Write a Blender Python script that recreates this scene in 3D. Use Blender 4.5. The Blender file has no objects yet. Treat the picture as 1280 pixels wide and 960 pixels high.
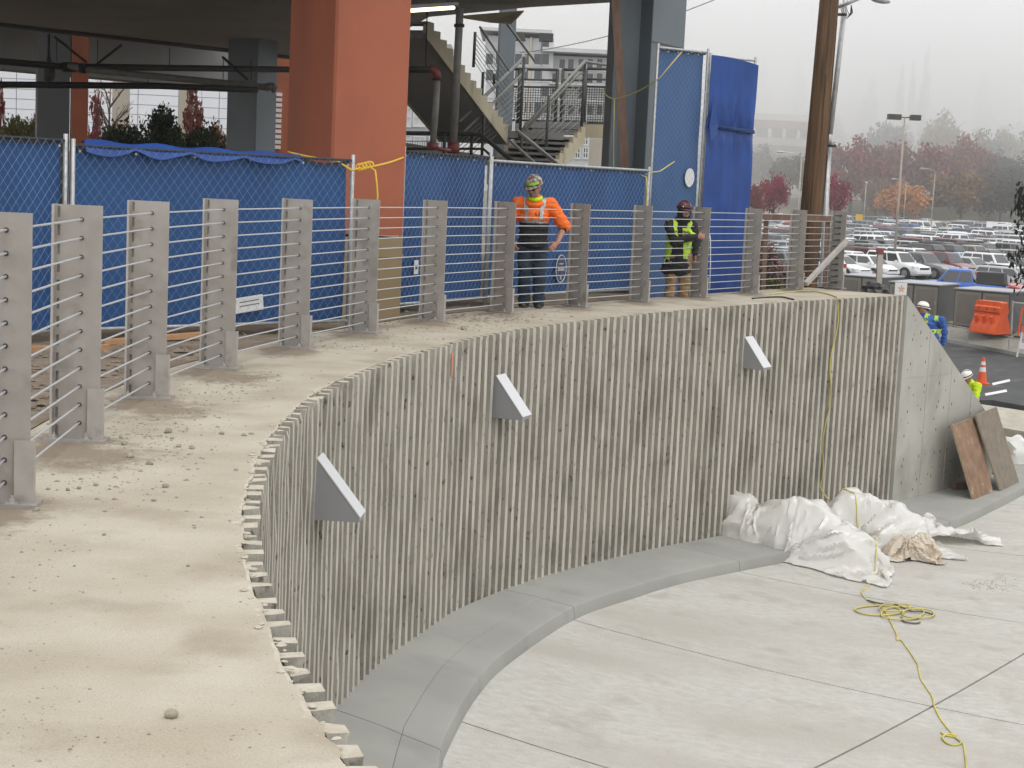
import bpy, bmesh, math, random
from mathutils import Vector, Matrix, noise
R = math.radians
rnd = random.Random(7)
scene = bpy.context.scene
col = scene.collection

# ------------------------------------------------------------------ camera
FPX, PITCH, ROLL, HC = 2045.6, 0.122766, 0.0464686, 1.61507
cf = Vector((0, math.cos(PITCH), -math.sin(PITCH)))
cu0 = Vector((0, math.sin(PITCH), math.cos(PITCH)))
cr = Vector((1, 0, 0)) * math.cos(ROLL) + cu0 * math.sin(ROLL)
cu = -Vector((1, 0, 0)) * math.sin(ROLL) + cu0 * math.cos(ROLL)
cam_d = bpy.data.cameras.new("camera")
cam_d.sensor_width = 36.0
cam_d.lens = FPX * 36.0 / 1280.0
cam_d.clip_end = 6000
cam_d.clip_start = 0.1
cam = bpy.data.objects.new("camera", cam_d)
col.objects.link(cam)
M = Matrix((cr, cu, -cf)).transposed().to_4x4()
M.translation = Vector((0, 0, HC))
cam.matrix_world = M
scene.camera = cam

# ------------------------------------------------------------------ light
SUN_EL, SUN_AZ = R(70), R(150)          # azimuth clockwise from +Y
world = bpy.data.worlds.new("World")
scene.world = world
world.use_nodes = True
nt = world.node_tree
nt.nodes.clear()
w_out = nt.nodes.new("ShaderNodeOutputWorld")
w_bg = nt.nodes.new("ShaderNodeBackground")
w_sky = nt.nodes.new("ShaderNodeTexSky")
w_sky.sky_type = 'NISHITA'
w_sky.sun_disc = False
w_sky.sun_elevation = SUN_EL
w_sky.sun_rotation = SUN_AZ
w_sky.dust_density = 4.0
w_hs = nt.nodes.new("ShaderNodeHueSaturation")
w_hs.inputs["Saturation"].default_value = 0.06     # cloud cover: the blue is gone
w_mix = nt.nodes.new("ShaderNodeMix")
w_mix.data_type = 'RGBA'
w_mix.inputs[0].default_value = 0.72
w_mix.inputs[7].default_value = (16.6, 16.7, 16.9, 1)   # even overcast layer
nt.links.new(w_sky.outputs[0], w_hs.inputs["Color"])
nt.links.new(w_hs.outputs[0], w_mix.inputs[6])
nt.links.new(w_mix.outputs[2], w_bg.inputs[0])
w_bg.inputs[1].default_value = 0.10
nt.links.new(w_bg.outputs[0], w_out.inputs[0])

sun_d = bpy.data.lights.new("sun", 'SUN')
sun_d.energy = 0.75
sun_d.angle = R(24)
sun_d.color = (1.0, 0.965, 0.91)
sun = bpy.data.objects.new("sun", sun_d)
sdir = Vector((math.sin(SUN_AZ) * math.cos(SUN_EL), math.cos(SUN_AZ) * math.cos(SUN_EL), math.sin(SUN_EL)))
sun.rotation_euler = (-sdir).to_track_quat('-Z', 'Y').to_euler()
sun.location = (0, 0, 60)
col.objects.link(sun)
scene.view_settings.view_transform = 'Standard'
scene.view_settings.look = 'None'
scene.view_settings.gamma = 1.0
scene.view_settings.exposure = 0.0
scene.view_settings.use_curve_mapping = False
scene.render.engine = 'CYCLES'
scene.cycles.use_denoising = True
scene.cycles.max_bounces = 8
scene.cycles.diffuse_bounces = 3
scene.cycles.glossy_bounces = 2
scene.cycles.transmission_bounces = 3
scene.cycles.volume_bounces = 4
scene.cycles.transparent_max_bounces = 6
scene.cycles.use_adaptive_sampling = True
scene.cycles.caustics_reflective = False
scene.cycles.caustics_refractive = False

# ------------------------------------------------------------------ helpers
def at(px, py, d):
    """Survey helper: the point seen at photo pixel (px, py), d metres north of the camera."""
    v = cr * ((px - 640) / FPX) - cu * ((py - 480) / FPX) + cf
    return Vector((0, 0, HC)) + v * (d / v.y)

def F(x):                                  # height of the sidewalk at the foot of the wall
    x = min(x, 8.1)
    return -2.925 - 0.17 * x + 0.0105 * x * x

def tag(o, label=None, cat=None, group=None, kind=None):
    if label: o["label"] = label
    if cat: o["category"] = cat
    if group: o["group"] = group
    if kind: o["kind"] = kind
    return o

def thing(name, label, cat, loc=(0, 0, 0), rz=0.0, group=None):
    o = bpy.data.objects.new(name, None)
    o.empty_display_size = 0.2
    o.location = loc
    o.rotation_euler = (0, 0, rz)
    col.objects.link(o)
    return tag(o, label, cat, group)

def link_mesh(name, me, parent=None):
    o = bpy.data.objects.new(name, me)
    col.objects.link(o)
    if parent: o.parent = parent
    return o

class MB:
    def __init__(s):
        s.v, s.f, s.m = [], [], []
    def add(s, vs, fs, mi=0):
        b = len(s.v)
        s.v += [Vector(v) for v in vs]
        for f in fs:
            s.f.append([b + i for i in f]); s.m.append(mi)
        return s
    def box(s, c, d, rot=None, mi=0):
        c = Vector(c); hx, hy, hz = d[0] / 2, d[1] / 2, d[2] / 2
        vs = [Vector((x, y, z)) for x in (-hx, hx) for y in (-hy, hy) for z in (-hz, hz)]
        if rot is not None: vs = [rot @ v for v in vs]
        return s.add([c + v for v in vs], [(0, 1, 3, 2), (4, 6, 7, 5), (0, 4, 5, 1), (2, 3, 7, 6), (0, 2, 6, 4), (1, 5, 7, 3)], mi)
    def hexa(s, lo, hi, mi=0):             # two matching loops (bottom, top)
        n = len(lo)
        fs = [tuple(range(n))[::-1], tuple(range(n, 2 * n))]
        for i in range(n):
            j = (i + 1) % n
            fs.append((i, j, n + j, n + i))
        return s.add(list(lo) + list(hi), fs, mi)
    def prism(s, poly, z0, z1, mi=0):
        return s.hexa([Vector((p[0], p[1], z0)) for p in poly], [Vector((p[0], p[1], z1)) for p in poly], mi)
    def bar(s, a, b, w, h, mi=0, up=(0, 0, 1)):   # rectangular bar from a to b
        a, b = Vector(a), Vector(b)
        t = (b - a).normalized(); u = Vector(up)
        sx = t.cross(u)
        if sx.length < 1e-4: sx = t.cross(Vector((0, 1, 0)))
        sx.normalize(); u = sx.cross(t)
        q = [sx * (w / 2) + u * (h / 2), -sx * (w / 2) + u * (h / 2), -sx * (w / 2) - u * (h / 2), sx * (w / 2) - u * (h / 2)]
        return s.hexa([a + k for k in q], [b + k for k in q], mi)
    def tube(s, pts, r, n=6, mi=0, cap=True):
        pts = [Vector(p) for p in pts]
        rs = r if isinstance(r, (list, tuple)) else [r] * len(pts)
        b = len(s.v); ref = None
        for i, p in enumerate(pts):
            t = (pts[min(i + 1, len(pts) - 1)] - pts[max(i - 1, 0)]).normalized()
            if ref is None:
                ref = t.cross(Vector((0, 0, 1)))
                if ref.length < 1e-3: ref = t.cross(Vector((0, 1, 0)))
            ref = (ref - t * ref.dot(t)).normalized()
            w = t.cross(ref)
            for k in range(n):
                a = 2 * math.pi * k / n
                s.v.append(p + (ref * math.cos(a) + w * math.sin(a)) * rs[i])
        for i in range(len(pts) - 1):
            for k in range(n):
                s.f.append([b + i * n + k, b + i * n + (k + 1) % n, b + (i + 1) * n + (k + 1) % n, b + (i + 1) * n + k]); s.m.append(mi)
        if cap:
            s.f.append([b + k for k in range(n)][::-1]); s.m.append(mi)
            e = b + (len(pts) - 1) * n
            s.f.append([e + k for k in range(n)]); s.m.append(mi)
        return s
    def ell(s, c, r, rot=None, nu=14, nv=9, mi=0, fn=None):
        c = Vector(c); b = len(s.v)
        if not isinstance(r, (tuple, list)): r = (r, r, r)
        for j in range(nv + 1):
            th = math.pi * j / nv
            for i in range(nu):
                ph = 2 * math.pi * i / nu
                v = Vector((math.sin(th) * math.cos(ph), math.sin(th) * math.sin(ph), math.cos(th)))
                if fn: v = fn(v)
                v = Vector((v.x * r[0], v.y * r[1], v.z * r[2]))
                if rot is not None: v = rot @ v
                s.v.append(c + v)
        for j in range(nv):
            for i in range(nu):
                s.f.append([b + j * nu + i, b + (j + 1) * nu + i, b + (j + 1) * nu + (i + 1) % nu, b + j * nu + (i + 1) % nu]); s.m.append(mi)
        return s
    def build(s, name, mats, parent=None, smooth=False, world=True, angle=None):
        if not isinstance(mats, (list, tuple)): mats = [mats]
        me = bpy.data.meshes.new(name)
        vs = s.v
        if parent is not None and world:
            chain = Matrix.Identity(4); p = parent
            while p is not None:
                chain = p.matrix_basis @ chain; p = p.parent
            inv = chain.inverted()
            vs = [inv @ v for v in vs]
        me.from_pydata([tuple(v) for v in vs], [], s.f)
        for m in mats: me.materials.append(m)
        me.polygons.foreach_set("material_index", s.m)
        bm = bmesh.new(); bm.from_mesh(me)
        bmesh.ops.recalc_face_normals(bm, faces=bm.faces)
        bm.to_mesh(me); bm.free()
        if smooth or angle:
            me.polygons.foreach_set("use_smooth", [True] * len(me.polygons))
            if angle: me.set_sharp_from_angle(angle=R(angle))
        me.update()
        return link_mesh(name, me, parent)

def copy_tree(o, parent=None):
    c = o.copy(); col.objects.link(c)
    if parent: c.parent = parent
    for ch in list(o.children): copy_tree(ch, c)
    return c

def spline(pts, step):
    """Catmull-Rom through 2-D points, resampled at even arc length."""
    P = [Vector((p[0], p[1], 0)) for p in pts]
    P = [P[0] * 2 - P[1]] + P + [P[-1] * 2 - P[-2]]
    out = []
    for i in range(1, len(P) - 2):
        a, b, c, d = P[i - 1:i + 3]
        for k in range(40):
            t = k / 40
            out.append(0.5 * ((2 * b) + (c - a) * t + (2 * a - 5 * b + 4 * c - d) * t * t + (3 * b - a - 3 * c + d) * t ** 3))
    out.append(P[-2])
    res = [out[0]]; acc = 0
    for i in range(1, len(out)):
        seg = (out[i] - out[i - 1]).length
        while acc + seg >= step:
            f = (step - acc) / seg
            q = out[i - 1].lerp(out[i], f)
            res.append(q); out[i - 1] = q
            seg = (out[i] - q).length; acc = 0
        acc += seg
    return res

def tang(L, i):
    return (L[min(i + 1, len(L) - 1)] - L[max(i - 1, 0)]).normalized()

# ------------------------------------------------------------------ materials
def mat(name, c1, c2=None, scale=4.0, rough=0.8, metal=0.0, bump=0.0, bscale=60.0, stretch=(1, 1, 1), detail=6,
        c3=None, c3scale=2.0, c3lo=0.55, c3hi=0.7, grain=0.0, objcol=False, trans=0.0, spec=0.5, lo=0.35, hi=0.65, c3stretch=None, emit=None, objspace=False, c4=None, c4scale=12.0, c4lo=.62, c4hi=.68, c4stretch=(1, 1, 1)):
    m = bpy.data.materials.new(name); m.use_nodes = True
    n = m.node_tree.nodes; l = m.node_tree.links
    b = n["Principled BSDF"]
    b.inputs["Roughness"].default_value = rough
    b.inputs["Metallic"].default_value = metal
    b.inputs["Specular IOR Level"].default_value = spec
    if objspace:
        pos = n.new("ShaderNodeTexCoord").outputs["Object"]
    else:
        pos = n.new("ShaderNodeNewGeometry").outputs["Position"]
    def mapped(st):
        mp = n.new("ShaderNodeMapping"); mp.inputs["Scale"].default_value = st
        l.new(pos, mp.inputs[0]); return mp.outputs[0]
    def noise_n(sc, det, st):
        t = n.new("ShaderNodeTexNoise"); t.inputs["Scale"].default_value = sc; t.inputs["Detail"].default_value = det
        l.new(mapped(st), t.inputs["Vector"]); return t.outputs[0]
    def mix(fac, a, bb, mode='MIX'):
        x = n.new("ShaderNodeMix"); x.data_type = 'RGBA'; x.blend_type = mode
        for sock, v in ((x.inputs[0], fac), (x.inputs[6], a), (x.inputs[7], bb)):
            if hasattr(v, "links"): l.new(v, sock)
            elif isinstance(v, (int, float)): sock.default_value = v
            else: sock.default_value = (*v, 1)
        return x.outputs[2]
    def ramp(v, a, c):
        r = n.new("ShaderNodeMapRange"); r.inputs[1].default_value = a; r.inputs[2].default_value = c
        l.new(v, r.inputs[0]); return r.outputs[0]
    cur = c1
    if objcol:
        oi = n.new("ShaderNodeObjectInfo"); cur = oi.outputs["Color"]
        if c2 is not None:
            cur = mix(ramp(noise_n(scale, detail, stretch), lo, hi), cur, mix(1.0, cur, c2, 'MULTIPLY'))
    elif c2 is not None:
        cur = mix(ramp(noise_n(scale, detail, stretch), lo, hi), c1, c2)
    if c3 is not None:
        cur = mix(ramp(noise_n(c3scale, 8, c3stretch or stretch), c3lo, c3hi), cur, c3)
    if c4 is not None:
        cur = mix(ramp(noise_n(c4scale, 4, c4stretch), c4lo, c4hi), cur, c4)
    if grain:
        g = ramp(noise_n(140, 3, (1, 1, 1)), 0.25, 0.75)
        k = n.new("ShaderNodeMath"); k.operation = 'MULTIPLY_ADD'; k.inputs[1].default_value = 2 * grain; k.inputs[2].default_value = 1 - grain
        l.new(g, k.inputs[0])
        cur = mix(1.0, cur, k.outputs[0], 'MULTIPLY')
    if hasattr(cur, "links"): l.new(cur, b.inputs["Base Color"])
    else: b.inputs["Base Color"].default_value = (*cur, 1)
    if bump:
        bp = n.new("ShaderNodeBump"); bp.inputs["Strength"].default_value = bump; bp.inputs["Distance"].default_value = 0.02
        l.new(noise_n(bscale, 5, stretch), bp.inputs["Height"]); l.new(bp.outputs[0], b.inputs["Normal"])
    if trans:
        b.inputs["Transmission Weight"].default_value = trans
    if emit:
        b.inputs["Emission Color"].default_value = (*emit[0], 1); b.inputs["Emission Strength"].default_value = emit[1]
    return m

M_deck = mat("sandy_concrete", (.38, .334, .255), (.47, .427, .347), scale=1.6, rough=.95, bump=.25, bscale=45, c3=(.31, .265, .195), c3scale=1.5, c3lo=.54, c3hi=.72, grain=.14, c4=(.24, .20, .145), c4scale=38, c4lo=.66, c4hi=.74)
M_lump = mat("pale_mortar", (.52, .48, .40), (.43, .385, .305), scale=14, rough=.95, bump=.6, bscale=40)
M_rib = mat("ribbed_concrete", (.325, .302, .255), (.415, .39, .335), scale=2.6, rough=.92, bump=.35, bscale=35, stretch=(1, 1, .35), detail=9,  # rib sides coloured darker than the noses, as shade between the ribs
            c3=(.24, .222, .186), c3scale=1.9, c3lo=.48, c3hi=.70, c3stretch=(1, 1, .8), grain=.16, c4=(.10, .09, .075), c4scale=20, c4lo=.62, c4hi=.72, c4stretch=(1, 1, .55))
M_nose = mat("lit_nose_concrete", (.43, .402, .342), (.53, .50, .432), scale=4.0, rough=.9, bump=.3, bscale=35, stretch=(1, 1, .3), detail=9,  # noses coloured paler: the light on the open rib fronts is painted in
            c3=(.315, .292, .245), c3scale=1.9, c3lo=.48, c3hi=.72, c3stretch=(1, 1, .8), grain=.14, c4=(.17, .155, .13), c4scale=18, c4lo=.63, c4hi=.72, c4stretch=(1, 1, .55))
M_groove = mat("groove_shade_concrete", (.235, .213, .173), (.325, .298, .248), scale=2.2, rough=.95, bump=.4, bscale=35, stretch=(1, 1, .4),  # darkest of the three: the shade inside the grooves is put into the colour
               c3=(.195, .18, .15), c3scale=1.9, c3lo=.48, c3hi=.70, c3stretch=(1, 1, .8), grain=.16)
M_wing = mat("smooth_concrete", (.37, .36, .315), (.44, .43, .385), scale=1.4, rough=.85, bump=.12, bscale=30, c3=(.26, .25, .215), c3scale=1.3, c3lo=.52, c3hi=.74, grain=.08, c3stretch=(1, 1, .6))
M_hole = mat("dark_pit", (.11, .10, .085), rough=1)
M_walk = mat("grey_walk_concrete", (.272, .272, .25), (.315, .315, .289), scale=1.1, rough=.88, bump=.10, bscale=120, grain=.06, c3=(.245, .243, .222), c3scale=1.4, c3lo=.56, c3hi=.75)
M_road = mat("pale_road_concrete", (.43, .414, .375), (.50, .488, .452), scale=10, rough=.92, bump=.30, bscale=70, stretch=(.8, 1.3, 1), detail=13, c4=(.37, .345, .30), c4scale=2.4, c4lo=.55, c4hi=.78, c3=(.405, .38, .335), c3scale=.55, c3lo=.45, c3hi=.70, c3stretch=(.6, 1.5, 1), grain=.26, lo=.32, hi=.66)
M_bed = mat("joint_filler", (.10, .085, .065), (.16, .13, .10), scale=9, rough=1)
M_dirt = mat("brown_dirt", (.16, .125, .09), (.25, .20, .15), scale=3, rough=1, bump=.8, bscale=18, grain=.2)
M_peb = mat("pebble", (.19, .165, .13), (.32, .28, .22), scale=25, rough=.95)
M_rock = mat("stone", (.24, .22, .18), (.34, .31, .25), scale=18, rough=.85, bump=.2, bscale=60)
M_steel = mat("mill_steel", (.325, .298, .268), (.39, .365, .335), scale=5, rough=.55, metal=.25, c3=(.275, .25, .22), c3scale=4, c3lo=.58, c3hi=.68, bump=.05)
M_steeledge = mat("steel_bright", (.40, .37, .335), (.47, .44, .405), scale=9, rough=.5, metal=.25)
M_bracket = mat("bracket_steel", (.37, .345, .315), (.43, .405, .375), scale=9, rough=.5, metal=.25, c3=(.27, .245, .22), c3scale=6, c3lo=.56, c3hi=.7)
M_cable = mat("cable_steel", (.56, .575, .59), rough=.35, metal=.35)
M_bolt = mat("zinc_bolt", (.52, .51, .49), (.4, .38, .35), scale=30, rough=.45, metal=.5)
M_galv = mat("galvanised_tube", (.50, .51, .51), (.38, .38, .37), scale=12, rough=.45, metal=.45)
M_wire = mat("chain_wire", (.17, .26, .40), rough=.5, metal=.2)
M_tarp = mat("blue_tarp", (.007, .050, .168), (.014, .075, .222), scale=1.3, rough=.6, stretch=(1, 1, .4), bump=.25, bscale=9)
M_tarp2 = mat("bright_blue_tarp", (.008, .058, .27), (.006, .042, .20), scale=3.0, rough=.45, bump=.3, bscale=8, stretch=(1, 1, .5))
M_tarpw = mat("faded_tarp", (.045, .105, .24), (.060, .125, .27), scale=2.0, rough=.7, stretch=(1, 1, .4), bump=.2, bscale=9)
M_hem = mat("dark_hem", (.03, .035, .045), rough=.8)
M_orange = mat("terracotta_paint", (.345, .098, .046), (.385, .112, .054), scale=.8, rough=.62, bump=.05, bscale=50, c3=(.26, .083, .045), c3scale=1.3, c3lo=.46, c3hi=.75, c3stretch=(1, 1, .2), grain=.04)
M_tan = mat("tan_paint", (.27, .20, .11), (.31, .235, .135), scale=1.5, rough=.7)
M_blue = mat("slate_paint", (.115, .14, .155), (.135, .16, .175), scale=1, rough=.55)
M_soffit = mat("soffit_concrete", (.225, .225, .22), (.27, .27, .26), scale=.5, rough=.9)
M_dsteel = mat("dark_steel", (.055, .055, .05), rough=.55, metal=.2)
M_pipe = mat("black_pipe", (.02, .02, .02), rough=.6)
M_gpipe = mat("grey_pipe", (.17, .165, .15), (.21, .2, .185), scale=8, rough=.55)
M_redpipe = mat("red_fitting", (.16, .03, .025), rough=.5)
M_cream = mat("cream_stair", (.46, .41, .29), (.40, .35, .24), scale=2, rough=.8, c3=(.22, .19, .13), c3scale=2.5, c3lo=.6, c3hi=.75, stretch=(1, 1, .4))
M_rail = mat("grey_rail", (.21, .205, .185), rough=.45, metal=.3)
M_lamp = mat("lit_tube", (.9, .85, .7), emit=((1.0, .82, .5), 3.0))
M_white = mat("white_board", (.75, .75, .74), rough=.6)
M_wedgeS = mat("fixture_grey", (.30, .30, .31), rough=.5, metal=.15)
M_wood = mat("fir_timber", (.42, .22, .10), (.52, .30, .15), scale=6, rough=.8, stretch=(1, 1, 1))
M_brace = mat("weathered_timber", (.17, .10, .07), (.23, .15, .11), scale=4, rough=.85, stretch=(3, 3, .3))
M_pole = mat("creosote_pole", (.085, .045, .020), (.15, .082, .036), scale=5, rough=.85, stretch=(4, 4, .18), bump=.5, bscale=14, c3=(.05, .032, .018), c3scale=4, c3lo=.55, c3hi=.7, c3stretch=(3, 3, .15))
M_ply1 = mat("rusty_board", (.175, .098, .055), (.265, .165, .10), scale=5, rough=.75, c3=(.58, .49, .38), c3scale=5, c3lo=.66, c3hi=.74, grain=.1)
M_ply2 = mat("grey_board", (.16, .13, .095), (.21, .175, .13), scale=6, rough=.75, c3=(.30, .26, .20), c3scale=5, c3lo=.66, c3hi=.76, grain=.1)
M_edge = mat("board_edge", (.34, .28, .20), (.26, .21, .15), scale=20, rough=.9)
M_rope = mat("yellow_rope", (.75, .47, .05), rough=.7)
M_rope2 = mat("faded_yellow_rope", (.55, .47, .17), rough=.8)
M_cord = mat("yellow_cord", (.62, .52, .10), (.42, .37, .12), scale=3, rough=.5)
M_cordd = mat("shadowed_cord", (.10, .095, .07), rough=.6)  # dark tone for the cord lengths in shadow
M_black = mat("black_plastic", (.015, .015, .017), rough=.4)
M_asph = mat("asphalt", (.055, .056, .058), (.075, .076, .078), scale=2, rough=.9, grain=.2, bump=.2, bscale=60, c3=(.11, .11, .11), c3scale=1.2, c3lo=.58, c3hi=.7)
M_lot = mat("lot_asphalt", (.075, .076, .08), (.095, .096, .10), scale=.3, rough=.85)
M_gravel = mat("pale_gravel", (.46, .43, .36), (.36, .33, .27), scale=3, rough=.95, bump=.5, bscale=30, grain=.2)
M_grass = mat("dry_grass", (.10, .095, .05), (.14, .12, .065), scale=.4, rough=1)
M_paint = mat("white_line", (.7, .7, .68), rough=.8)
M_leafm = mat("leaf_print", (.62, .26, .10), rough=.7)
M_coneo = mat("cone_orange", (.75, .10, .025), rough=.5)
M_barr = mat("barrier_orange", (.78, .115, .02), (.66, .09, .02), scale=5, rough=.5)
M_lock = mat("locker_panel", (.22, .20, .175), (.25, .23, .20), scale=2, rough=.45, metal=.3)
M_lockf = mat("locker_frame", (.30, .28, .25), rough=.45, metal=.3)
M_lockd = mat("locker_side", (.085, .085, .08), rough=.5)
M_locktop = mat("locker_top", (.34, .36, .38), rough=.4, metal=.3)
M_spray = mat("orange_spray", (.72, .20, .07), (.55, .3, .2), scale=14, rough=.9)
M_bldg = mat("pale_facade", (.55, .55, .55), (.60, .60, .60), scale=.3, rough=.8)
M_bldg2 = mat("grey_facade", (.32, .33, .34), (.36, .37, .38), scale=.3, rough=.8)
M_brick = mat("brick_facade", (.22, .13, .10), (.27, .165, .13), scale=.4, rough=.9)
M_conc_b = mat("tan_concrete", (.42, .38, .31), (.37, .33, .27), scale=.8, rough=.9)
M_panelw = mat("white_panel", (.72, .73, .76), (.76, .77, .79), scale=.3, rough=.6)
M_win = mat("window_glass", (.06, .075, .085), rough=.12)
M_winl = mat("pale_blind", (.55, .56, .56), rough=.4)
M_frame = mat("window_frame", (.62, .62, .60), rough=.6)
M_bark = mat("bark", (.07, .055, .04), (.11, .09, .07), scale=5, rough=.95)
M_leaf = mat("leaves", None, (.55, .6, .55), scale=1.1, rough=.75, objcol=True, spec=.2, objspace=True)
M_sheet = mat("clear_poly_sheet", (.86, .85, .82), (.78, .765, .72), scale=1.6, rough=.22, c3=(.56, .51, .42), c3scale=1.5, c3lo=.58, c3hi=.76, spec=.7)
_q = M_sheet.node_tree; _qb = _q.nodes["Principled BSDF"]; _tr = _q.nodes.new("ShaderNodeBsdfTranslucent"); _tr.inputs[0].default_value = (.75, .74, .71, 1); _ms = _q.nodes.new("ShaderNodeMixShader"); _ms.inputs[0].default_value = .28
_q.links.new(_qb.outputs[0], _ms.inputs[1]); _q.links.new(_tr.outputs[0], _ms.inputs[2]); _q.links.new(_ms.outputs[0], _q.nodes["Material Output"].inputs[0])
M_sheetb = mat("muddy_poly_sheet", (.66, .60, .50), (.50, .42, .32), scale=3.0, rough=.4)
M_carp = bpy.data.materials.new("car_paint")

# ------------------------------------------------------------------ shared curves
EDGE = [(2.2, .2), (1.35, 1.3), (.55, 2.6), (.0, 3.6), (-.30, 4.3), (-.50, 4.86), (-.69, 5.48), (-.93, 6.4), (-1.12, 7.3), (-1.27, 8.4), (-1.37, 9.5),
        (-1.415, 10.7), (-1.39, 11.84), (-1.28, 13.0), (-1.07, 14.3), (-.78, 15.5), (-.37, 17.0), (.34, 18.7), (1.15, 20.27), (2.10, 21.9), (3.46, 23.95), (5.04, 26.1), (6.60, 27.95)]
RP = [(-1.40, 2.1), (-1.75, 3.9), (-2.03, 5.72), (-2.24, 7.56), (-2.39, 9.43), (-2.41, 11.31), (-2.26, 13.2), (-1.89, 15.0), (-1.43, 16.79), (-.82, 18.55), (-.05, 20.2), (.93, 21.8),
      (1.88, 23.36), (2.89, 24.95), (3.90, 26.5), (4.87, 27.95), (5.78, 29.12)]
RIBP = 0.188
ribs = spline(EDGE[::-1], RIBP)[::-1]
fine = spline(EDGE[::-1], RIBP / 2)[::-1]
RDEPTH = 0.074
def edge_n(L, i):
    t = tang(L, i); return Vector((t.y, -t.x, 0))      # towards the road

# ------------------------------------------------------------------ retaining wall: body, ribs, deck
wall_t = thing("retaining_wall", "long curved concrete retaining wall with vertical ribs beside the new ramp", "wall", (3.0, 23.5, F(3.0)))
mb = MB(); loop = []
for i, p in enumerate(fine):
    n = edge_n(fine, i)
    q = p - n * RDEPTH
    loop.append((q, q - n * .28))
for i in range(len(loop) - 1):
    (a, b), (c, d) = loop[i], loop[i + 1]
    za, zc = F(a.x) - .3, F(c.x) - .3
    vs = [Vector((a.x, a.y, za)), Vector((c.x, c.y, zc)), Vector((d.x, d.y, zc)), Vector((b.x, b.y, za)),
          Vector((a.x, a.y, -.012)), Vector((c.x, c.y, -.012)), Vector((d.x, d.y, -.012)), Vector((b.x, b.y, -.012))]
    mb.add(vs, [(0, 1, 5, 4), (2, 3, 7, 6)])
    if i == 0: mb.add(vs, [(0, 4, 7, 3)])
    if i == len(loop) - 2: mb.add(vs, [(1, 2, 6, 5)])
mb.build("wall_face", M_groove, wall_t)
for i, p in enumerate(ribs):
    n = edge_n(ribs, i); t = tang(ribs, i)
    zb = F(p.x) - .06 + rnd.uniform(-.02, .02)
    zt = -.004 - abs(rnd.gauss(0, .006))
    mb = MB(); secs = []
    near = p.y < 13
    zs = [zb + (zt - .05 - zb) * q / 10 for q in range(11)] + [zt]; NZ = len(zs)
    for k, z in enumerate(zs):
        w0, w1 = .048, .036                       # half widths at root and nose
        j = (lambda s: rnd.uniform(-s, s)) if k >= NZ - 2 else ((lambda s: rnd.uniform(-s * .45, s * .45)) if rnd.random() > .12 else (lambda s: rnd.uniform(-s * 1.6, s * .2)))
        s = .010 if near else .005
        dd = RDEPTH + j(s)
        secs.append([p - n * (RDEPTH + .02) - t * (w0), p - n * (RDEPTH - dd) - t * (w1 + j(s)), p - n * (RDEPTH - dd) + t * (w1 + j(s)), p - n * (RDEPTH + .02) + t * w0])
        secs[-1] = [Vector((q.x, q.y, z + (rnd.uniform(-.012, .004) if (k == NZ - 1 and near) else 0))) for q in secs[-1]]
    b0 = [v for s_ in secs for v in s_]
    fs = [(3, 2, 1, 0)]
    for k in range(NZ - 1):
        for e in range(4):
            fs.append((k * 4 + e, k * 4 + (e + 1) % 4, k * 4 + 4 + (e + 1) % 4, k * 4 + 4 + e))
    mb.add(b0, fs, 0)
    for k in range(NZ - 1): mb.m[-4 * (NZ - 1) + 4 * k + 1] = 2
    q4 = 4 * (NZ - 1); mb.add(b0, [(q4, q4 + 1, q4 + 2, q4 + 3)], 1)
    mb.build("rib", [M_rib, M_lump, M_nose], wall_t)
# orange paint mark on one rib
iS = min(range(len(ribs)), key=lambda k: (ribs[k] - at(570, 445, 16.2)).to_2d().length)
pS = ribs[iS]; nS = edge_n(ribs, iS); tS = tang(ribs, iS)
mb = MB(); q = pS + nS * .012
mb.add([q - tS * .024 + Vector((0, 0, -.10)), q + tS * .026 + Vector((0, 0, -.09)), q + tS * .022 + Vector((0, 0, -.33)), q + tS * .004 + Vector((0, 0, -.37)), q - tS * .020 + Vector((0, 0, -.30))], [(0, 1, 2, 3, 4)])
mb.build("paint_mark", M_spray, wall_t)

# deck surface on top of the wall
backP = [(-1.5, -1.5)] + [(p[0] - .48, p[1] + (.05 if k > 7 else 0)) for k, p in enumerate(RP)] + [(6.1, 29.9)]
backL = spline(backP, .25)
fr = [Vector((2.9, -1.5, 0))] + fine
mb = MB()
nB = len(fr); verts = []; NC = 26
for i, p in enumerate(fr):
    if 0 < i:
        n = edge_n(fr, i)
        isrib = (i - 1) % 2 == 0
        ins = RDEPTH - .008 + (rnd.uniform(-.004, .022) if p.y < 13 else 0.0)
        e = p - n * ins
    else: e = p
    u = i / (nB - 1)
    bi = u * (len(backL) - 1); k = int(bi); g = backL[k].lerp(backL[min(k + 1, len(backL) - 1)], bi - k)
    # pick the nearest back point for regular cross sections
    g = min(backL, key=lambda b: (b - p).length) if p.y > 1.5 else g
    row = []
    for c in range(NC):
        q = e.lerp(g, 0 if c == 0 else ((c - 1 + .22 + .22 * noise.noise(p * 3.1)) / (NC - 2 + .22) if c == 1 else (c - .78) / (NC - 1.78)))
        z = .004 * noise.noise(q * 1.7) * (1 if 0 < c else 0) + .0015 * noise.noise(q * 9)
        row.append((q.x, q.y, z - (.004 if c == 0 else 0)))
    verts += row
    mb_last = row
fs = []
for i in range(nB - 1):
    for c in range(NC - 1):
        a = i * NC + c
        fs.append((a, a + 1, a + NC + 1, a + NC))
mb.add(verts, fs)
for k_ in range(len(fs)):
    c = k_ % (NC - 1); i = k_ // (NC - 1)
    if c == 0 and fr[i].y < 15 and noise.noise(fr[i] * 2.3) > -.12: mb.m[k_] = 1
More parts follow.
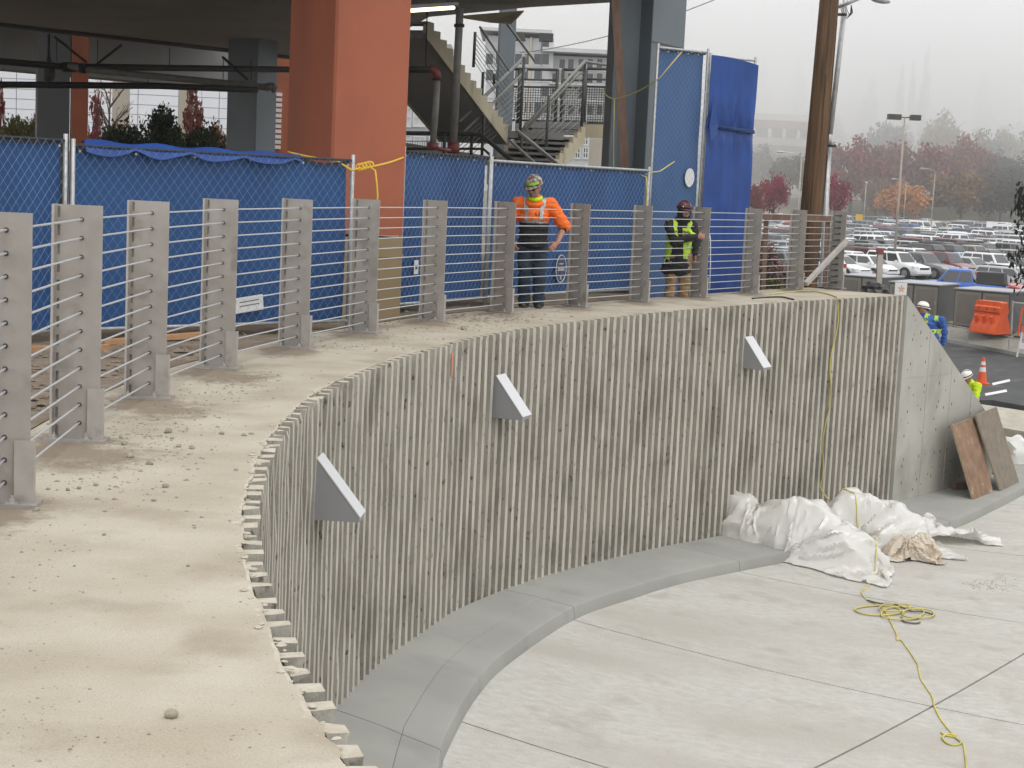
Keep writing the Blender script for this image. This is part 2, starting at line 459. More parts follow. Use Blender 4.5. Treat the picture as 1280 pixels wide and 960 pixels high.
# skirts
for i in range(nB - 1):
    for c in (0, NC - 1):
        a, b = Vector(verts[i * NC + c]), Vector(verts[(i + 1) * NC + c])
        mb.add([a, b, b - Vector((0, 0, .10)), a - Vector((0, 0, .10))], [(0, 1, 2, 3)])
deck = mb.build("concrete_deck", [M_deck, M_lump]); tag(deck, kind="structure")
# crumbly mortar at the deck edge near the camera
mb = MB()
for i, p in enumerate(fine):
    if 3.5 < p.y < 13 :
        n = edge_n(fine, i); t = tang(fine, i)
        for k in range(2 if p.y < 7 else 1):
            q = p - n * (RDEPTH + rnd.uniform(-.02, .045)) + t * rnd.uniform(-.06, .06)
            r = rnd.uniform(.004, .011)
            mb.ell((q.x, q.y, rnd.uniform(-.008, .004)), (r * rnd.uniform(1, 2.4), r * rnd.uniform(1, 2.4), r * .55), Matrix.Rotation(rnd.uniform(0, 3), 3, 'Z'), 6, 4)
o = mb.build("edge_crumbs", M_lump, wall_t); tag(o, kind="stuff")

# wing wall: smooth sloping end of the wall
W0, W1 = Vector((6.68, 27.96, 0)), Vector((9.35, 31.25, 0))
wd = (W1 - W0).normalized(); wn = Vector((wd.y, -wd.x, 0))
wl = (W1 - W0).length
wing = thing("wing_wall", "smooth triangular concrete end wall sloping down behind two leaning boards", "wall", (W0.x, W0.y, F(W0.x)))
zt1 = -2.62
mb = MB()
lo = [W0 + Vector((0, 0, -4.0)), W1 + Vector((0, 0, -4.0)), W1 - wn * .3 + Vector((0, 0, -4.0)), W0 - wn * .3 + Vector((0, 0, -4.0))]
hi = [W0 + Vector((0, 0, .0)), W1 + Vector((0, 0, zt1)), W1 - wn * .3 + Vector((0, 0, zt1)), W0 - wn * .3 + Vector((0, 0, 0))]
mb.hexa(lo, hi)
mb.build("wall_body", M_wing, wing)
def wp(s, z, off=0.0):
    return W0 + wd * s + wn * off + Vector((0, 0, z))
mb = MB()
for s in (1.02, 2.02, 2.95):                    # form joints, slightly proud fins
    top = zt1 * s / wl
    mb.hexa([wp(s - .008, -3.7, -.02), wp(s + .008, -3.7, -.02), wp(s + .004, -3.7, .007), wp(s - .004, -3.7, .007)],
            [wp(s - .008, top - .02, -.02), wp(s + .008, top - .02, -.02), wp(s + .004, top - .02, .007), wp(s - .004, top - .02, .007)])
z = -1.42
mb.hexa([wp(.0, z - .008, -.02), wp(1.9, z - .008 - .03, -.02), wp(1.9, z - .035, .006), wp(0, z - .004, .006)],
        [wp(.0, z + .008, -.02), wp(1.9, z + .008 - .03, -.02), wp(1.9, z - .027, .006), wp(0, z + .004, .006)])
mb.build("form_seam", M_wing, wing)
mb = MB(); k = 0
for i in range(85):
    s, z = rnd.uniform(.05, wl - .1), rnd.uniform(-3.5, -.1)
    if z > zt1 * s / wl - .12: continue
    if s > 2.6 and z > -1.5: continue
    r = rnd.choice((.009, .012, .015, .020)); 
    rot = Matrix((wd, Vector((0, 0, 1)), wn)).transposed()
    mb.ell(wp(s, z, .0), (r, r * rnd.uniform(.9, 2.0), .004), rot, 7, 4)
for a in range(4):
    for b in range(8):
        s, z = .28 + a * .62 + rnd.uniform(-.05, .05), -.35 - b * .42
        if z > zt1 * s / wl - .12 or z < -3.5: continue
        mb.ell(wp(s, z, 0), (.015, .032, .005), Matrix((wd, Vector((0, 0, 1)), wn)).transposed(), 8, 4)
o = mb.build("tie_hole", M_hole, wing); tag(o, kind="stuff")
# soil bank that the wing wall holds back
mb = MB(); lo = []; hi = []
g = [(W0 - wn * .3, -.14), (W1 - wn * .3, zt1 - .14), (W1 - wn * 1.1, zt1 - .2), (W0 - wn * 1.3, -.2)]
mb.hexa([Vector((p.x, p.y, -5)) for p, z in g], [Vector((p.x, p.y, z)) for p, z in g])
o = mb.build("soil_bank", M_dirt); tag(o, kind="structure")

mb = MB(); mb.prism([(5.6, 30.6), (7.4, 31.2), (8.95, 32.4), (8.95, 35), (6, 37), (4.5, 36)], -5, -2.18)
o = mb.build("work_ledge", M_dirt); tag(o, kind="structure")

# ------------------------------------------------------------------ sidewalk + kerb panels
FOOT = [(.6, 2.6), (-.30, 4.3), (-.93, 6.4), (-1.27, 8.4), (-1.41, 10.7), (-1.26, 12.84), (-1.13, 13.75), (-.93, 14.84), (-.54, 16.24), (.11, 18.0), (.69, 19.4), (1.81, 21.3), (2.38, 22.2), (3.5, 23.8), (5.04, 26.0), (6.56, 27.75), (7.3, 28.7), (8.5, 30.15), (9.35, 31.2), (10.6, 33.2), (12.5, 36.5)]
KERB = [(1.7, 2.6), (.75, 4.6), (.15, 6.7), (-.25, 9.0), (-.40, 11.0), (-.43, 12.4), (-.39, 13.0), (-.2, 14.44), (.12, 15.79), (.81, 17.86), (1.57, 19.35), (2.29, 20.6), (3.2, 21.86), (4.27, 23.2), (5.7, 24.8), (7.3, 26.55), (8.64, 28.6), (9.75, 30.4), (11.6, 33.4), (13.4, 36.3)]
footL, kerbL = spline(FOOT, .05), spline(KERB, .05)
def near_i(L, p): return min(range(len(L)), key=lambda k: (L[k].x - p[0]) ** 2 + (L[k].y - p[1]) ** 2)
joints = [((-.30, 4.3), (.75, 4.6)), ((-1.20, 8.1), (-.15, 8.4)), ((-1.26, 12.84), (-.43, 12.44)), ((.11, 18.0), (.81, 17.86)), ((2.38, 22.2), (3.2, 21.86)), ((6.56, 27.6), (7.3, 26.6)), ((8.55, 30.2), (9.25, 29.6)), ((10.6, 33.2), (11.5, 33.2))]
walk = thing("sidewalk", None, None, (2, 20, F(2)))
walk["kind"] = "structure"
for a, b in zip(joints[:-1], joints[1:]):
    f0, f1 = near_i(footL, a[0]), near_i(footL, b[0]); k0, k1 = near_i(kerbL, a[1]), near_i(kerbL, b[1])
    NS = 26; mb = MB(); rows = []
    for s in range(NS + 1):
        u = s / NS
        fi, ki = f0 + u * (f1 - f0), k0 + u * (k1 - k0)
        fp = footL[int(fi)].lerp(footL[min(int(fi) + 1, len(footL) - 1)], fi % 1); kp = kerbL[int(ki)].lerp(kerbL[min(int(ki) + 1, len(kerbL) - 1)], ki % 1)
        if u == 0: d_ = .006
        elif u == 1: d_ = -.006
        else: d_ = 0
        tt = (kerbL[min(int(ki) + 1, len(kerbL) - 1)] - kerbL[max(int(ki) - 1, 0)]).normalized()
        fp = fp + tt * d_; kp = kp + tt * d_
        nn = (kp - fp); W = nn.length; nn.normalize()
        zk = F(kp.x); zf = F(fp.x)
        def P(dist, dz, kp=kp, nn=nn, zk=zk, zf=zf, W=W):
            q = kp + nn * dist
            zz = zk + (zf - zk) * max(0, min(1, -dist / W))
            return Vector((q.x, q.y, zz + dz))
        rows.append([P(-W - .10, 0), P(-W * .6, .002), P(-.36, 0), P(-.352, -.009), P(-.344, -.001), P(-.15, .0), P(-.020, .0), P(-.004, -.005), P(.003, -.018), P(.022, -.16), P(.022, -.30), P(-W - .10, -.30)])
    n = len(rows[0]); vs = [v for r in rows for v in r]; fs = []
    for s in range(NS):
        for e in range(n):
            fs.append((s * n + e, s * n + (e + 1) % n, (s + 1) * n + (e + 1) % n, (s + 1) * n + e))
    fs.append(tuple(range(n))); fs.append(tuple(NS * n + e for e in range(n))[::-1])
    mb.add(vs, fs)
    mb.build("sidewalk_panel", M_walk, walk, angle=40)
# dark bed under the panel joints
mb = MB(); vs = []
for s in range(0, len(footL), 10):
    u = s / (len(footL) - 1); kp = kerbL[int(u * (len(kerbL) - 1))]; fp = footL[s]
    vs += [Vector((fp.x, fp.y, F(fp.x) - .05)), Vector((kp.x, kp.y, F(kp.x) - .05)) + (fp - kp).normalized() * .06]
mb.add(vs, [(2 * i, 2 * i + 1, 2 * i + 3, 2 * i + 2) for i in range(len(vs) // 2 - 1)])
mb.build("joint_bed", M_bed, walk)

# ------------------------------------------------------------------ concrete road slabs
road = thing("concrete_road", None, None, (4, 18, F(4) - .15)); road["kind"] = "structure"
tA = Vector((.952, -.306, 0)).normalized(); tB = Vector((.565, .825, 0)).normalized()
O1 = Vector((3.70, 16.95, 0))                      # where the long joint meets a cross joint
O1 = Vector((4.55, 16.62, 0))
def slab(u0, u1, v0, v1, gap=.008):
    nu, nv = 10, 5; mb = MB(); top = []
    for j in range(nv + 1):
        for i in range(nu + 1):
            u = u0 + gap + (u1 - u0 - 2 * gap) * i / nu; v = v0 + gap + (v1 - v0 - 2 * gap) * j / nv
            p = O1 + tA * u + tB * v
            top.append(Vector((p.x, p.y, F(p.x) - .15 + .004 * noise.noise(p * .8))))
    mb.add(top, [(j * (nu + 1) + i, j * (nu + 1) + i + 1, (j + 1) * (nu + 1) + i + 1, (j + 1) * (nu + 1) + i) for j in range(nv) for i in range(nu)])
    rim = [i for i in range(nu + 1)] + [j * (nu + 1) + nu for j in range(1, nv + 1)] + [nv * (nu + 1) + i for i in range(nu - 1, -1, -1)] + [j * (nu + 1) for j in range(nv - 1, 0, -1)]
    b = [top[k] for k in rim]; c = [v - Vector((0, 0, .08)) for v in b]; m_ = len(b)
    mb.add(b + c, [(k, (k + 1) % m_, m_ + (k + 1) % m_, m_ + k) for k in range(m_)])
    return mb.build("concrete_slab", M_road, road)
us = [-9.0, 0.0, 5.0, 10.0, 16.0]
vsL = [-13.5, -9.0, -4.5, 0.0, 4.75, 9.3, 14.0, 19.0]
for a, b in zip(us[:-1], us[1:]):
    for c, d in zip(vsL[:-1], vsL[1:]): slab(a, b, c, d, .013 if a >= 0 or b == 0 else .008)
mb = MB(); vs = []
for j in range(31):
    for i in range(31):
        p = O1 + tA * (-9.2 + 25.4 * i / 30) + tB * (-13.7 + 33 * j / 30)
        vs.append(Vector((p.x, p.y, F(p.x) - .195)))
mb.add(vs, [(j * 31 + i, j * 31 + i + 1, (j + 1) * 31 + i + 1, (j + 1) * 31 + i) for j in range(30) for i in range(30)])
mb.build("slab_bed", M_bed, road)

# ------------------------------------------------------------------ ground, lot, dirt, asphalt
def gz(x, y):
    def sm(a, b, v):
        t = max(0, min(1, (v - a) / (b - a))); return t * t * (3 - 2 * t)
    low = max(-6, min(-3.2, F(x) - .6))
    z = low + (-2.46 - low) * sm(52, 57, y)
    z += .75 * sm(190, 260, y) - 1.10 * sm(57, 80, y)
    z += 4.0 * sm(270, 300, y + .15 * (x - 60))
    z += 36 * sm(400, 900, y)
    if z > -2.3: z += 1.2 * noise.noise(Vector((x, y, 0)) * .02)
    return z
xs = [-900, -500, -300, -180, -120] + list(range(-90, 200, 6)) + [220, 250, 300, 400, 600, 900]
ys = [-60, -30, 0, 20, 40, 48, 52, 53, 54, 55, 56, 57, 60, 64, 68, 72, 76, 80] + list(range(90, 270, 20)) + list(range(270, 340, 5)) + [350, 375, 400, 430, 460, 500, 550, 600, 660, 720, 800, 900, 1100, 1300]
mb = MB(); W_ = len(xs)
mb.v = [Vector((x, y, gz(x, y))) for y in ys for x in xs]
for j in range(len(ys) - 1):
    for i in range(W_ - 1):
        mb.f.append([j * W_ + i, j * W_ + i + 1, (j + 1) * W_ + i + 1, (j + 1) * W_ + i]); mb.m.append(1 if ys[j] >= 272 else 0)
o = mb.build("ground", [M_lot, M_grass]); tag(o, kind="structure")

# dirt behind the railing
mb = MB(); bl = [b for b in backL if b.y > 2]
vs = []; NX = 14
for b in bl:
    for c in range(NX):
        f = (c / (NX - 1)) ** 1.6
        q = b.lerp(Vector((b.x - 16, b.y + 12, 0)), f)
        z = -.03 + .035 * noise.noise(q * 1.3) + .02 * noise.noise(q * 4)
        s_ = max(0, min(1, (b.x - .2) / 1.4)); s_ = s_ * s_ * (3 - 2 * s_)
        if c >= 1: z -= .26 * s_
        if c == 0: z = .006
        vs.append((q.x, q.y, z))
mb.add(vs, [(i * NX + c, i * NX + c + 1, (i + 1) * NX + c + 1, (i + 1) * NX + c) for i in range(len(bl) - 1) for c in range(NX - 1)])
o = mb.build("dirt_ground", M_dirt, smooth=True); tag(o, kind="structure")
mb = MB()
g = [(-34, 8), (-20, 14), (-6, 20), (0, 30), (6, 31.5), (5.5, 36), (3, 60), (-40, 64)]
mb.prism(g, -4, -.36)
o = mb.build("yard_ground", M_dirt); tag(o, kind="structure")
# trodden dirt on the deck near the post feet, stored per vertex
at_ = deck.data.attributes.new("dirt", 'FLOAT', 'POINT')
vals = []
for v in deck.data.vertices:
    p = v.co; d_ = 0
    for k, (x, y) in enumerate(RP):
        r = math.hypot((p.x - x + .15) / .42, (p.y - y + .25) / .75); d_ = max(d_, 1.15 - r)
        if k in (4, 5, 6): r = math.hypot((p.x - x - .10) / .55, (p.y - y + .5) / .8); d_ = max(d_, 1.0 - r)
    vals.append(max(0, min(1, d_)))
at_.data.foreach_set("value", vals)
_t = M_deck.node_tree; _pb = _t.nodes["Principled BSDF"]
_src = _pb.inputs["Base Color"].links[0].from_socket
_an = _t.nodes.new("ShaderNodeAttribute"); _an.attribute_name = "dirt"
_ge = _t.nodes.new("ShaderNodeNewGeometry"); _no = _t.nodes.new("ShaderNodeTexNoise"); _no.inputs["Scale"].default_value = 4.5; _no.inputs["Detail"].default_value = 9; _no.inputs["Roughness"].default_value = .74
_t.links.new(_ge.outputs["Position"], _no.inputs["Vector"])
_ad = _t.nodes.new("ShaderNodeMath"); _ad.operation = 'MULTIPLY_ADD'; _ad.inputs[1].default_value = .48
_t.links.new(_an.outputs["Fac"], _ad.inputs[0]); _t.links.new(_no.outputs[0], _ad.inputs[2])
_mr = _t.nodes.new("ShaderNodeMapRange"); _mr.inputs[1].default_value = .66; _mr.inputs[2].default_value = .86; _t.links.new(_ad.outputs[0], _mr.inputs[0])
_mx = _t.nodes.new("ShaderNodeMix"); _mx.data_type = 'RGBA'; _mx.inputs[7].default_value = (.235, .19, .14, 1)
_t.links.new(_mr.outputs[0], _mx.inputs[0]); _t.links.new(_src, _mx.inputs[6]); _t.links.new(_mx.outputs[2], _pb.inputs["Base Color"])

# asphalt street beyond the ramp
mb = MB()
pa = [at(1120, 415, 54.5), at(1190, 428, 53), at(1330, 456, 47), at(1330, 516, 40), at(1240, 500, 41), at(1120, 500, 41)]
mb.hexa([p - Vector((0, 0, .3)) for p in pa], pa)
o = mb.build("asphalt_road", M_asph); tag(o, kind="structure")
asz = mb
def on_asph(px, py, up=.006):
    a, b, c = pa[1], pa[2], pa[4]
    n = (b - a).cross(c - a).normalized()
    v = cr * ((px - 640) / FPX) - cu * ((py - 480) / FPX) + cf
    o_ = Vector((0, 0, HC)); t = (a - o_).dot(n) / v.dot(n)
    return o_ + v * t + Vector((0, 0, up))
mb = MB()
for q in (((1240, 479), (1262, 474), (1263, 477), (1241, 482)), ((1231, 492), (1258, 487), (1259, 490), (1232, 495))):
    mb.add([on_asph(*p) for p in q], [(0, 1, 2, 3)])
mb.build("lane_dash", M_paint, o, world=True)
# pale gravel verge and kerb strip
e0 = [at(1110, 413, 54.6), at(1190, 428.5, 53), at(1330, 456.5, 47)]
e1 = [p + Vector((1.0, 2.6, .48)) for p in e0]
mb = MB()
mb.add(e0 + e1, [(0, 1, 4, 3), (1, 2, 5, 4)])
o = mb.build("gravel_verge", M_gravel); tag(o, kind="structure")
mb = MB()
for a, b in zip(e0[:-1], e0[1:]): mb.bar(a + Vector((0, 0, .03)), b + Vector((0, 0, .03)), .16, .16)
o = mb.build("street_kerb", M_wing); tag(o, kind="structure")
# far kerb slab and dug trench edge where the ramp meets the street
mb = MB()
k0 = [at(1225, 505, 40.2), at(1330, 521, 39.0), at(1330, 548, 37.0), at(1215, 528, 38.2)]
mb.hexa([p - Vector((0, 0, .2)) for p in k0], k0)
o = mb.build("street_apron", M_gravel); tag(o, kind="structure")
mb = MB()
t0 = [at(1210, 532, 38.0), at(1330, 551, 36.8), at(1330, 578, 35.4), at(1230, 556, 36.0)]
mb.hexa([p - Vector((0, 0, 1.2)) for p in t0], [p - Vector((0, 0, .22)) for p in t0])
o = mb.build("trench", M_bed); tag(o, kind="structure")
mb = MB()
t1 = [at(1225, 553, 36.1), at(1330, 575, 35.4), at(1330, 640, 31.0), at(1245, 610, 31.8), at(1215, 585, 33.4)]
mb.hexa([p - Vector((0, 0, .8)) for p in t1], [Vector((p.x, p.y, F(p.x) - .04)) for p in t1])
o = mb.build("bare_soil", M_gravel); tag(o, kind="structure")

# ------------------------------------------------------------------ cable railing
POSTH = 1.37
CZ = [.09 + i * .1073 for i in range(12)]
RB = [Vector((p[0], p[1], 0)) for p in RP]
rail = thing("cable_railing", "steel cable railing of wide flat posts and thin horizontal cables along the wall top", "railing", (RB[8].x, RB[8].y, 0))
def post_mesh(mb, web_w=.285):
    # local: x towards the road (0 = road edge), y along the run, z up
    x0 = -web_w
    mb.box((x0 / 2 + .022, 0, POSTH / 2 + .008), (web_w - .046, .011, POSTH - .016))          # main web plate
    zp = .016
    for i in range(13):                                                                       # stitched web with long slots
        a = .03 + i * (POSTH - .04) / 12.6
        if a > zp: mb.box((x0 + .0375, 0, (zp + a) / 2), (.0165, .0105, a - zp))
        zp = a + .062
    mb.box((x0 + .040, .016, POSTH / 2 + .01), (.030, .006, POSTH - .03))
    mb.box((x0 + .0375, 0, (zp + POSTH) / 2), (.0165, .0105, POSTH - zp))
    mb.box((x0 + .024, 0, POSTH / 2 + .008), (.0108, .0108, POSTH - .016))
    return mb
pm_me = pf_me = None
holes = []
for i, b in enumerate(RB):
    t = tang(RB, i); n = Vector((t.y, -t.x, 0))
    ang = math.atan2(n.y, n.x) + rnd.uniform(-.03, .03)
    Mx = Matrix.Rotation(ang, 4, 'Z'); 
    holes.append(b + n * -.118)
    if pm_me is None:
        o = post_mesh(MB()).build("post", M_steel, None); pm_me = o.data
        f = MB()
        f.box((-.285 + .012, 0, POSTH / 2 + .008), (.014, .105, POSTH - .016))
        fo = f.build("flange", M_steeledge, None); pf_me = fo.data
        bp = MB(); bp.box((-.135, 0, .009), (.36, .17, .018)); bo = bp.build("base_plate", M_steel, None)
        br = MB()
        br.box((-.030, -.020, .165), (.078, .012, .295)); br.box((.015, -.002, .165), (.012, .048, .293))
        ro = br.build("angle_bracket", M_bracket, None)
        gm = MB()  # dark discs added at the cable holes for the small shadows there
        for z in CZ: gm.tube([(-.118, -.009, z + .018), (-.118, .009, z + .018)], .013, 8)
        go_ = gm.build("hole_shadow_discs", M_dsteel, None); tag(go_, kind="stuff")
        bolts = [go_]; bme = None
        for x in (-.25, -.07):
            for y in (-.058, .058):
                if bme is None:
                    bl_ = MB(); bl_.box((0, 0, 0), (.052, .040, .006)); bl_.tube([(0, 0, .003), (0, 0, .022)], .014, 6); bl_.tube([(0, 0, .022), (0, 0, .036)], .007, 6)
                    q = bl_.build("anchor_bolt", M_bolt, None); bme = q.data
                else: q = link_mesh("anchor_bolt", bme)
                q.location = (x, y, .0215); bolts.append(q)
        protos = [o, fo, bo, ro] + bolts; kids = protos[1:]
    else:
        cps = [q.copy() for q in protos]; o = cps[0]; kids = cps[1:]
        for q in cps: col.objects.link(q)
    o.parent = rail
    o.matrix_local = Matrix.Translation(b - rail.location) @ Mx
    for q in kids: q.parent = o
for z in CZ:
    mb = MB()
    pts = []
    p0 = holes[0] * 2 - holes[1]
    for h in [p0] + holes:
        pts.append(Vector((h.x, h.y, z + .018)))
    mb.tube(pts, .0062, 6)
    mb.build("cable", M_cable, rail, smooth=True)
hl, h2 = holes[-1], holes[-2]
td = (hl - h2).normalized()
for z in CZ:
    mb = MB(); p = hl + Vector((0, 0, z + .018))
    mb.tube([p - td * .26, p - td * .20], .010, 6); mb.tube([p - td * .20, p - td * .06], .015, 6); mb.tube([p - td * .02, p + td * .035], .02, 6)
    mb.build("turnbuckle", M_dsteel, rail)
mb = MB()
b12, b13 = RB[-2], RB[-1]
n12 = Vector((tang(RB, len(RB) - 2).y, -tang(RB, len(RB) - 2).x, 0))
mb.bar(b12 + n12 * .05 + td * .02 + Vector((0, 0, .12)), b13 + n12 * .05 - td * .04 + Vector((0, 0, .86)), .075, .07)
mb.build("diagonal_brace", M_steeledge, rail)

# ------------------------------------------------------------------ wedge-shaped wall lights
def wedge(p_near, z0, z1, label, width):
    i = min(range(len(fine)), key=lambda k: (fine[k] - p_near).to_2d().length)
    p = fine[i]; t = tang(fine, i); n = Vector((t.y, -t.x, 0))
    h = z1 - z0; out = h * .80
    th = thing("wall_light", label, "wall light", (p.x, p.y, z0), 0, "wedge lights on the ribbed wall")
    a = p - n * .03
    P_ = lambda s, o, z: a + t * s + n * o + Vector((0, 0, z))
    mb = MB()
    lo = [P_(0, 0, z0), P_(0, out, z0), P_(0, out, z0 + .035), P_(0, 0.03, z1), P_(0, 0, z1)]
    hi = [v + t * width for v in lo]
    mb.add(lo + hi, [(4, 3, 2, 1, 0), (5, 6, 7, 8, 9), (0, 1, 6, 5), (1, 2, 7, 6), (3, 4, 9, 8), (0, 5, 9, 4)], 0)
    mb.build("housing", M_wedgeS, th)
    up = Vector((0, 0, 1)); sl = (P_(0, .03, z1) - P_(0, out, z0 + .035)).normalized(); nn = (n * .7 + up * .7)
    mb = MB()
    lo = [P_(-.004, out + .003, z0 + .033), P_(-.004, .03, z1 + .006), P_(width + .004, .03, z1 + .006), P_(width + .004, out + .003, z0 + .033)]
    off = sl.cross(t); off = off if off.z > 0 else -off
    mb.hexa(lo, [v + off * .008 for v in lo])
    mb.build("sloping_cover", mat("fixture_cover", (.60, .605, .615), rough=.4, metal=.1) if "fixture_cover" not in bpy.data.materials else bpy.data.materials["fixture_cover"], th)
    mb = MB()
    lo = [P_(.02, .05, z0 - .004), P_(.02, out - .05, z0 - .004), P_(width - .02, out - .05, z0 - .004), P_(width - .02, .05, z0 - .004)]
    mb.hexa(lo, [v + Vector((0, 0, .003)) for v in lo])
    mb.build("lens", M_win, th)
wedge(Vector((-1.40, 11.75, 0)), -.90, -.45, "grey wedge wall light nearest the deck's broken edge, lowest in the picture", .25)
wedge(Vector((-.16, 17.55, 0)), -.92, -.47, "grey wedge wall light near the orange paint streak, middle one of the three", .25)
wedge(Vector((3.36, 23.78, 0)), -.93, -.48, "grey wedge wall light farthest along the wall, nearest the smooth end wall", .25)

# ------------------------------------------------------------------ chain-link fence panels with tarps
def cloth(mb, P0, P1, z0, z1, off, sag=0.0, amp=.02, seed=0, nx=40, nz=18, n=None, ties=5, hemdrop=0.03):
    P0, P1 = Vector(P0), Vector(P1); d = (P1 - P0)
    n = n or Vector((d.y, -d.x, 0)).normalized()
    vs = []
    for j in range(nz + 1):
        for i in range(nx + 1):
            u, v = i / nx, j / nz
            p = P0 + d * u
            sc = abs(math.sin(math.pi * u * ties)) * sag
            z = z0 + (z1 - sc - z0) * v
            q = Vector((u * d.length, z, seed))
            w = noise.noise(Vector((q.x * 1.6, q.y * .8, seed))) + .5 * noise.noise(Vector((q.x * 4, q.y * 1.3, seed + 5)))
            r = p + n * (off + amp * w)
            vs.append(Vector((r.x, r.y, z)))
    mb.add(vs, [(j * (nx + 1) + i, j * (nx + 1) + i + 1, (j + 1) * (nx + 1) + i + 1, (j + 1) * (nx + 1) + i) for j in range(nz) for i in range(nx)])
    return mb
def chain(mb, P0, P1, z0, z1, off, pitch, n, r=.0022):
    P0, P1 = Vector(P0), Vector(P1); L = (P1 - P0).length; d = (P1 - P0).normalized(); H = z1 - z0
    k = -H
    slope = .82                                            # horizontal run per metre of height
    x = -H * slope
    while x < L:
        for s in (1, -1):
            a, b = (x, x + H * slope) if s == 1 else (x + H * slope, x)
            # clip to [0, L]
            pts = []
            for (u, z) in ((a, z0), (b, z1)):
                pts.append((u, z))
            (u0, za), (u1, zb) = pts
            if abs(u1 - u0) < 1e-6: continue
            t0, t1 = sorted(((0 - u0) / (u1 - u0), (L - u0) / (u1 - u0)))
            t0, t1 = max(0, t0), min(1, t1)
            if t1 - t0 < .01: continue
            A = P0 + d * (u0 + (u1 - u0) * t0) + n * (off + s * .0015) + Vector((0, 0, za + (zb - za) * t0))
            B = P0 + d * (u0 + (u1 - u0) * t1) + n * (off + s * .0015) + Vector((0, 0, za + (zb - za) * t1))
            mb.tube([A, B], r, 3, cap=False)
        x += pitch
def fence(label, P0, P1, z0, z1, tarp_m=None, mesh=True, posts=(True, True), flap=None, sag=.014, pitch=.10, group="blue screened fence panels behind the railing", extra_top=.06, wire_r=.0014, seed=0, mid=None, toprail=True):
    P0, P1 = Vector((P0[0], P0[1], 0)), Vector((P1[0], P1[1], 0))
    d = (P1 - P0).normalized(); n = Vector((d.y, -d.x, 0))
    if n.y > 0: n = -n
    th = thing("fence_panel", label, "fence panel", (P0.x, P0.y, z0), 0, group)
    up = Vector((0, 0, 1))
    for k, (p, on) in enumerate(((P0, posts[0]), (P1, posts[1]))):
        if on: MB().tube([p + up * (z0 - .05), p + up * (z1 + extra_top)], .022, 8).build("post", M_galv, th, smooth=True)
    if toprail:
        pts = [P0.lerp(P1, i / 10) + up * (z1 - .05 * sag * 4 * (i / 10) * (1 - i / 10)) for i in range(11)]
        MB().tube(pts, .019 if seed > 3 else .013, 8).build("top_rail", M_galv if seed > 3 else M_hem, th, smooth=True)
    MB().tube([P0 + up * (z0 + .08), P1 + up * (z0 + .08)], .018, 8).build("bottom_rail", M_galv, th, smooth=True)
    if mid:
        MB().tube([P0 + up * mid, P1 + up * mid], .016, 8).build("middle_rail", M_galv, th, smooth=True)
    if tarp_m:
        mb = MB(); cloth(mb, P0 + d * .03, P1 - d * .03, z0 + .06, z1 - .004, -.055, sag, .034, seed, n=n)
        tp = mb.build("tarp", tarp_m, th, smooth=True)
        mb = MB()                                            # dark hem with eyelets
        N = 60
        for i in range(N):
            u0, u1 = i / N, (i + 1) / N
            h = lambda u: z1 - .004 - abs(math.sin(math.pi * u * 5)) * sag
            L_ = (P1 - P0).length
            a, b = P0 + d * (.03 + u0 * (L_ - .06)) + n * -.012, P0 + d * (.03 + u1 * (L_ - .06)) + n * -.012
            mb.add([a + up * (h(u0) - .032), b + up * (h(u1) - .032), b + up * h(u1), a + up * h(u0)], [(0, 1, 2, 3)])
        mb.build("hem", M_hem, tp)
        mb = MB()
        for i in range(6):
            u = min(max(i / 5, .02), .98); c = P0.lerp(P1, u) + n * -.004 + up * (z1 - .05)
            mb.tube([c, c + n * .012], .012, 8)
        mb.build("eyelets", M_bolt, tp)
    if flap:
        mb = MB(); N = 48
        L_ = (P1 - P0).length; vs = []
        for i in range(N + 1):
            u = i / N
            wv = abs(math.sin(math.pi * u * 4.0 + .5)) * .075 + .02 * noise.noise(Vector((u * 9, 1, seed)))
            b = P0 + d * (.12 + u * (L_ * flap - .14))
            vs += [b + n * .028 + up * (z1 - .015 - wv), b + n * -.02 + up * (z1 + .055 - .02 * u + .012 * math.sin(u * 25)), b - n * .10 + up * (z1 + .03)]
        mb.add(vs, [(3 * i, 3 * i + 3, 3 * i + 4, 3 * i + 1) for i in range(N)] + [(3 * i + 1, 3 * i + 4, 3 * i + 5, 3 * i + 2) for i in range(N)])
        mb.build("folded_flap", M_tarp2, th, smooth=True)
    if mesh:
        mb = MB(); chain(mb, P0, P1, z0 + .08, z1, .022, pitch, n, wire_r)
        o = mb.build("chain_link", M_wire, th); tag(o, kind="stuff")
    return th
fence("blue screened fence panel at the far left edge, left of the double galvanised post", (-6.1, 11.25), (-4.13, 14.92), 0, 1.80, M_tarp, seed=1)
fence("blue fence panel left of the terracotta column, bright flap along its top", (-4.07, 14.95), (-1.77, 17.25), 0, 1.76, M_tarp, flap=.8, sag=.035, seed=2)
fence("narrow blue screened fence panel just right of the terracotta column", (-1.42, 19.8), (-.42, 21.7), 0, 1.92, M_tarp, seed=3)
fence("blue screened fence panel behind the man in the orange shirt", (-.40, 21.8), (1.93, 25.1), 0, 1.88, M_tarp, seed=4)
TA = fence("tall faded blue fence panel with a white paper circle, beside the slate column", (2.05, 26.2), (2.90, 26.75), -.30, 3.82, M_tarpw, seed=5, pitch=.085, sag=.02)
fence("tall bare blue tarp panel at the right end of the screen, tied across its middle", (2.95, 26.78), (3.73, 27.2), -.30, 3.76, None, mesh=False, seed=6)
th = bpy.data.objects[[o.name for o in bpy.data.objects if o.name.startswith("fence_panel") and o.parent is None][-1]]
mb = MB(); P0, P1 = Vector((2.93, 26.70, 0)), Vector((3.76, 27.14, 0))
nT = Vector((.47, -.88, 0))
vs = []; nx, nz = 34, 60
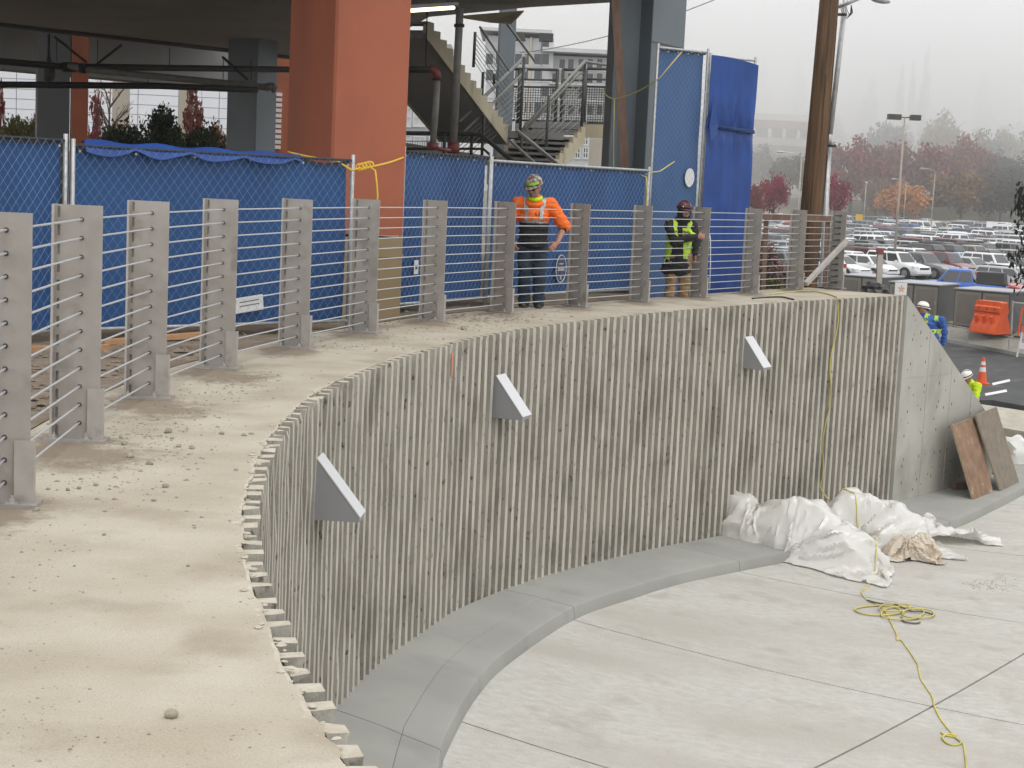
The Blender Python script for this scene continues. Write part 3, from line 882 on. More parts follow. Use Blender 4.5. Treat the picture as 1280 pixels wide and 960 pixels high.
for j in range(nz + 1):
    for i in range(nx + 1):
        u, v = i / nx, j / nz
        p = P0.lerp(P1, u); z = -.27 + 4.05 * v - .10 * (u * u) * v
        pin = math.exp(-((v - .724) / .035) ** 2)
        rad = math.exp(-(((v - .724) / .10) ** 2)) * (.03 * math.sin(u * 34 + 3 * v) * (1 - pin) + .02 * noise.noise(Vector((u * 9, v * 18, 3))))
        w = .022 * noise.noise(Vector((u * 3.2, v * 2.2, 7))) + .012 * noise.noise(Vector((u * 9, v * 3, 1))) + rad - .035 * pin
        p = p + nT * (.03 + w); vs.append(Vector((p.x, p.y, z)))
mb.add(vs, [(j * (nx + 1) + i, j * (nx + 1) + i + 1, (j + 1) * (nx + 1) + i + 1, (j + 1) * (nx + 1) + i) for j in range(nz) for i in range(nx)])
tp = mb.build("tarp", M_tarp2, th, smooth=True)
mb = MB()
for k in range(5):
    pts = [P0.lerp(P1, .02 + .96 * i / 12) + nT * (.045 + .015 * math.sin(i * 2 + k)) + Vector((0, 0, 2.655 - .05 * i / 12 + .025 * math.sin(i * 1.7 + k * 1.3))) for i in range(13)]
    mb.tube(pts, .014, 5)
mb.build("gathered_tie", mat("navy_tarp", (.008, .035, .12), rough=.6), tp, smooth=True)
mb = MB(); a = P0 + nT * .06
mb.add([a + Vector((.02, 0, 2.64)), a + Vector((.17, .03, 2.70)), a + Vector((.15, .0, 2.52)), a + Vector((.06, -.03, 2.40))], [(0, 1, 2, 3)])
mb.add([a + Vector((.02, 0, 2.64)), a + Vector((.17, .03, 2.70)), a + Vector((.06, .02, 3.06))], [(0, 1, 2)])
mb.build("loose_fold", M_tarp2, tp)

def paper(name, label, cat, c, w, h, nrm, shape="rect", tilt=0.0, m=None, marks=None):
    nrm = Vector(nrm).normalized(); s = nrm.cross(Vector((0, 0, 1))).normalized(); s = -s if s.x < 0 else s
    up = Vector((0, 0, 1)); s2 = s * math.cos(tilt) + up * math.sin(tilt); u2 = -s * math.sin(tilt) + up * math.cos(tilt)
    c = Vector(c)
    if shape == "rect": ring = [s2 * (a * w / 2) + u2 * (b * h / 2) for a, b in ((-1, -1), (1, -1), (1, 1), (-1, 1))]
    else: ring = [s2 * (math.cos(k * math.pi / 14) * w / 2) + u2 * (math.sin(k * math.pi / 14) * h / 2) for k in range(28)]
    mb = MB(); mb.hexa([c + r for r in ring], [c + r + nrm * .004 for r in ring])
    o = thing(name, label, cat, c)
    mb.build("sheet", m or M_white, o)
    for (x, y, ww, hh, mm) in (marks or []):
        b = MB(); cc = c + s2 * x + u2 * y + nrm * .006
        b.add([cc + s2 * (a * ww / 2) + u2 * (bb * hh / 2) for a, bb in ((-1, -1), (1, -1), (1, 1), (-1, 1))], [(0, 1, 2, 3)])
        b.build("print", mm, o)
    return o
nf2 = Vector((.707, -.707, 0)); nf3 = Vector((.88, -.47, 0)); nf4 = Vector((.82, -.57, 0))
def on_fence(px, P0, P1, off, py):
    # point on fence line seen at pixel column px
    best = None
    for k in range(401):
        p = Vector((P0[0] + (P1[0] - P0[0]) * k / 400, P0[1] + (P1[1] - P0[1]) * k / 400, 0))
        q = at(px, py, p.y)
        e = abs(q.x - p.x)
        if best is None or e < best[0]: best = (e, Vector((p.x, p.y, q.z)))
    return best[1] + off
paper("paper_sign", "white paper sheet tied low on the left blue screen", "sign", on_fence(312, (-4.07, 14.95), (-1.77, 17.25), nf2 * -.012, 380), .34, .155, nf2, tilt=.12, marks=[(0, .03, .24, .012, M_gpipe), (0, -.01, .24, .012, M_gpipe)])
paper("paper_sign", "narrow white card on the screen right of the terracotta column", "sign", on_fence(521, (-1.42, 19.8), (-.42, 21.7), nf3 * -.01, 334), .10, .17, nf3, marks=[(0, 0, .05, .05, M_black)])
og = paper("oval_sign", "dark oval badge with white rim on the blue screen, right of the orange shirt", "sign", on_fence(702, (-.40, 21.8), (1.93, 25.1), nf4 * -.012, 336), .27, .40, nf4, shape="oval", m=mat("badge_purple", (.05, .055, .12), rough=.6))
cB = Vector(og.location) + nf4 * .006; sB = Vector((.57, .82, 0))
mb = MB(); mb.tube([cB + sB * (.13 * math.cos(k * math.pi / 16)) + Vector((0, 0, .195 * math.sin(k * math.pi / 16))) for k in range(33)], .006, 5); mb.build("rim", M_white, og)
mb = MB()
for z, w in ((.07, .10), (.0, .17), (-.02, .17)): mb.box(cB + Vector((0, 0, z)), (w, .004, .016), Matrix.Rotation(math.atan2(sB.y, sB.x), 3, 'Z'))
mb.box(cB + Vector((0, 0, -.13)), (.03, .004, .05), Matrix.Rotation(math.atan2(sB.y, sB.x), 3, 'Z'))
mb.build("print", M_winl, og)
paper("paper_circle", "white round paper on the tall faded blue panel", "sign", on_fence(862, (2.05, 26.2), (2.90, 26.75), Vector((.54, -.84, 0)) * .0, 222), .19, .30, (.54, -.84, 0), shape="oval")

# ------------------------------------------------------------------ timber, ropes near the fences
def plank(label, a, b, w, h, m=M_wood, name="timber_plank", cat="plank"):
    o = thing(name, label, cat, (Vector(a) + Vector(b)) / 2)
    MB().bar(a, b, w, h).build("board", m, o); return o
plank("pale timber plank on the dirt behind the first railing posts", at(25, 437, 14.0), at(134, 434, 14.6), .09, .05)
plank("long timber plank on the dirt along the foot of the left blue screen", at(128, 428, 14.9), at(252, 418, 15.6), .09, .045)
plank("short timber block on concrete at the foot of the narrow blue panel", at(500, 381, 20.6), at(521, 380, 20.8), .08, .05)
o = thing("concrete_block", "grey concrete block at the foot of the narrow blue panel", "block", at(510, 395, 20.4))
MB().box(at(511, 393, 20.6), (.32, .3, .30)).build("block", M_wing, o)
o = thing("timber_brace", "weathered timber brace leaning against the slate column", "brace", at(784, 218, 27.2))
MB().bar(at(786, 300, 27.2), at(769, -6, 28.0), .14, .06, up=(0, 1, 0)).build("board", M_brace, o)
def rope(label, pts, r, m=M_rope, name="rope", cat="rope"):
    o = thing(name, label, cat, pts[0]); MB().tube(pts, r, 6).build("strand", m, o, smooth=True); return o
def sag(a, b, s, n=10):
    return [a.lerp(b, i / n) - Vector((0, 0, s * 4 * (i / n) * (1 - i / n))) for i in range(n + 1)]
ro = rope("orange yellow rope knotted round the post before the terracotta column", sag(at(360, 190, 17.6), at(421, 201, 17.2), .01) + [at(440, 213, 17.1)] + sag(at(450, 210, 17.15), at(506, 196, 18.8), .02), .011)
mb = MB()
for k in range(4): mb.tube([at(450 + k * 4 + 5 * math.sin(a), 209 - k + 4 * math.cos(a), 17.15) for a in [q * .7 for q in range(10)]], .010, 5)
mb.build("knot", M_rope, ro, smooth=True)
mb = MB(); mb.tube([at(462, 209, 17.15), at(469, 213, 17.1), at(471, 230, 17.1), at(472, 245, 17.1), at(470, 262, 17.1)], .010, 5); mb.build("tail", M_rope, ro, smooth=True)
rope("faded yellow rope tied from the timber brace up to the tall panel", sag(at(752, 113, 27.9), at(768, 124, 27.3), .03) + sag(at(769, 124, 27.3), at(825, 97, 26.1), .05) + [at(852, 65, 26.3)], .010, M_rope2)
rope("faded yellow rope hanging down beside the timber brace", [at(768, 124, 27.3), at(767, 170, 27.25), at(767, 216, 27.2), at(766, 240, 27.2)], .009, M_rope2)
rope("pale rope stretched along the rail top to the tall panel", sag(at(785, 217, 25.2), at(825, 214, 25.6), .01) + [at(843, 202, 25.9)], .010, M_rope2)
rope("yellow rope looped over the fence end and hanging to the ground", [at(801, 219, 24.6), at(808, 222, 24.4), at(809, 240, 24.4), at(807, 270, 24.4), at(808, 300, 24.4)], .012, M_rope2)
rope("white cord hanging on the right side of the bare blue tarp", [at(885, 281, 25.8), at(888, 300, 25.7), at(888, 330, 25.7), at(887, 362, 25.7)], .010, M_white, "cord", "cord")

# ------------------------------------------------------------------ elevated station structure
st = thing("elevated_structure", "dark concrete elevated deck on terracotta and slate columns over the yard", "structure", (-2, 18.5, 0))
ZS = 5.3
poly = [(-1.2, 17.4), (3.35, 32.2), (1.92, 33.5), (0, 35.4), (-2.3, 38.5), (-6.0, 55.3), (-14.4, 46.0), (-30, 28.6), (-14, 9.5)]
mb = MB(); mb.prism(poly, ZS, ZS + 1.3); mb.build("deck_slab", M_soffit, st)
mb = MB(); mb.prism([(-24, 50), (-9.0, 66), (-8, 65), (-23, 49)], 4.55, 7.0); mb.build("cross_beam", M_soffit, st)
mb = MB(); mb.prism([(-15.2, 45.3), (-6.3, 55.2), (-6.0, 55.0), (-14.9, 45.1)], ZS - .1, ZS - .002); mb.build("edge_trim", M_dsteel, st)
mb = MB(); mb.prism([(-14.9, 46.6), (-6.3, 56.1), (-22, 72), (-31, 62)], 6.6, 7.5); mb.build("upper_slab", M_soffit, st)
# terracotta column
C0, C1 = at(415, 200, 18.3), at(508, 200, 18.75)
CL = at(357, 200, 19.1)
def column(name, quad, z0, z1, m, parent, bev=.025):
    mb = MB(); q = [Vector((p[0], p[1], 0)) for p in quad]; out = []
    for i in range(len(q)):
        a, b, c = q[i - 1], q[i], q[(i + 1) % len(q)]
        out += [b + (a - b).normalized() * bev, b + (c - b).normalized() * bev]
    mb.prism(out, z0, z1); return mb.build(name, m, parent)
quad = [C0, C1, C1 + (CL - C0), CL]
column("terracotta_column", quad, .95, ZS - .003, M_orange, st)
cen = sum((Vector((p.x, p.y, 0)) for p in quad), Vector()) / 4
column("column_base", [cen + (Vector((p.x, p.y, 0)) - cen) * 1.01 for p in quad], -.1, .92, M_tan, st)
column("base_band", [cen + (Vector((p.x, p.y, 0)) - cen) * 1.03 for p in quad], .70, .74, M_tan, st)
# slate column on the right: web with two flanges
S0, S1, S2, S3 = at(757, 100, 30.2), at(766, 100, 29.2), at(812, 100, 29.2), at(853, 100, 30.4)
def H(p): return Vector((p.x, p.y, 0))
column("slate_column", [H(S2), H(S3), H(S3) + Vector((-.55, .62, 0)), H(S2) + Vector((-.52, .62, 0))], -.1, ZS - .003, M_blue, st, .012)
column("slate_flange", [H(S0), H(S1), H(S1) + Vector((.14, .1, 0)), H(S0) + Vector((.14, .2, 0))], -.1, ZS - .004, M_blue, st, .006)
column("slate_web", [H(S1) + Vector((.04, .12, 0)), H(S2) + Vector((.02, .30, 0)), H(S2) + Vector((-.2, .7, 0)), H(S1) + Vector((.0, .7, 0))], -.1, ZS - .005, M_blue, st, .006)
mb = MB()
for z in (4.15,):
    a, b = H(S2), H(S3); o_ = (b - a).cross(Vector((0, 0, 1))).normalized()
    o_ = o_ if o_.y < 0 else -o_
    mb.hexa([a + o_ * .004 + Vector((0, 0, z)), b + o_ * .004 + Vector((0, 0, z)), b + o_ * .004 + Vector((0, 0, z + .025)), a + o_ * .004 + Vector((0, 0, z + .025))], [a + o_ * .0 + Vector((0, 0, z)), b + o_ * 0 + Vector((0, 0, z)), b + Vector((0, 0, z + .025)), a + Vector((0, 0, z + .025))])
mb.build("joint_line", M_dsteel, st)
# back columns
def colpx(name, x0, x1, x2, d0, d1, d2, m1, m2=None):
    a, b, c = H(at(x0, 150, d0)), H(at(x1, 150, d1)), H(at(x2, 150, d2))
    column(name, [a, b, c, a + (c - b)], -.1, ZS + 2.5, m1, st, .02)
colpx("slate_back_column", 283, 320, 345, 48, 47, 48.0, M_blue)
colpx("dark_back_column", 44, 46, 87, 50.8, 50.0, 50.0, mat("charcoal_paint", (.06, .062, .064), rough=.6))
colpx("terracotta_back_column", 87.5, 89, 110, 50.3, 50.0, 50.2, M_orange)
# stair column behind
colpx("stair_column", 618, 620, 640, 41.6, 41, 41.3, M_blue)
# pipes, hangers and braces
def pipe(name, pts, r, m, parent=st, n=8):
    MB().tube(pts, r, n).build(name, m, parent, smooth=True)
pipe("drain_pipe", [at(-20, 75, 42), at(75, 83, 43), at(112, 83.5, 43.5), at(362, 87, 47)], .085, M_pipe)
pipe("drain_pipe", [at(-20, 105.5, 38), at(200, 107.5, 39), at(322, 112.5, 40)], .075, M_pipe)
pipe("grey_pipe", [at(85, 82, 43), at(110, 87, 43), at(220, 98, 42), at(333, 109, 41)], .085, M_gpipe)
pipe("pipe_elbow", [at(333, 109, 41), at(340, 108, 41), at(345, 113, 41)], .10, M_gpipe)
pipe("pipe_coupling", [at(78, 84, 43), at(96, 84, 43.2)], .13, M_pipe)
pipe("pipe_coupling", [at(100, 85, 43), at(108, 86, 43)], .13, M_pipe)
for a, b in (((68, 46), (108, 78)), ((152, 56), (121, 80)), ((278, 71), (310, 100)), ((61, 42), (61, 76))):
    pipe("hanger_brace", [at(*a, 44), at(*b, 44)], .035, M_pipe)
for x, y0, y1 in ((71, 47, 77), (122, 50, 80), (212, 60, 82), (279, 70, 96), (314, 75, 100), (279, 90, 100), (185, 95, 103)):
    pipe("hanger_rod", [at(x, y0, 44), at(x, y1, 43.5)], .012, M_pipe, n=5)
mb = MB(); c = at(61, 92, 43)
mb.ell(c, (.17, .17, .24), None, 12, 8); mb.tube([c + Vector((0, 0, .2)), c + Vector((0, 0, .4))], .06, 8)
mb.build("pendant_lamp", M_dsteel, st, smooth=True)
pipe("stair_hanger_rod", [at(534, 15, 33), at(532, 84, 33)], .012, M_pipe, n=5)
# standpipes beside the terracotta column
pipe("standpipe", [at(575, 10, 27), at(572.5, 60, 27), at(567, 178, 27)], .062, M_gpipe)
pipe("pipe_collar", [at(574, 30, 27), at(574, 34, 27)], .085, M_pipe)
pipe("red_flange", [at(567, 178, 27), at(566.5, 192, 27)], .10, M_redpipe)
pipe("riser_pipe", [at(546.5, 98, 26), at(545, 130, 26), at(541, 180, 26)], .052, M_gpipe)
pipe("red_elbow", [at(537, 86, 26), at(542, 87, 26), at(545.5, 91, 26), at(546.5, 99, 26)], .066, M_redpipe)
pipe("branch_pipe", [at(500, 87, 26.2), at(538, 87, 26)], .052, M_pipe)
pipe("red_flange", [at(541, 178, 26), at(540.5, 187, 26)], .09, M_redpipe)
pipe("pipe_collar", [at(546.4, 98, 26), at(546.3, 100.5, 26)], .08, M_pipe)
pipe("valve_bar", [at(548, 186, 26), at(562, 188, 26.5)], .03, M_redpipe)
# lit fluorescent fixture under the slab
fl = thing("strip_light", "lit fluorescent strip light under the deck right of the terracotta column", "light", at(540, 10, 24))
a, b = at(498, 14.2, 24), at(567, 9.6, 25.5)
MB().tube([a, b], .028, 8).build("tube", M_lamp, fl)
MB().bar(a + Vector((0, 0, .06)), b + Vector((0, 0, .06)), .16, .05).build("housing", M_gpipe, fl)
MB().tube([at(508, 8, 24.2), at(508, -60, 24.2)], .012, 5).build("hanger", M_pipe, fl)
MB().tube([at(560, 6, 25.4), at(560, -60, 25.4)], .012, 5).build("hanger", M_pipe, fl)

# ------------------------------------------------------------------ stairs
sr = thing("stairway", "cream concrete stairway with dark steel railings under the elevated deck", "stairs", at(640, 230, 38))
# upper flight: rises to the left and towards the camera
A0, A1 = at(634, 163, 38), at(533, 27, 33)
wv = Vector((-1.5, .6, 0)); dn = Vector((0, 0, -1))
def flight(A0, A1, wv, n, th, name):
    rise = (A1.z - A0.z) / n; run = (A1 - A0); run.z = 0; run /= n
    for k in range(n):                                   # treads
        mb = MB(); p = A0 + run * k + Vector((0, 0, rise * k))
        q = [p, p + run * 1.12, p + run * 1.12 + wv, p + wv]
        mb.hexa([v + Vector((0, 0, rise - .055)) for v in q], [v + Vector((0, 0, rise)) for v in q]); mb.build("tread", M_soffit, sr)
    mb = MB()
    q = [A0, A1, A1 + wv, A0 + wv]
    mb.hexa([v + Vector((0, 0, -th)) for v in q], [v + Vector((0, 0, -th + .1)) for v in q]); mb.build("stair_soffit", M_soffit, sr)
    sw = wv.normalized()
    for off, nm in ((0, "stringer"), (wv.length, "stringer")):
        mb = MB(); lo = []; hi = []
        outl = [A0 + Vector((0, 0, -th))]
        for k in range(n):
            p = A0 + run * k + Vector((0, 0, rise * k)); outl += [p + Vector((0, 0, 0)), p + Vector((0, 0, rise + .01))]
        outl += [A1 + Vector((0, 0, .01)), A1 + Vector((0, 0, -th))]
        s_ = sw * (off - (.02 if off == 0 else 0)); e_ = sw * .09
        mb.hexa([v + s_ for v in outl], [v + s_ + e_ for v in outl]); mb.build(nm, M_cream, sr)
flight(A0, A1, wv, 14, .32, "upper")
# landing at the foot of it, and the entry platform on the right
mb = MB(); L0 = A0 + Vector((-1.7, .2, -.16)); mb.hexa([L0, L0 + Vector((3.0, -.2, 0)), L0 + Vector((3.0, 1.4, 0)), L0 + Vector((0, 1.4, 0))], [L0 + Vector((0, 0, .16)), L0 + Vector((3.0, -.2, .16)), L0 + Vector((3.0, 1.4, .16)), L0 + Vector((0, 1.4, .16))])
mb.build("landing", M_soffit, sr)
dP = 40
p0, p1 = at(655, 152, dP), at(757, 153, dP)
mb = MB(); mb.hexa([p0 + Vector((0, 0, -.22)), p1 + Vector((0, 0, -.22)), p1 + Vector((0, 2.2, -.22)), p0 + Vector((0, 2.2, -.22))], [p0, p1, p1 + Vector((0, 2.2, 0)), p0 + Vector((0, 2.2, 0))])
mb.build("platform", M_soffit, sr)
mb = MB(); q0, q1 = at(726, 158, dP - .05), at(757, 158, dP - .05)
mb.hexa([q0 + Vector((0, -.1, -.26)), q1 + Vector((0, -.1, -.26)), q1 + Vector((0, .1, -.26)), q0 + Vector((0, .1, -.26))], [q0 + Vector((0, -.1, .04)), q1 + Vector((0, -.1, .04)), q1 + Vector((0, .1, .04)), q0 + Vector((0, .1, .04))])
mb.build("platform_edge", M_cream, sr)
# lower flight: from the platform down towards the left and the camera
B1, B0 = at(731, 160, 39.5), at(686, 214, 35.6)
flight(B0, B1, Vector((-1.25, .35, 0)), 8, .34, "lower")
def rl(name, pts, r=.03, m=M_rail): MB().tube(pts, r, 6).build(name, m, sr, smooth=True)
# railings
rl("handrail", [at(655, 160, 37.0), at(731, 77, 39.4), at(757, 81, 39.8)], .042)
rl("handrail", [at(652, 168, 37.1), at(724, 92, 39.4), at(731, 92, 39.5)], .026)
rl("handrail", [at(574, 152, 36), at(657, 70, 38.5)], .040)
rl("handrail", [at(578, 166, 36), at(658, 87, 38.5)], .026)
rl("handrail", [at(634, 30, 36.2), at(668, 76, 38)], .030)
rl("handrail", [at(600, 34, 34.5), at(636, 88, 37.5)], .026)
rl("handrail", [at(646, 163, 37), at(710, 216, 34.5)], .042)
rl("handrail", [at(638, 176, 37), at(686, 220, 35)], .034)
rl("handrail", [at(505, 166.5, 33), at(600, 167.5, 34), at(646, 206, 33)], .050, M_dsteel)
rl("handrail", [at(505, 186, 33), at(604, 186, 34), at(620, 200, 33.5)], .030, M_dsteel)
for x, y0, y1, d in ((655, 71, 205, 38), (731, 77, 160, 39.5), (686, 120, 215, 37.5), (653, 160, 212, 37), (606, 120, 200, 36.5), (604, 90, 140, 37), (594, 40, 84, 37.5), (618, 92, 106, 38), (590, 168, 200, 34), (556, 167, 195, 33.5)):
    rl("rail_post", [at(x, y0, d), at(x - (y1 - y0) * .05, y1, d)], .038, M_dsteel)
# stainless infill cables of the stair rail
for k in range(7):
    rl("infill_cable", [at(656 - k * 1.0, 172 + k * 7, 37.1), at(729 - k * .6, 96 + k * 9, 39.4)], .008, M_rail)
    rl("infill_cable", [at(574 - k * .6, 172 + k * 6, 36), at(655, 94 + k * 8, 38.5)], .008, M_rail)
    rl("infill_cable", [at(594 + k * 0, 42 + k * 6, 36), at(636, 95 + k * 8, 38)], .007, M_dsteel)
# platform guard: frames with wire grid
def guard(x0, x1, yt, yb, d):
    rl("guard_rail", [at(x0, yt, d), at(x1, yt + (x1 - x0) * .02, d)], .040, M_dsteel)
    rl("guard_rail", [at(x0, yt + 13, d), at(x1, yt + 13 + (x1 - x0) * .02, d)], .028, M_dsteel)
    rl("guard_rail", [at(x0, yb, d), at(x1, yb + (x1 - x0) * .02, d)], .028, M_dsteel)
    rl("guard_rail", [at(x0, yt + 22, d), at(x1, yt + 22 + (x1 - x0) * .02, d)], .028, M_dsteel)
    mb = MB(); x = x0
    while x < x1:
        mb.tube([at(x, yt + 22, d), at(x - 2.5, yb, d)], .008, 4, cap=False); x += 3.1
    y = yt + 23
    while y < yb:
        mb.tube([at(x0, y, d), at(x1, y + (x1 - x0) * .02, d)], .008, 4, cap=False); y += 3.1
    o = mb.build("guard_mesh", M_dsteel, sr); tag(o, kind="stuff")
guard(636, 698, 86, 150, 42.0)
guard(704, 733, 87, 152, 42.0)
guard(734, 760, 86, 153, 40.0)
for x in (650, 697, 704, 733): rl("guard_post", [at(x, 86, 42), at(x - 3, 154, 42)], .045, M_dsteel)
mb = MB(); mb.hexa([at(505, 200, 36), at(735, 215, 36), at(735, 215, 40), at(505, 200, 40)], [at(505, 178, 36), at(640, 200, 36), at(640, 200, 40), at(505, 178, 40)])
mb.build("stair_base", M_soffit, sr)
mb = MB(); q = [at(570, 20, 35), at(655, 13, 34.5), at(640, 29, 34.5), at(612, 27, 34.8)]
mb.hexa(q, [v + Vector((0, .25, 0)) for v in q]); mb.build("upper_landing_fascia", M_cream, sr)

# ------------------------------------------------------------------ poles and street lamps near the railing end
up_ = thing("utility_pole", "thick brown wooden utility pole rising behind the end of the railing", "pole", at(1000, 400, 31))
b0, b1 = at(1001, 420, 31), at(1040, -40, 31)
mb = MB(); pts = [b0.lerp(b1, i / 14) for i in range(15)]
mb.tube([pts[0] - Vector((.02, 0, 1.6))] + pts, [.235] + [.230 - .055 * i / 14 for i in range(15)], 20); mb.build("shaft", M_pole, up_, smooth=True)
mb = MB(); 
for i in range(9):
    a0 = rnd.uniform(0, 6.28); k = rnd.randint(1, 10); q = pts[k]; rr = .230 - .055 * k / 14
    d_ = Vector((math.cos(a0), -abs(math.sin(a0)), 0)); mb.tube([q + d_ * (rr - .004), q + d_ * (rr - .002) + (pts[min(k + 3, 14)] - q)], .006, 4)
mb.build("crack", M_pipe, up_)
mast = thing("conduit_mast", "slim grey steel conduit mast strapped to the wooden pole with a street light arm", "mast", at(1026, 400, 31.6))
m0, m1 = at(1024, 420, 31.6), at(1059, -20, 31.6)
MB().tube([m0 - Vector((0, 0, 1.4)), m0, at(1036, 180, 31.6)], .058, 10).build("shaft", M_galv, mast, smooth=True)
MB().tube([at(1036, 182, 31.6), m1], .050, 10).build("upper_shaft", M_galv, mast, smooth=True)
MB().tube([at(1036.5, 168, 31.6), at(1035.5, 182, 31.6)], .066, 10).build("joint_sleeve", M_galv, mast, smooth=True)
for y, x0, x1 in ((182, 1030, 1045), (18, 1044, 1058)):
    MB().bar(at(x0, y, 31.5), at(x1, y + .5, 31.5), .05, .05).build("strap", M_pipe, mast)
MB().tube([at(1044, 10, 31.4), at(1060, 4, 31.3), at(1078, -4, 31.2)], .035, 8).build("light_arm", M_galv, mast, smooth=True)
mb = MB(); c = at(1100, 0, 31)
mb.ell(c, (.20, .10, .06), Matrix.Rotation(R(8), 3, 'Y'), 14, 8); mb.build("lamp_head", M_galv, mast, smooth=True)
mb = MB()
for k in range(4):
    mb.tube([at(1050 + k * 2, 4 + k, 31.4), at(1052 + k * 3, 14 + k, 31.4), at(1058 + k, 24 - k, 31.4), at(1063 + k, 16, 31.4), at(1064, 6, 31.4)], .006, 4)
o = mb.build("wire_loop", M_pipe, mast)
o = thing("timber_rail", "brown timber rail behind the last railing posts in front of the wooden pole", "rail", at(1000, 272, 30.2))
MB().bar(at(940, 270.5, 30.2), at(1044, 274, 30.2), .07, .10).build("board", M_brace, o)
for x in (958, 1035): MB().bar(at(x, 272, 30.28), at(x - 5, 380, 30.28), .08, .08).build("leg", M_brace, o)
o = thing("steel_stub_post", "bright steel channel post standing just past the end of the wall", "post", at(1098, 370, 30.0))
MB().bar(at(1097, 400, 30), at(1100, 318, 30), .10, .08, up=(0, 1, 0)).build("channel", M_steeledge, o)
MB().box(at(1100, 314, 30), (.12, .10, .11)).build("cap", mat("red_cap", (.22, .05, .05), rough=.6), o)
# black bag
def crumple(mb, c, r, seed, amp=.22, sub=4, flat=True, squash=None):
    bm = bmesh.new(); bmesh.ops.create_icosphere(bm, subdivisions=sub, radius=1)
    c = Vector(c)
    for v in bm.verts:
        n = v.co.normalized()
        q = n * 1.6 + Vector((seed, seed * .37, seed * 1.3))
        f = 1 + amp * (1.2 * (abs(noise.noise(q * 1.1)) - .3) + .9 * (.5 - abs(noise.noise(q * 2.3 + Vector((3, 1, 8))))) + .45 * (.5 - abs(noise.noise(q * 5.0))) + .2 * (.5 - abs(noise.noise(q * 10.5))))
        v.co = Vector((n.x * r[0], n.y * r[1], n.z * r[2])) * f
        if v.co.z < 0: v.co.z *= .12
    vs = [c + v.co for v in bm.verts]; idx = {v: i for i, v in enumerate(bm.verts)}
    mb.add(vs, [[idx[v] for v in f.verts] for f in bm.faces]); bm.free(); return mb
o = thing("black_bag", "crumpled black plastic bag lying at the far end of the deck", "bag", at(1092, 367, 28.6))
crumple(MB(), at(1093, 364.5, 28.6), (.20, .14, .15), 3, .5, 3).build("film", M_black, o)
sg = thing("small_sign", "small white notice with an orange leaf mark above the end wall", "sign", at(1127, 372, 33))
c = at(1126, 361, 33)
MB().box(c, (.24, .02, .25)).build("board", M_white, sg)
MB().tube([c + Vector((0, .02, 0)), c + Vector((-.02, .02, -1.6))], .015, 6).build("stake", M_wood, sg)
mb = MB()
for k in range(5):
    a = k * 1.256 + .3; mb.add([c + Vector((.01, -.014, 0)), c + Vector((.01 + .05 * math.cos(a - .3), -.014, .05 * math.sin(a - .3))), c + Vector((.01 + .075 * math.cos(a), -.014, .075 * math.sin(a))), c + Vector((.01 + .05 * math.cos(a + .3), -.014, .05 * math.sin(a + .3)))], [(0, 1, 2, 3)])
mb.build("leaf_mark", M_leafm, sg)

def ground_z(x, y): return gz(x, y)
def lamp_post(label, px, py_top, d, heads=2, r=.09, group="lamp posts of the car park", hw=.75):
    t = at(px, py_top, d); zb = gz(t.x, t.y) - .2
    th = thing("lamp_post", label, "lamp post", (t.x, t.y, zb), 0, group)
    MB().tube([Vector((t.x, t.y, zb)), t], [r, r * .6], 8).build("pole", M_conc_b, th, smooth=True)
    if heads == 2:
        for s in (-1, 1):
            MB().bar(t, t + Vector((s * .5, 0, .05)), .08, .08).build("arm", M_dsteel, th)
            mb = MB(); mb.box(t + Vector((s * (.12 + hw), -.1 * s, .02)), (hw * (1.5 if s < 0 else 1.15), .6, hw * .62)); mb.build("lamp_head", M_dsteel, th)
    elif heads == 1:
        MB().tube([t, t + Vector((-.6, 0, .35)), t + Vector((-1.6, 0, .42))], .05, 6).build("arm", M_galv, th)
        mb = MB(); mb.ell(t + Vector((-1.9, 0, .42)), (.42, .18, .10)); mb.build("lamp_head", M_galv, th, smooth=True)
    else:
        MB().box(t, (.3, .3, .16)).build("cap", M_white, th)
    return th
lamp_post("tall lamp post with two dark box heads standing over the middle of the car park", 1131, 147, 120, 2, .10, hw=.62)
lamp_post("lamp post with two dark box heads seen behind the stair platform", 664, 47, 75, 2, .10, hw=.55)
lamp_post("thin street lamp with a short arm just left of the wooden pole", 1002, 197, 150, 1, .09)
lamp_post("thin pale post left of the orange tree at the far edge of the car park", 1083, 228, 235, 0, .10)
lamp_post("thin pale post right of the orange tree at the far edge of the car park", 1169, 215, 235, 1, .10)
lamp_post("short thin post just behind the orange tree", 1133, 228, 250, 1, .09)
ow = thing("overhead_wire", "thin overhead wire crossing the sky behind the slate column", "wire", at(850, 20, 60))
MB().tube([at(650, 66, 70) + (at(925, -14, 60) - at(650, 66, 70)) * (i / 12) - Vector((0, 0, .35 * 4 * (i / 12) * (1 - i / 12))) for i in range(13)], .018, 4).build("strand", M_gpipe, ow)

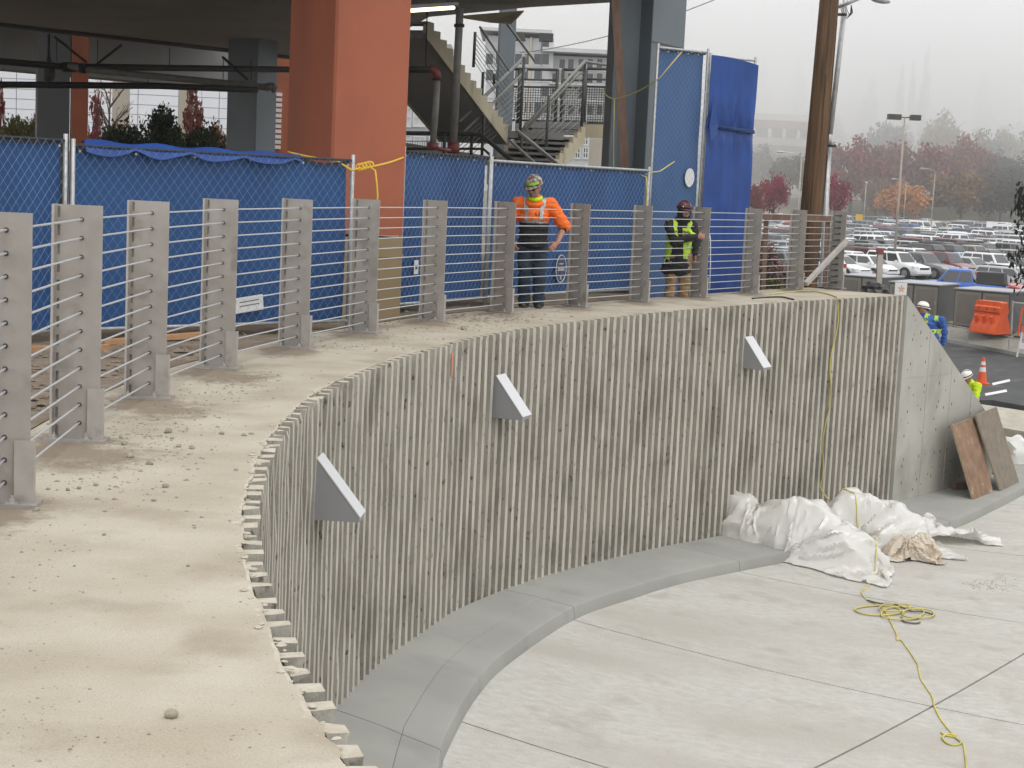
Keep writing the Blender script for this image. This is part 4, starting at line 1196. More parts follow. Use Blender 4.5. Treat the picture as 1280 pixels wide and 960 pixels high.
# ------------------------------------------------------------------ lockers, barrier, fence, cone, barricade
def locker(label, pl, dl, pr, dr, ztop, h=1.28, depth=1.85):
    a, b = H(at(*pl, dl)), H(at(*pr, dr)); u = (b - a).normalized(); v = Vector((-u.y, u.x, 0)); v = v if v.y > 0 else -v
    zb = ztop - h; w = (b - a).length
    th = thing("bike_locker", label, "locker", (a.x, a.y, zb), 0, "metal bike lockers in front of the car park")
    P_ = lambda s, o, z: a + u * s + v * o + Vector((0, 0, z))
    mb = MB(); mb.hexa([P_(0, .02, zb), P_(w, .02, zb), P_(w, depth, zb), P_(0, depth, zb)], [P_(0, .02, ztop - .05), P_(w, .02, ztop - .05), P_(w, depth, ztop - .05), P_(0, depth, ztop - .05)]); mb.build("cabinet", M_lockd, th)
    mb = MB(); mb.hexa([P_(-.03, -.03, ztop - .05), P_(w + .03, -.03, ztop - .05), P_(w + .03, depth + .03, ztop - .05), P_(-.03, depth + .03, ztop - .05)], [P_(-.03, -.03, ztop - .012), P_(w + .03, -.03, ztop - .012), P_(w + .03, depth + .03, ztop), P_(-.03, depth + .03, ztop)]); mb.build("lid", M_locktop, th)
    for k in range(2):
        s0, s1 = w * k / 2 + .03, w * (k + 1) / 2 - .03
        mb = MB(); mb.hexa([P_(s0, .0, zb + .08), P_(s1, .0, zb + .08), P_(s1, .02, zb + .08), P_(s0, .02, zb + .08)], [P_(s0, 0, ztop - .1), P_(s1, 0, ztop - .1), P_(s1, .02, ztop - .1), P_(s0, .02, ztop - .1)]); d_ = mb.build("door", M_lockf, th)
        mb = MB(); mb.hexa([P_(s0 + .09, -.012, zb + .17), P_(s1 - .09, -.012, zb + .17), P_(s1 - .09, .0, zb + .17), P_(s0 + .09, .0, zb + .17)], [P_(s0 + .09, -.012, ztop - .19), P_(s1 - .09, -.012, ztop - .19), P_(s1 - .09, 0, ztop - .19), P_(s0 + .09, 0, ztop - .19)]); mb.build("door_panel", M_lock, d_)
        mb = MB(); mb.box(P_(s1 - .05, -.02, zb + .65), (.04, .04, .12)); mb.build("handle", M_bolt, d_)
    return th
locker("bike locker at the left, half hidden by the steel stub post", (1052, 343), 58, (1104, 347), 57.1, -1.07)
locker("middle bike locker with the blue pickup parked behind it", (1112, 350), 55, (1174, 355), 54, -1.09)
locker("bike locker at the right behind the orange plastic barrier", (1194, 360), 52.8, (1263, 366), 51.7, -1.10)
# water-filled barrier
jz = at(1237, 416, 50.2)
jb = thing("plastic_barrier", "bright orange water filled plastic barrier in front of the right bike locker", "barrier", jz)
prof = [(-.40, 0), (-.40, .06), (-.30, .30), (-.19, .52), (-.17, .62), (-.22, .66), (-.22, .80), (-.17, .84), (-.16, .98), (.16, .98), (.17, .84), (.22, .80), (.22, .66), (.17, .62), (.19, .52), (.30, .30), (.40, .06), (.40, 0)]
ax = Vector((.55, -.83, 0)).normalized(); ay = Vector((.83, .55, 0))
mb = MB(); L_ = 1.0
secs = []
for s, k in ((-.5, .94), (-.42, 1), (-.1, 1), (.1, 1), (.42, 1), (.5, .94)):
    secs.append([jz + ax * (s * L_) + ay * (p[0] * k) + Vector((0, 0, p[1] * (1 if k == 1 else .97))) for p in prof])
n_ = len(prof); vs = [v for s_ in secs for v in s_]
fs = [tuple(range(n_)), tuple(range(5 * n_, 6 * n_))[::-1]]
for s in range(5):
    for e in range(n_): fs.append((s * n_ + e, s * n_ + (e + 1) % n_, (s + 1) * n_ + (e + 1) % n_, (s + 1) * n_ + e))
mb.add(vs, fs); mb.build("shell", M_barr, jb, angle=35)
for s in (-.3, 0, .3):
    MB().box(jz + ax * s - ay * .27 + Vector((0, 0, .34)), (.10, .10, .42), Matrix.Rotation(.35, 3, ay.cross(Vector((0, 0, 1))))).build("rib", M_barr, jb)
    MB().tube([jz + ax * s - ay * .225 + Vector((0, 0, .74)), jz + ax * s - ay * .19 + Vector((0, 0, .74))], .035, 8).build("port", M_hole, jb)
# low chain link fence along the verge
fa, fb = at(1150, 399, 54.3), at(1330, 434, 47.2)
ff = thing("verge_fence", "low chain link fence along the gravel verge below the bike lockers", "fence", fa)
za = fa.z
MB().tube([fa, fb], .022, 6).build("top_rail", M_galv, ff, smooth=True)
mb = MB(); d_ = (fb - fa); L_ = d_.length; dn_ = d_.normalized(); N = 95
for i in range(N):
    for s in (1, -1):
        u0 = i / N; u1 = u0 + s * .085
        if not 0 <= u1 <= 1: continue
        a = fa + d_ * u0; b = fa + d_ * u1 - Vector((0, 0, .78)); mb.tube([a, b], .004, 3, cap=False)
o = mb.build("chain_link", M_galv, ff); tag(o, kind="stuff")
for px, py, d in ((1262, 420, 50.0), (1210, 411, 52.0), (1310, 430, 48)):
    p = at(px, py, d); MB().tube([p - Vector((0, 0, .8)), p], .022, 6).build("post", M_galv, ff)
gp = at(1264, 418, 49.6)
o = thing("gate_frame", "galvanised fence frame standing at the right beside the orange barrier", "fence", gp)
MB().tube([gp, at(1266, 376, 49.6)], .030, 8).build("post", M_galv, o)
MB().tube([at(1266, 378, 49.6), at(1330, 384, 48.4)], .022, 8).build("rail", M_galv, o)
mb = MB()
for k in range(40):
    x = 1266 + k * 2.2
    for s in (1, -1):
        a = at(x, 379, 49.5 - k * .04); b = at(x + s * 22, 420, 49.5 - k * .04 - s * .4)
        if b.x > gp.x: mb.tube([a, b], .003, 3, cap=False)
q = mb.build("chain_link", M_galv, o); tag(q, kind="stuff")
o = thing("delineator_post", "slim orange marker post at the right edge behind the fence", "marker", at(1273, 421, 49))
MB().tube([at(1272, 422, 49), at(1278, 384, 49)], .03, 8).build("tube", M_coneo, o); MB().tube([at(1272, 422, 49), at(1272.3, 420, 49)], .12, 10).build("foot", M_black, o)
bz = at(1276, 440, 44)
o = thing("barricade", "white and orange folding barricade cut off by the right edge", "barricade", bz)
MB().bar(at(1271, 446, 44), at(1280, 408, 44), .06, .04).build("leg", M_white, o); MB().bar(at(1290, 450, 43.6), at(1281, 408, 44), .06, .04).build("leg", M_white, o)
MB().bar(at(1277, 411, 43.9), at(1330, 417, 43.6), .03, .16).build("board", M_coneo, o); MB().bar(at(1274, 432, 43.9), at(1330, 438, 43.6), .03, .16).build("board", M_white, o)
# traffic cone
cz_ = on_asph(1227, 480, 0)
o = thing("traffic_cone", "orange traffic cone with two white bands standing on the dark asphalt", "cone", cz_)
MB().box(cz_ + Vector((0, 0, .02)), (.36, .36, .04)).build("base", M_coneo, o)
def conebit(z0, z1, m, nm):
    r = lambda z: .135 - (.105) * z / .71
    MB().tube([cz_ + Vector((0, 0, .04 + z0)), cz_ + Vector((0, 0, .04 + z1))], [r(z0), r(z1)], 16).build(nm, m, o, smooth=False)
conebit(0, .30, M_coneo, "body"); conebit(.30, .42, M_white, "band"); conebit(.42, .48, M_coneo, "body"); conebit(.48, .57, M_white, "band"); conebit(.57, .68, M_coneo, "tip")

# ------------------------------------------------------------------ leaning boards
def board(label, foot_l, foot_r, top_l, top_r, m, th=.035):
    o = thing("leaning_board", label, "board", foot_l)
    q = [foot_l, foot_r, top_r, top_l]; n = (foot_r - foot_l).cross(top_l - foot_l).normalized(); n = n if n.y < 0 else -n
    mb = MB(); mb.hexa([v - n * th for v in q], [v for v in q]); mb.build("panel", [m], o)
    mb = MB()
    for a, b in zip(q, q[1:] + q[:1]):
        mb.bar(a - n * th * .5, b - n * th * .5, th * .7, .022, up=tuple(n))
    mb.build("edge_strip", M_edge, o); return o
def fz(p): return Vector((p.x, p.y, F(p.x) + .004))
ba, bb = fz(at(1217, 619, 28.7)), fz(at(1242, 607, 29.6))
board("rusty brown plywood board leaning on the end wall, left of the pair", ba, bb, at(1190, 532, 29.0), at(1219, 521, 30.0), M_ply1)
ba, bb = fz(at(1251, 611, 29.7)), fz(at(1274, 600, 30.8))
board("grey brown plywood board leaning on the end wall, right of the pair", ba, bb, at(1220, 519, 29.8), at(1246, 509, 31.0), M_ply2)
o = thing("timber_offcut", "short dark timber offcut lying behind the rusty board", "block", fz(at(1200, 612, 29.9)))
MB().box(fz(at(1200, 612, 29.7)) + Vector((0, 0, .07)), (.34, .14, .13), Matrix.Rotation(.5, 3, 'Z')).build("block", M_brace, o)

# ------------------------------------------------------------------ crumpled plastic sheeting
def onroad(px, py): 
    v = cr * ((px - 640) / FPX) - cu * ((py - 480) / FPX) + cf
    lo, hi = 5.0, 80.0
    for _ in range(50):
        m_ = (lo + hi) / 2; q = Vector((0, 0, HC)) + v * (m_ / v.y)
        if q.z > F(q.x) - .15: lo = m_
        else: hi = m_
    return q
def drape(cx, cy, ang, w, h, bumps, seed, frames=50, expand=.75, cell=.026, rough=1.0):
    """Let a film fall over lumps and settle, so that it creases like real sheeting."""
    base = Matrix.Translation((cx, cy, F(cx) - .15)) @ Matrix.Rotation(ang, 4, 'Z'); inv = base.inverted(); obs = []
    def collider(vs, fs):
        me = bpy.data.meshes.new("collider"); me.from_pydata([tuple(v) for v in vs], [], fs)
        o = bpy.data.objects.new("collider", me); col.objects.link(o); o.modifiers.new("c", 'COLLISION')
        o.collision.thickness_outer = .01; o.collision.cloth_friction = 25; obs.append(o)
    n = 8; vs = [Vector(((i / n - .5) * 8, (j / n - .5) * 8, 0)) for j in range(n + 1) for i in range(n + 1)]
    for v in vs: q = base @ v; v.z = F(q.x) - .15 - (F(cx) - .15)
    collider(vs, [(j * (n + 1) + i, j * (n + 1) + i + 1, (j + 1) * (n + 1) + i + 1, (j + 1) * (n + 1) + i) for j in range(n) for i in range(n)])
    ks = [k for k in range(0, len(kerbL), 6) if abs(kerbL[k].x - cx) < 4 and abs(kerbL[k].y - cy) < 4]
    vs = []
    for k in ks:
        p = kerbL[k]; t = tang(kerbL, k); nn = Vector((t.y, -t.x, 0))
        for off, dz in ((.03, -.2), (.0, 0), (-1.4, 0)): q = p + nn * off; vs.append(inv @ Vector((q.x, q.y, F(p.x) + dz)))
    if len(ks) > 1: collider(vs, [(3 * i + e, 3 * i + e + 1, 3 * i + e + 4, 3 * i + e + 3) for i in range(len(ks) - 1) for e in (0, 1)])
    for (x, y, rx, ry, rz) in bumps:
        bm = bmesh.new(); bmesh.ops.create_icosphere(bm, subdivisions=3, radius=1)
        for v in bm.verts:
            f = 1 + .45 * rough * noise.noise(v.co * 1.7 + Vector((x * 9, y * 7, seed))) + .3 * rough * noise.noise(v.co * 3.5 + Vector((x * 9, y * 7, seed)))
            v.co = Vector((x + v.co.x * rx * f, y + v.co.y * ry * f, v.co.z * rz * f))
        me = bpy.data.meshes.new("t"); bm.to_mesh(me); bm.free(); collider([v.co for v in me.vertices], [p.vertices[:] for p in me.polygons]); bpy.data.meshes.remove(me)
    nx, ny = int(w / cell), int(h / cell); vs = []; z0 = max(q[4] for q in bumps) + .35
    for j in range(ny + 1):
        for i in range(nx + 1):
            x, y = (i / nx - .5) * w, (j / ny - .5) * h; q = Vector((x, y, seed))
            vs.append((x + .06 * noise.noise(q * 3), y + .06 * noise.noise(q * 3 + Vector((5, 5, 5))), z0 + .30 * noise.noise(q * 1.8) + .15 * noise.noise(q * 4) + .05 * noise.noise(q * 9)))
    me = bpy.data.meshes.new("film"); me.from_pydata(vs, [], [(j * (nx + 1) + i, j * (nx + 1) + i + 1, (j + 1) * (nx + 1) + i + 1, (j + 1) * (nx + 1) + i) for j in range(ny) for i in range(nx)])
    o = bpy.data.objects.new("film", me); col.objects.link(o)
    md = o.modifiers.new("cloth", 'CLOTH'); st_ = md.settings; cs = md.collision_settings
    st_.quality = 5; st_.mass = .15; st_.tension_stiffness = 8; st_.compression_stiffness = 8; st_.shear_stiffness = 4; st_.bending_stiffness = .03; st_.air_damping = 1.5; st_.shrink_min = -expand
    cs.distance_min = .012; cs.collision_quality = 2; cs.use_self_collision = True; cs.self_distance_min = .012; cs.self_friction = 15
    md.point_cache.frame_start = 1; md.point_cache.frame_end = frames
    for f in range(1, frames + 1): scene.frame_set(f)
    out = bpy.data.meshes.new_from_object(o.evaluated_get(bpy.context.evaluated_depsgraph_get()))
    for q in obs + [o]: bpy.data.objects.remove(q)
    scene.frame_set(1); out.name = "film"
    out.polygons.foreach_set("use_smooth", [True] * len(out.polygons)); out.set_sharp_from_angle(angle=R(32))
    return out
films = []
def sheet(label, m, cx, cy, ang, w, h, bumps, seed, **k):
    me = drape(cx, cy, ang, w, h, bumps, seed, **k); me.materials.append(m)
    o = thing("plastic_sheet", label, "plastic sheet", (cx, cy, F(cx) - .15), ang); link_mesh("film", me, o)
    films.append((me, Matrix.Translation(o.location) @ Matrix.Rotation(ang, 4, 'Z')))
sheet("large crumpled white plastic sheet slumped from the wall foot onto the road", M_sheet, 4.2, 23.45, -.42, 2.2, 1.35, [(-.90, .12, .50, .46, .84), (-.66, -.15, .42, .34, .56), (.0, .06, .82, .52, .82), (.68, -.06, .66, .46, .50)], 3, cell=.021, expand=.62, rough=.6)
sheet("bundle of cloudy plastic sheet behind the yellow cord, against the wall foot", M_sheet, 5.68, 24.95, .05, 1.75, 1.2, [(-.30, .12, .55, .46, .80), (.34, .0, .52, .42, .70), (.1, -.3, .4, .3, .4)], 8, cell=.021, expand=.65, rough=.5)
sheet("muddy beige twisted end of plastic sheet on the road beside the kerb", M_sheetb, 6.1, 24.2, .25, .74, .54, [(-.1, 0, .24, .2, .30), (.18, .02, .2, .18, .26), (.05, -.12, .2, .14, .2)], 6, cell=.016, expand=.55)
sheet("flat tail of white plastic sheet trailing right along the kerb", M_sheet, 6.95, 25.45, .22, 1.5, .62, [(-.45, .10, .45, .26, .34), (.1, .0, .4, .2, .2)], 11)
sheet("white plastic sheet behind the leaning boards at the right edge", M_sheet, 10.9, 33.4, .2, 1.9, 1.1, [(-.3, 0, .6, .4, .75), (.5, 0, .6, .4, .6)], 14, cell=.035)

# ------------------------------------------------------------------ yellow cord over deck, wall, sheets and road
pts = [at(962, 372, 26.3), at(985, 367, 27.2), at(1010, 364.5, 27.8), at(1030, 366, 27.4), at(1044, 371, 26.6)]
pts = [Vector((p.x, p.y, .012)) for p in pts]
ie = min(range(len(ribs)), key=lambda k: abs(ribs[k].x - 5.12) + abs(ribs[k].y - 26.2))
pw = ribs[ie]; nw = edge_n(ribs, ie); tw = tang(ribs, ie)
pts += [pw + nw * .0 + Vector((0, 0, .014)), pw + nw * .016 + Vector((0, 0, -.06))]
for k in range(1, 15):
    z = -.06 - k * .215
    pts.append(pw + nw * (.02 + .01 * math.sin(k)) + tw * (.05 * math.sin(k * 1.1) - .012 * k) + Vector((0, 0, z)))
def rd(px, py, u=.008):
    q = onroad(px, py); return q + Vector((0, 0, u))
tail = [(1092, 724), (1083, 735), (1077, 741), (1080, 747), (1085, 752), (1098, 758), (1108, 768), (1113, 778), (1118, 788), (1121, 795), (1121, 801), (1126, 801), (1133, 810), (1140, 820), (1147, 832), (1148, 838), (1151, 850), (1157, 860), (1165, 872), (1168, 884), (1175, 899), (1184, 911), (1195, 923), (1203, 930), (1206, 942), (1208, 962), (1209, 985)]
pts2 = [rd(*q) for q in tail]
def smooth3(P, k=5):
    out = []
    Q = [P[0]] + P + [P[-1]]
    for i in range(1, len(Q) - 2):
        a, b, c, d = Q[i - 1:i + 3]
        for s in range(k):
            t = s / k; out.append(.5 * ((2 * b) + (c - a) * t + (2 * a - 5 * b + 4 * c - d) * t * t + (3 * b - a - 3 * c + d) * t ** 3))
    out.append(Q[-2]); return out
from mathutils.bvhtree import BVHTree
fbv = [(BVHTree.FromPolygons([mw @ v.co for v in me.vertices], [p.vertices[:] for p in me.polygons])) for me, mw in films]
def ride(p):
    zt = p.z
    for bv in fbv:
        hit = bv.ray_cast(Vector((p.x, p.y, 0)), Vector((0, 0, -1)))
        if hit[0] is not None: zt = max(zt, hit[0].z + .012)
    return zt
cover = [at(1040, 640, 25.3), at(1052, 632, 25.1), at(1066, 640, 24.9), at(1078, 662, 24.4), at(1080, 680, 23.6), at(1078, 690, 23.1), at(1092, 705, 22.95), at(1094, 716, 22.75)]
cov2 = []
for a, b in zip(cover[:-1], cover[1:]):
    for k in range(4): cov2.append(a.lerp(b, k / 4))
for p in cov2: cov_z = F(p.x) - .14; p.z = cov_z; p.z = ride(p)
for k in range(2, len(cov2) - 2): cov2[k].z = max(cov2[k].z, .5 * (cov2[k - 1].z + cov2[k + 1].z))
pts += cov2
for p in pts2: p.z = ride(p)
cd = thing("extension_cord", "yellow extension cord running down the ribbed wall and coiled on the road", "cord", pts2[0])
MB().tube(smooth3(pts + pts2), .0105, 6).build("cable", M_cord, cd, smooth=True)
mb = MB()
for (cx, cy, ax_, ay_, a0, a1, u) in ((1098, 765, 29, 6, 0, 6.0, .02), (1127, 769, 27, 8, .5, 7.2, .028), (1147, 770, 21, 5.5, -2, 4.6, .036), (1118, 763, 20, 5, 1, 6.5, .04)):
    mb.tube(smooth3([rd(cx + ax_ * math.cos(a0 + (a1 - a0) * k / 18) + 2 * math.sin(k), cy + ay_ * math.sin(a0 + (a1 - a0) * k / 18), u) for k in range(19)], 3), .0105, 6)
mb.tube(smooth3([rd(x, y, .012) for x, y in ((1176, 917), (1183, 921), (1193, 923), (1201, 930), (1192, 933), (1183, 930), (1178, 924), (1184, 919), (1196, 921))], 4), .0105, 6)
mb.build("loose_coil", M_cord, cd, smooth=True)
mb = MB()  # lengths of the yellow cord coloured dark to paint in their shadow
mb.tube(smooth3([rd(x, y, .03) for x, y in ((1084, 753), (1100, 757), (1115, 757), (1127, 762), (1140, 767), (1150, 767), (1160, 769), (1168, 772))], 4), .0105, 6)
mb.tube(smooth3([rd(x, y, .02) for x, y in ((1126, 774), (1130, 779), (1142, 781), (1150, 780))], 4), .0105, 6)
mb.build("shadowed_run", M_cordd, cd, smooth=True)
o = thing("black_hose", "thin black hose lying on the deck near the last railing posts", "hose", at(962, 376, 25.5))
MB().tube(smooth3([Vector((p.x, p.y, .012)) for p in (at(940, 377, 25.1), at(960, 374, 25.6), at(978, 373, 25.8), at(992, 376, 25.3))]), .013, 6).build("tube", M_black, o, smooth=True)

# ------------------------------------------------------------------ stones and gravel on the deck
def deckp(px, py):
    v = cr * ((px - 640) / FPX) - cu * ((py - 480) / FPX) + cf
    t = -HC / v.z; return Vector((0, 0, HC)) + v * t
rk = []
for s in range(4):
    bm = bmesh.new(); bmesh.ops.create_icosphere(bm, subdivisions=2, radius=1)
    for v in bm.verts: v.co *= 1 + .35 * noise.noise(v.co * 1.2 + Vector((s * 7, 0, 0)))
    me = bpy.data.meshes.new("rock"); bm.to_mesh(me); bm.free(); me.materials.append(M_rock); rk.append(me)
mb = MB(); c = deckp(213, 897)
egg = thing("round_stone", "smooth egg shaped stone alone on the sandy deck in the foreground", "stone", c)
mb.ell(c + Vector((0, 0, .012)), (.0215, .018, .0155), Matrix.Rotation(.4, 3, 'Z'), 18, 12, fn=lambda v: v * (1 + .12 * v.x)); mb.build("stone", mat("egg_stone", (.30, .26, .19), (.38, .33, .25), scale=60, rough=.8), egg, smooth=True)
rocks = [(210, 541, 8), (240, 561, 6), (207, 609, 7), (155, 556, 7), (163, 572, 8), (187, 581, 7), (223, 559, 5), (215, 549, 5), (305, 545, 5), (277, 543, 5), (314, 543, 4), (131, 640, 4), (192, 626, 4), (242, 658, 4), (243, 661, 4), (252, 648, 4), (130, 669, 4), (120, 607, 5), (85, 613, 5), (99, 611, 5), (60, 612, 4), (45, 639, 7), (580, 412, 6), (311, 673, 4), (235, 708, 4), (93, 708, 3), (295, 588, 4), (287, 652, 3), (186, 918, 3), (112, 862, 3)]
for (x, y, r) in rocks:
    p = deckp(x, y); d = p.y; rr = r * d / FPX * .62
    o = link_mesh("rock", rnd.choice(rk)); o.location = (p.x, p.y, rr * .45); o.scale = (rr * rnd.uniform(.9, 1.5), rr * rnd.uniform(.8, 1.2), rr * .75); o.rotation_euler = (0, 0, rnd.uniform(0, 6))
    tag(o, "small rough grey brown stone lying on the sandy deck", "stone", "loose stones scattered on the deck")
mb = MB()
def pebble(p, r):
    a = rnd.uniform(0, 6.28); vs = []
    for k in range(5): vs.append(p + Vector((math.cos(a + k * 1.257) * r * rnd.uniform(.7, 1.2), math.sin(a + k * 1.257) * r * rnd.uniform(.7, 1.2), 0)))
    t = p + Vector((rnd.uniform(-.3, .3) * r, rnd.uniform(-.3, .3) * r, r * rnd.uniform(.35, .6)))
    mb.add(vs + [t], [(k, (k + 1) % 5, 5) for k in range(5)])
cl = [(160, 556, 48, 22, 900, .007), (120, 590, 60, 26, 200, .009), (270, 480, 60, 14, 420, .008), (430, 425, 70, 9, 420, .010), (600, 398, 40, 6, 420, .016), (560, 408, 60, 8, 200, .010), (240, 620, 140, 60, 170, .004), (160, 800, 200, 130, 220, .0025), (60, 690, 60, 50, 120, .004), (35, 900, 50, 50, 160, .003), (700, 388, 60, 4, 90, .010), (330, 880, 60, 80, 60, .003), (210, 500, 60, 20, 300, .008)]
for (x, y, sx, sy, n, r) in cl:
    for k in range(n):
        px, py = rnd.gauss(x, sx), rnd.gauss(y, sy)
        if py < 360 or py > 975: continue
        p = deckp(px, py)
        j = min(range(0, len(fine)), key=lambda q: abs(fine[q].y - p.y))
        if p.x > fine[j].x - .12 or p.y > 28: continue
        pebble(Vector((p.x, p.y, .0)), r * min(2.2, .35 + rnd.expovariate(1.7)))
o = mb.build("gravel", M_peb); tag(o, kind="stuff")
mb = MB()
for k in range(500):
    q = rd(rnd.gauss(1245, 16), rnd.gauss(731, 4), 0); pebble(q, rnd.uniform(.006, .02))
for k in range(160):
    i = rnd.randint(200, len(kerbL) - 200); t = tang(kerbL, i); q = kerbL[i] + Vector((t.y, -t.x, 0)) * (.05 + abs(rnd.gauss(0, .1))); pebble(Vector((q.x, q.y, F(q.x) - .15)), rnd.uniform(.003, .011))
o = mb.build("road_grit", M_peb); tag(o, kind="stuff")
mb = MB()
for k in range(900):
    p = Vector(deckp(rnd.uniform(20, 300), rnd.uniform(425, 520)))
    j = min(range(len(backL)), key=lambda q: abs(backL[q].y - p.y))
    if p.x < backL[j].x: pebble(Vector((p.x, p.y, -.02)), rnd.uniform(.01, .045))
o = mb.build("dirt_clods", M_dirt); tag(o, kind="stuff")

# ------------------------------------------------------------------ people
def blob(name, prims, voxel, m, parent, smooth_n=4, k=.5):
    """Fuse overlapping volumes into one continuous surface."""
    mb = MB(); prims(mb)
    src = mb.build(name, m, None)
    md = src.modifiers.new("fuse", 'REMESH'); md.mode = 'VOXEL'; md.voxel_size = voxel
    sm = src.modifiers.new("soft", 'SMOOTH'); sm.iterations = smooth_n; sm.factor = k
    dg = bpy.context.evaluated_depsgraph_get()
    me = bpy.data.meshes.new_from_object(src.evaluated_get(dg))
    old = src.data; bpy.data.objects.remove(src); bpy.data.meshes.remove(old)
    me.name = name; me.materials.clear(); me.materials.append(m)
    if name in ("shirt", "trousers", "hoodie", "jacket", "black_hem"):
        nr = [v.normal.copy() for v in me.vertices]
        for v, n_ in zip(me.vertices, nr):
            q = v.co; w_ = abs(noise.noise(Vector((q.x * 5, q.y * 5, q.z * 13)))) + .6 * abs(noise.noise(Vector((q.x * 13 + q.z * 9, q.y * 12, q.z * 21))))
            v.co = q + n_ * (.011 - .030 * w_)
    me.polygons.foreach_set("use_smooth", [True] * len(me.polygons))
    o = link_mesh(name, me, parent); return o
def limb(mb, pts, rs, n=12):
    pts = [Vector(p) for p in pts]
    P_, R_ = [], []
    for i in range(len(pts) - 1):
        for k in range(5):
            t = k / 5; P_.append(pts[i].lerp(pts[i + 1], t)); R_.append(rs[i] + (rs[i + 1] - rs[i]) * t)
    P_.append(pts[-1]); R_.append(rs[-1])
    mb.tube(P_, R_, n)
    for p, r in zip(pts, rs): mb.ell(p, r, None, n, 8)
def hand(mb, wrist, d, palm_n, side, curl=.5, s=1.0):
    d = Vector(d).normalized(); pn = Vector(palm_n); pn = (pn - d * pn.dot(d)).normalized(); sx = d.cross(pn) * side
    c = Vector(wrist) + d * .05 * s
    mb.ell(c, (.040 * s, .048 * s, .017 * s), Matrix((sx, d, pn)).transposed(), 12, 8)
    for k, L in enumerate((.070, .078, .073, .058)):
        b = Vector(wrist) + d * .088 * s + sx * ((k - 1.5) * .0205 * s)
        p1 = b + (d * math.cos(curl * .6) + pn * math.sin(curl * .6)) * L * .45 * s
        p2 = p1 + (d * math.cos(curl * 1.5) + pn * math.sin(curl * 1.5)) * L * .32 * s
        p3 = p2 + (d * math.cos(curl * 2.4) + pn * math.sin(curl * 2.4)) * L * .25 * s
        limb(mb, [b - d * .02 * s, p1, p2, p3], [.0095 * s, .0090 * s, .0082 * s, .007 * s], 8)
    t0 = Vector(wrist) + d * .03 * s - sx * .030 * s
    t1 = t0 + (d * .6 - sx * .7 + pn * .25).normalized() * .038 * s; t2 = t1 + (d * .9 - sx * .2 + pn * .4).normalized() * .032 * s
    limb(mb, [t0, t1, t2], [.0125 * s, .0105 * s, .0085 * s], 8)
SKIN = mat("skin", (.42, .215, .15), (.38, .19, .13), scale=14, rough=.6, spec=.3)
M_visor = mat("dark_lens", (.008, .008, .009), rough=.12)
M_silver = mat("reflective_tape", (.40, .41, .41), rough=.4, metal=.2)
M_lime = mat("lime_vest", (.46, .66, .04), rough=.8)
M_neon = mat("neon_yellow_cloth", (.58, .80, .01), (.50, .72, .01), scale=6, rough=.8)
M_hiorange = mat("hi_vis_orange", (.90, .17, .018), (.78, .14, .015), scale=6, rough=.8, bump=.3, bscale=14)
M_blackc = mat("black_cloth", (.014, .014, .016), (.02, .02, .022), scale=8, rough=.9, bump=.3, bscale=16)
M_jeans = mat("dark_jeans", (.020, .036, .060), (.032, .052, .080), scale=5, rough=.9, bump=.2, bscale=20)
M_tanc = mat("tan_work_trousers", (.27, .175, .085), (.33, .22, .115), scale=5, rough=.9, bump=.2, bscale=20)
M_bluec = mat("blue_jacket", (.03, .115, .42), (.025, .09, .34), scale=6, rough=.8, bump=.2, bscale=14)
M_hatw = mat("white_hat", (.78, .77, .73), rough=.35)
M_hatm = mat("maroon_hat", (.095, .022, .025), (.15, .05, .05), scale=9, rough=.35)
M_hatp = mat("stickered_hat", (.09, .07, .055), (.36, .31, .26), scale=26, rough=.35, lo=.46, hi=.52, c3=(.26, .10, .07), c3scale=22, c3lo=.60, c3hi=.64, detail=1)
M_hatg = mat("lime_sticker", (.28, .52, .04), rough=.4)
M_boot = mat("work_boot", (.05, .035, .02), rough=.8)

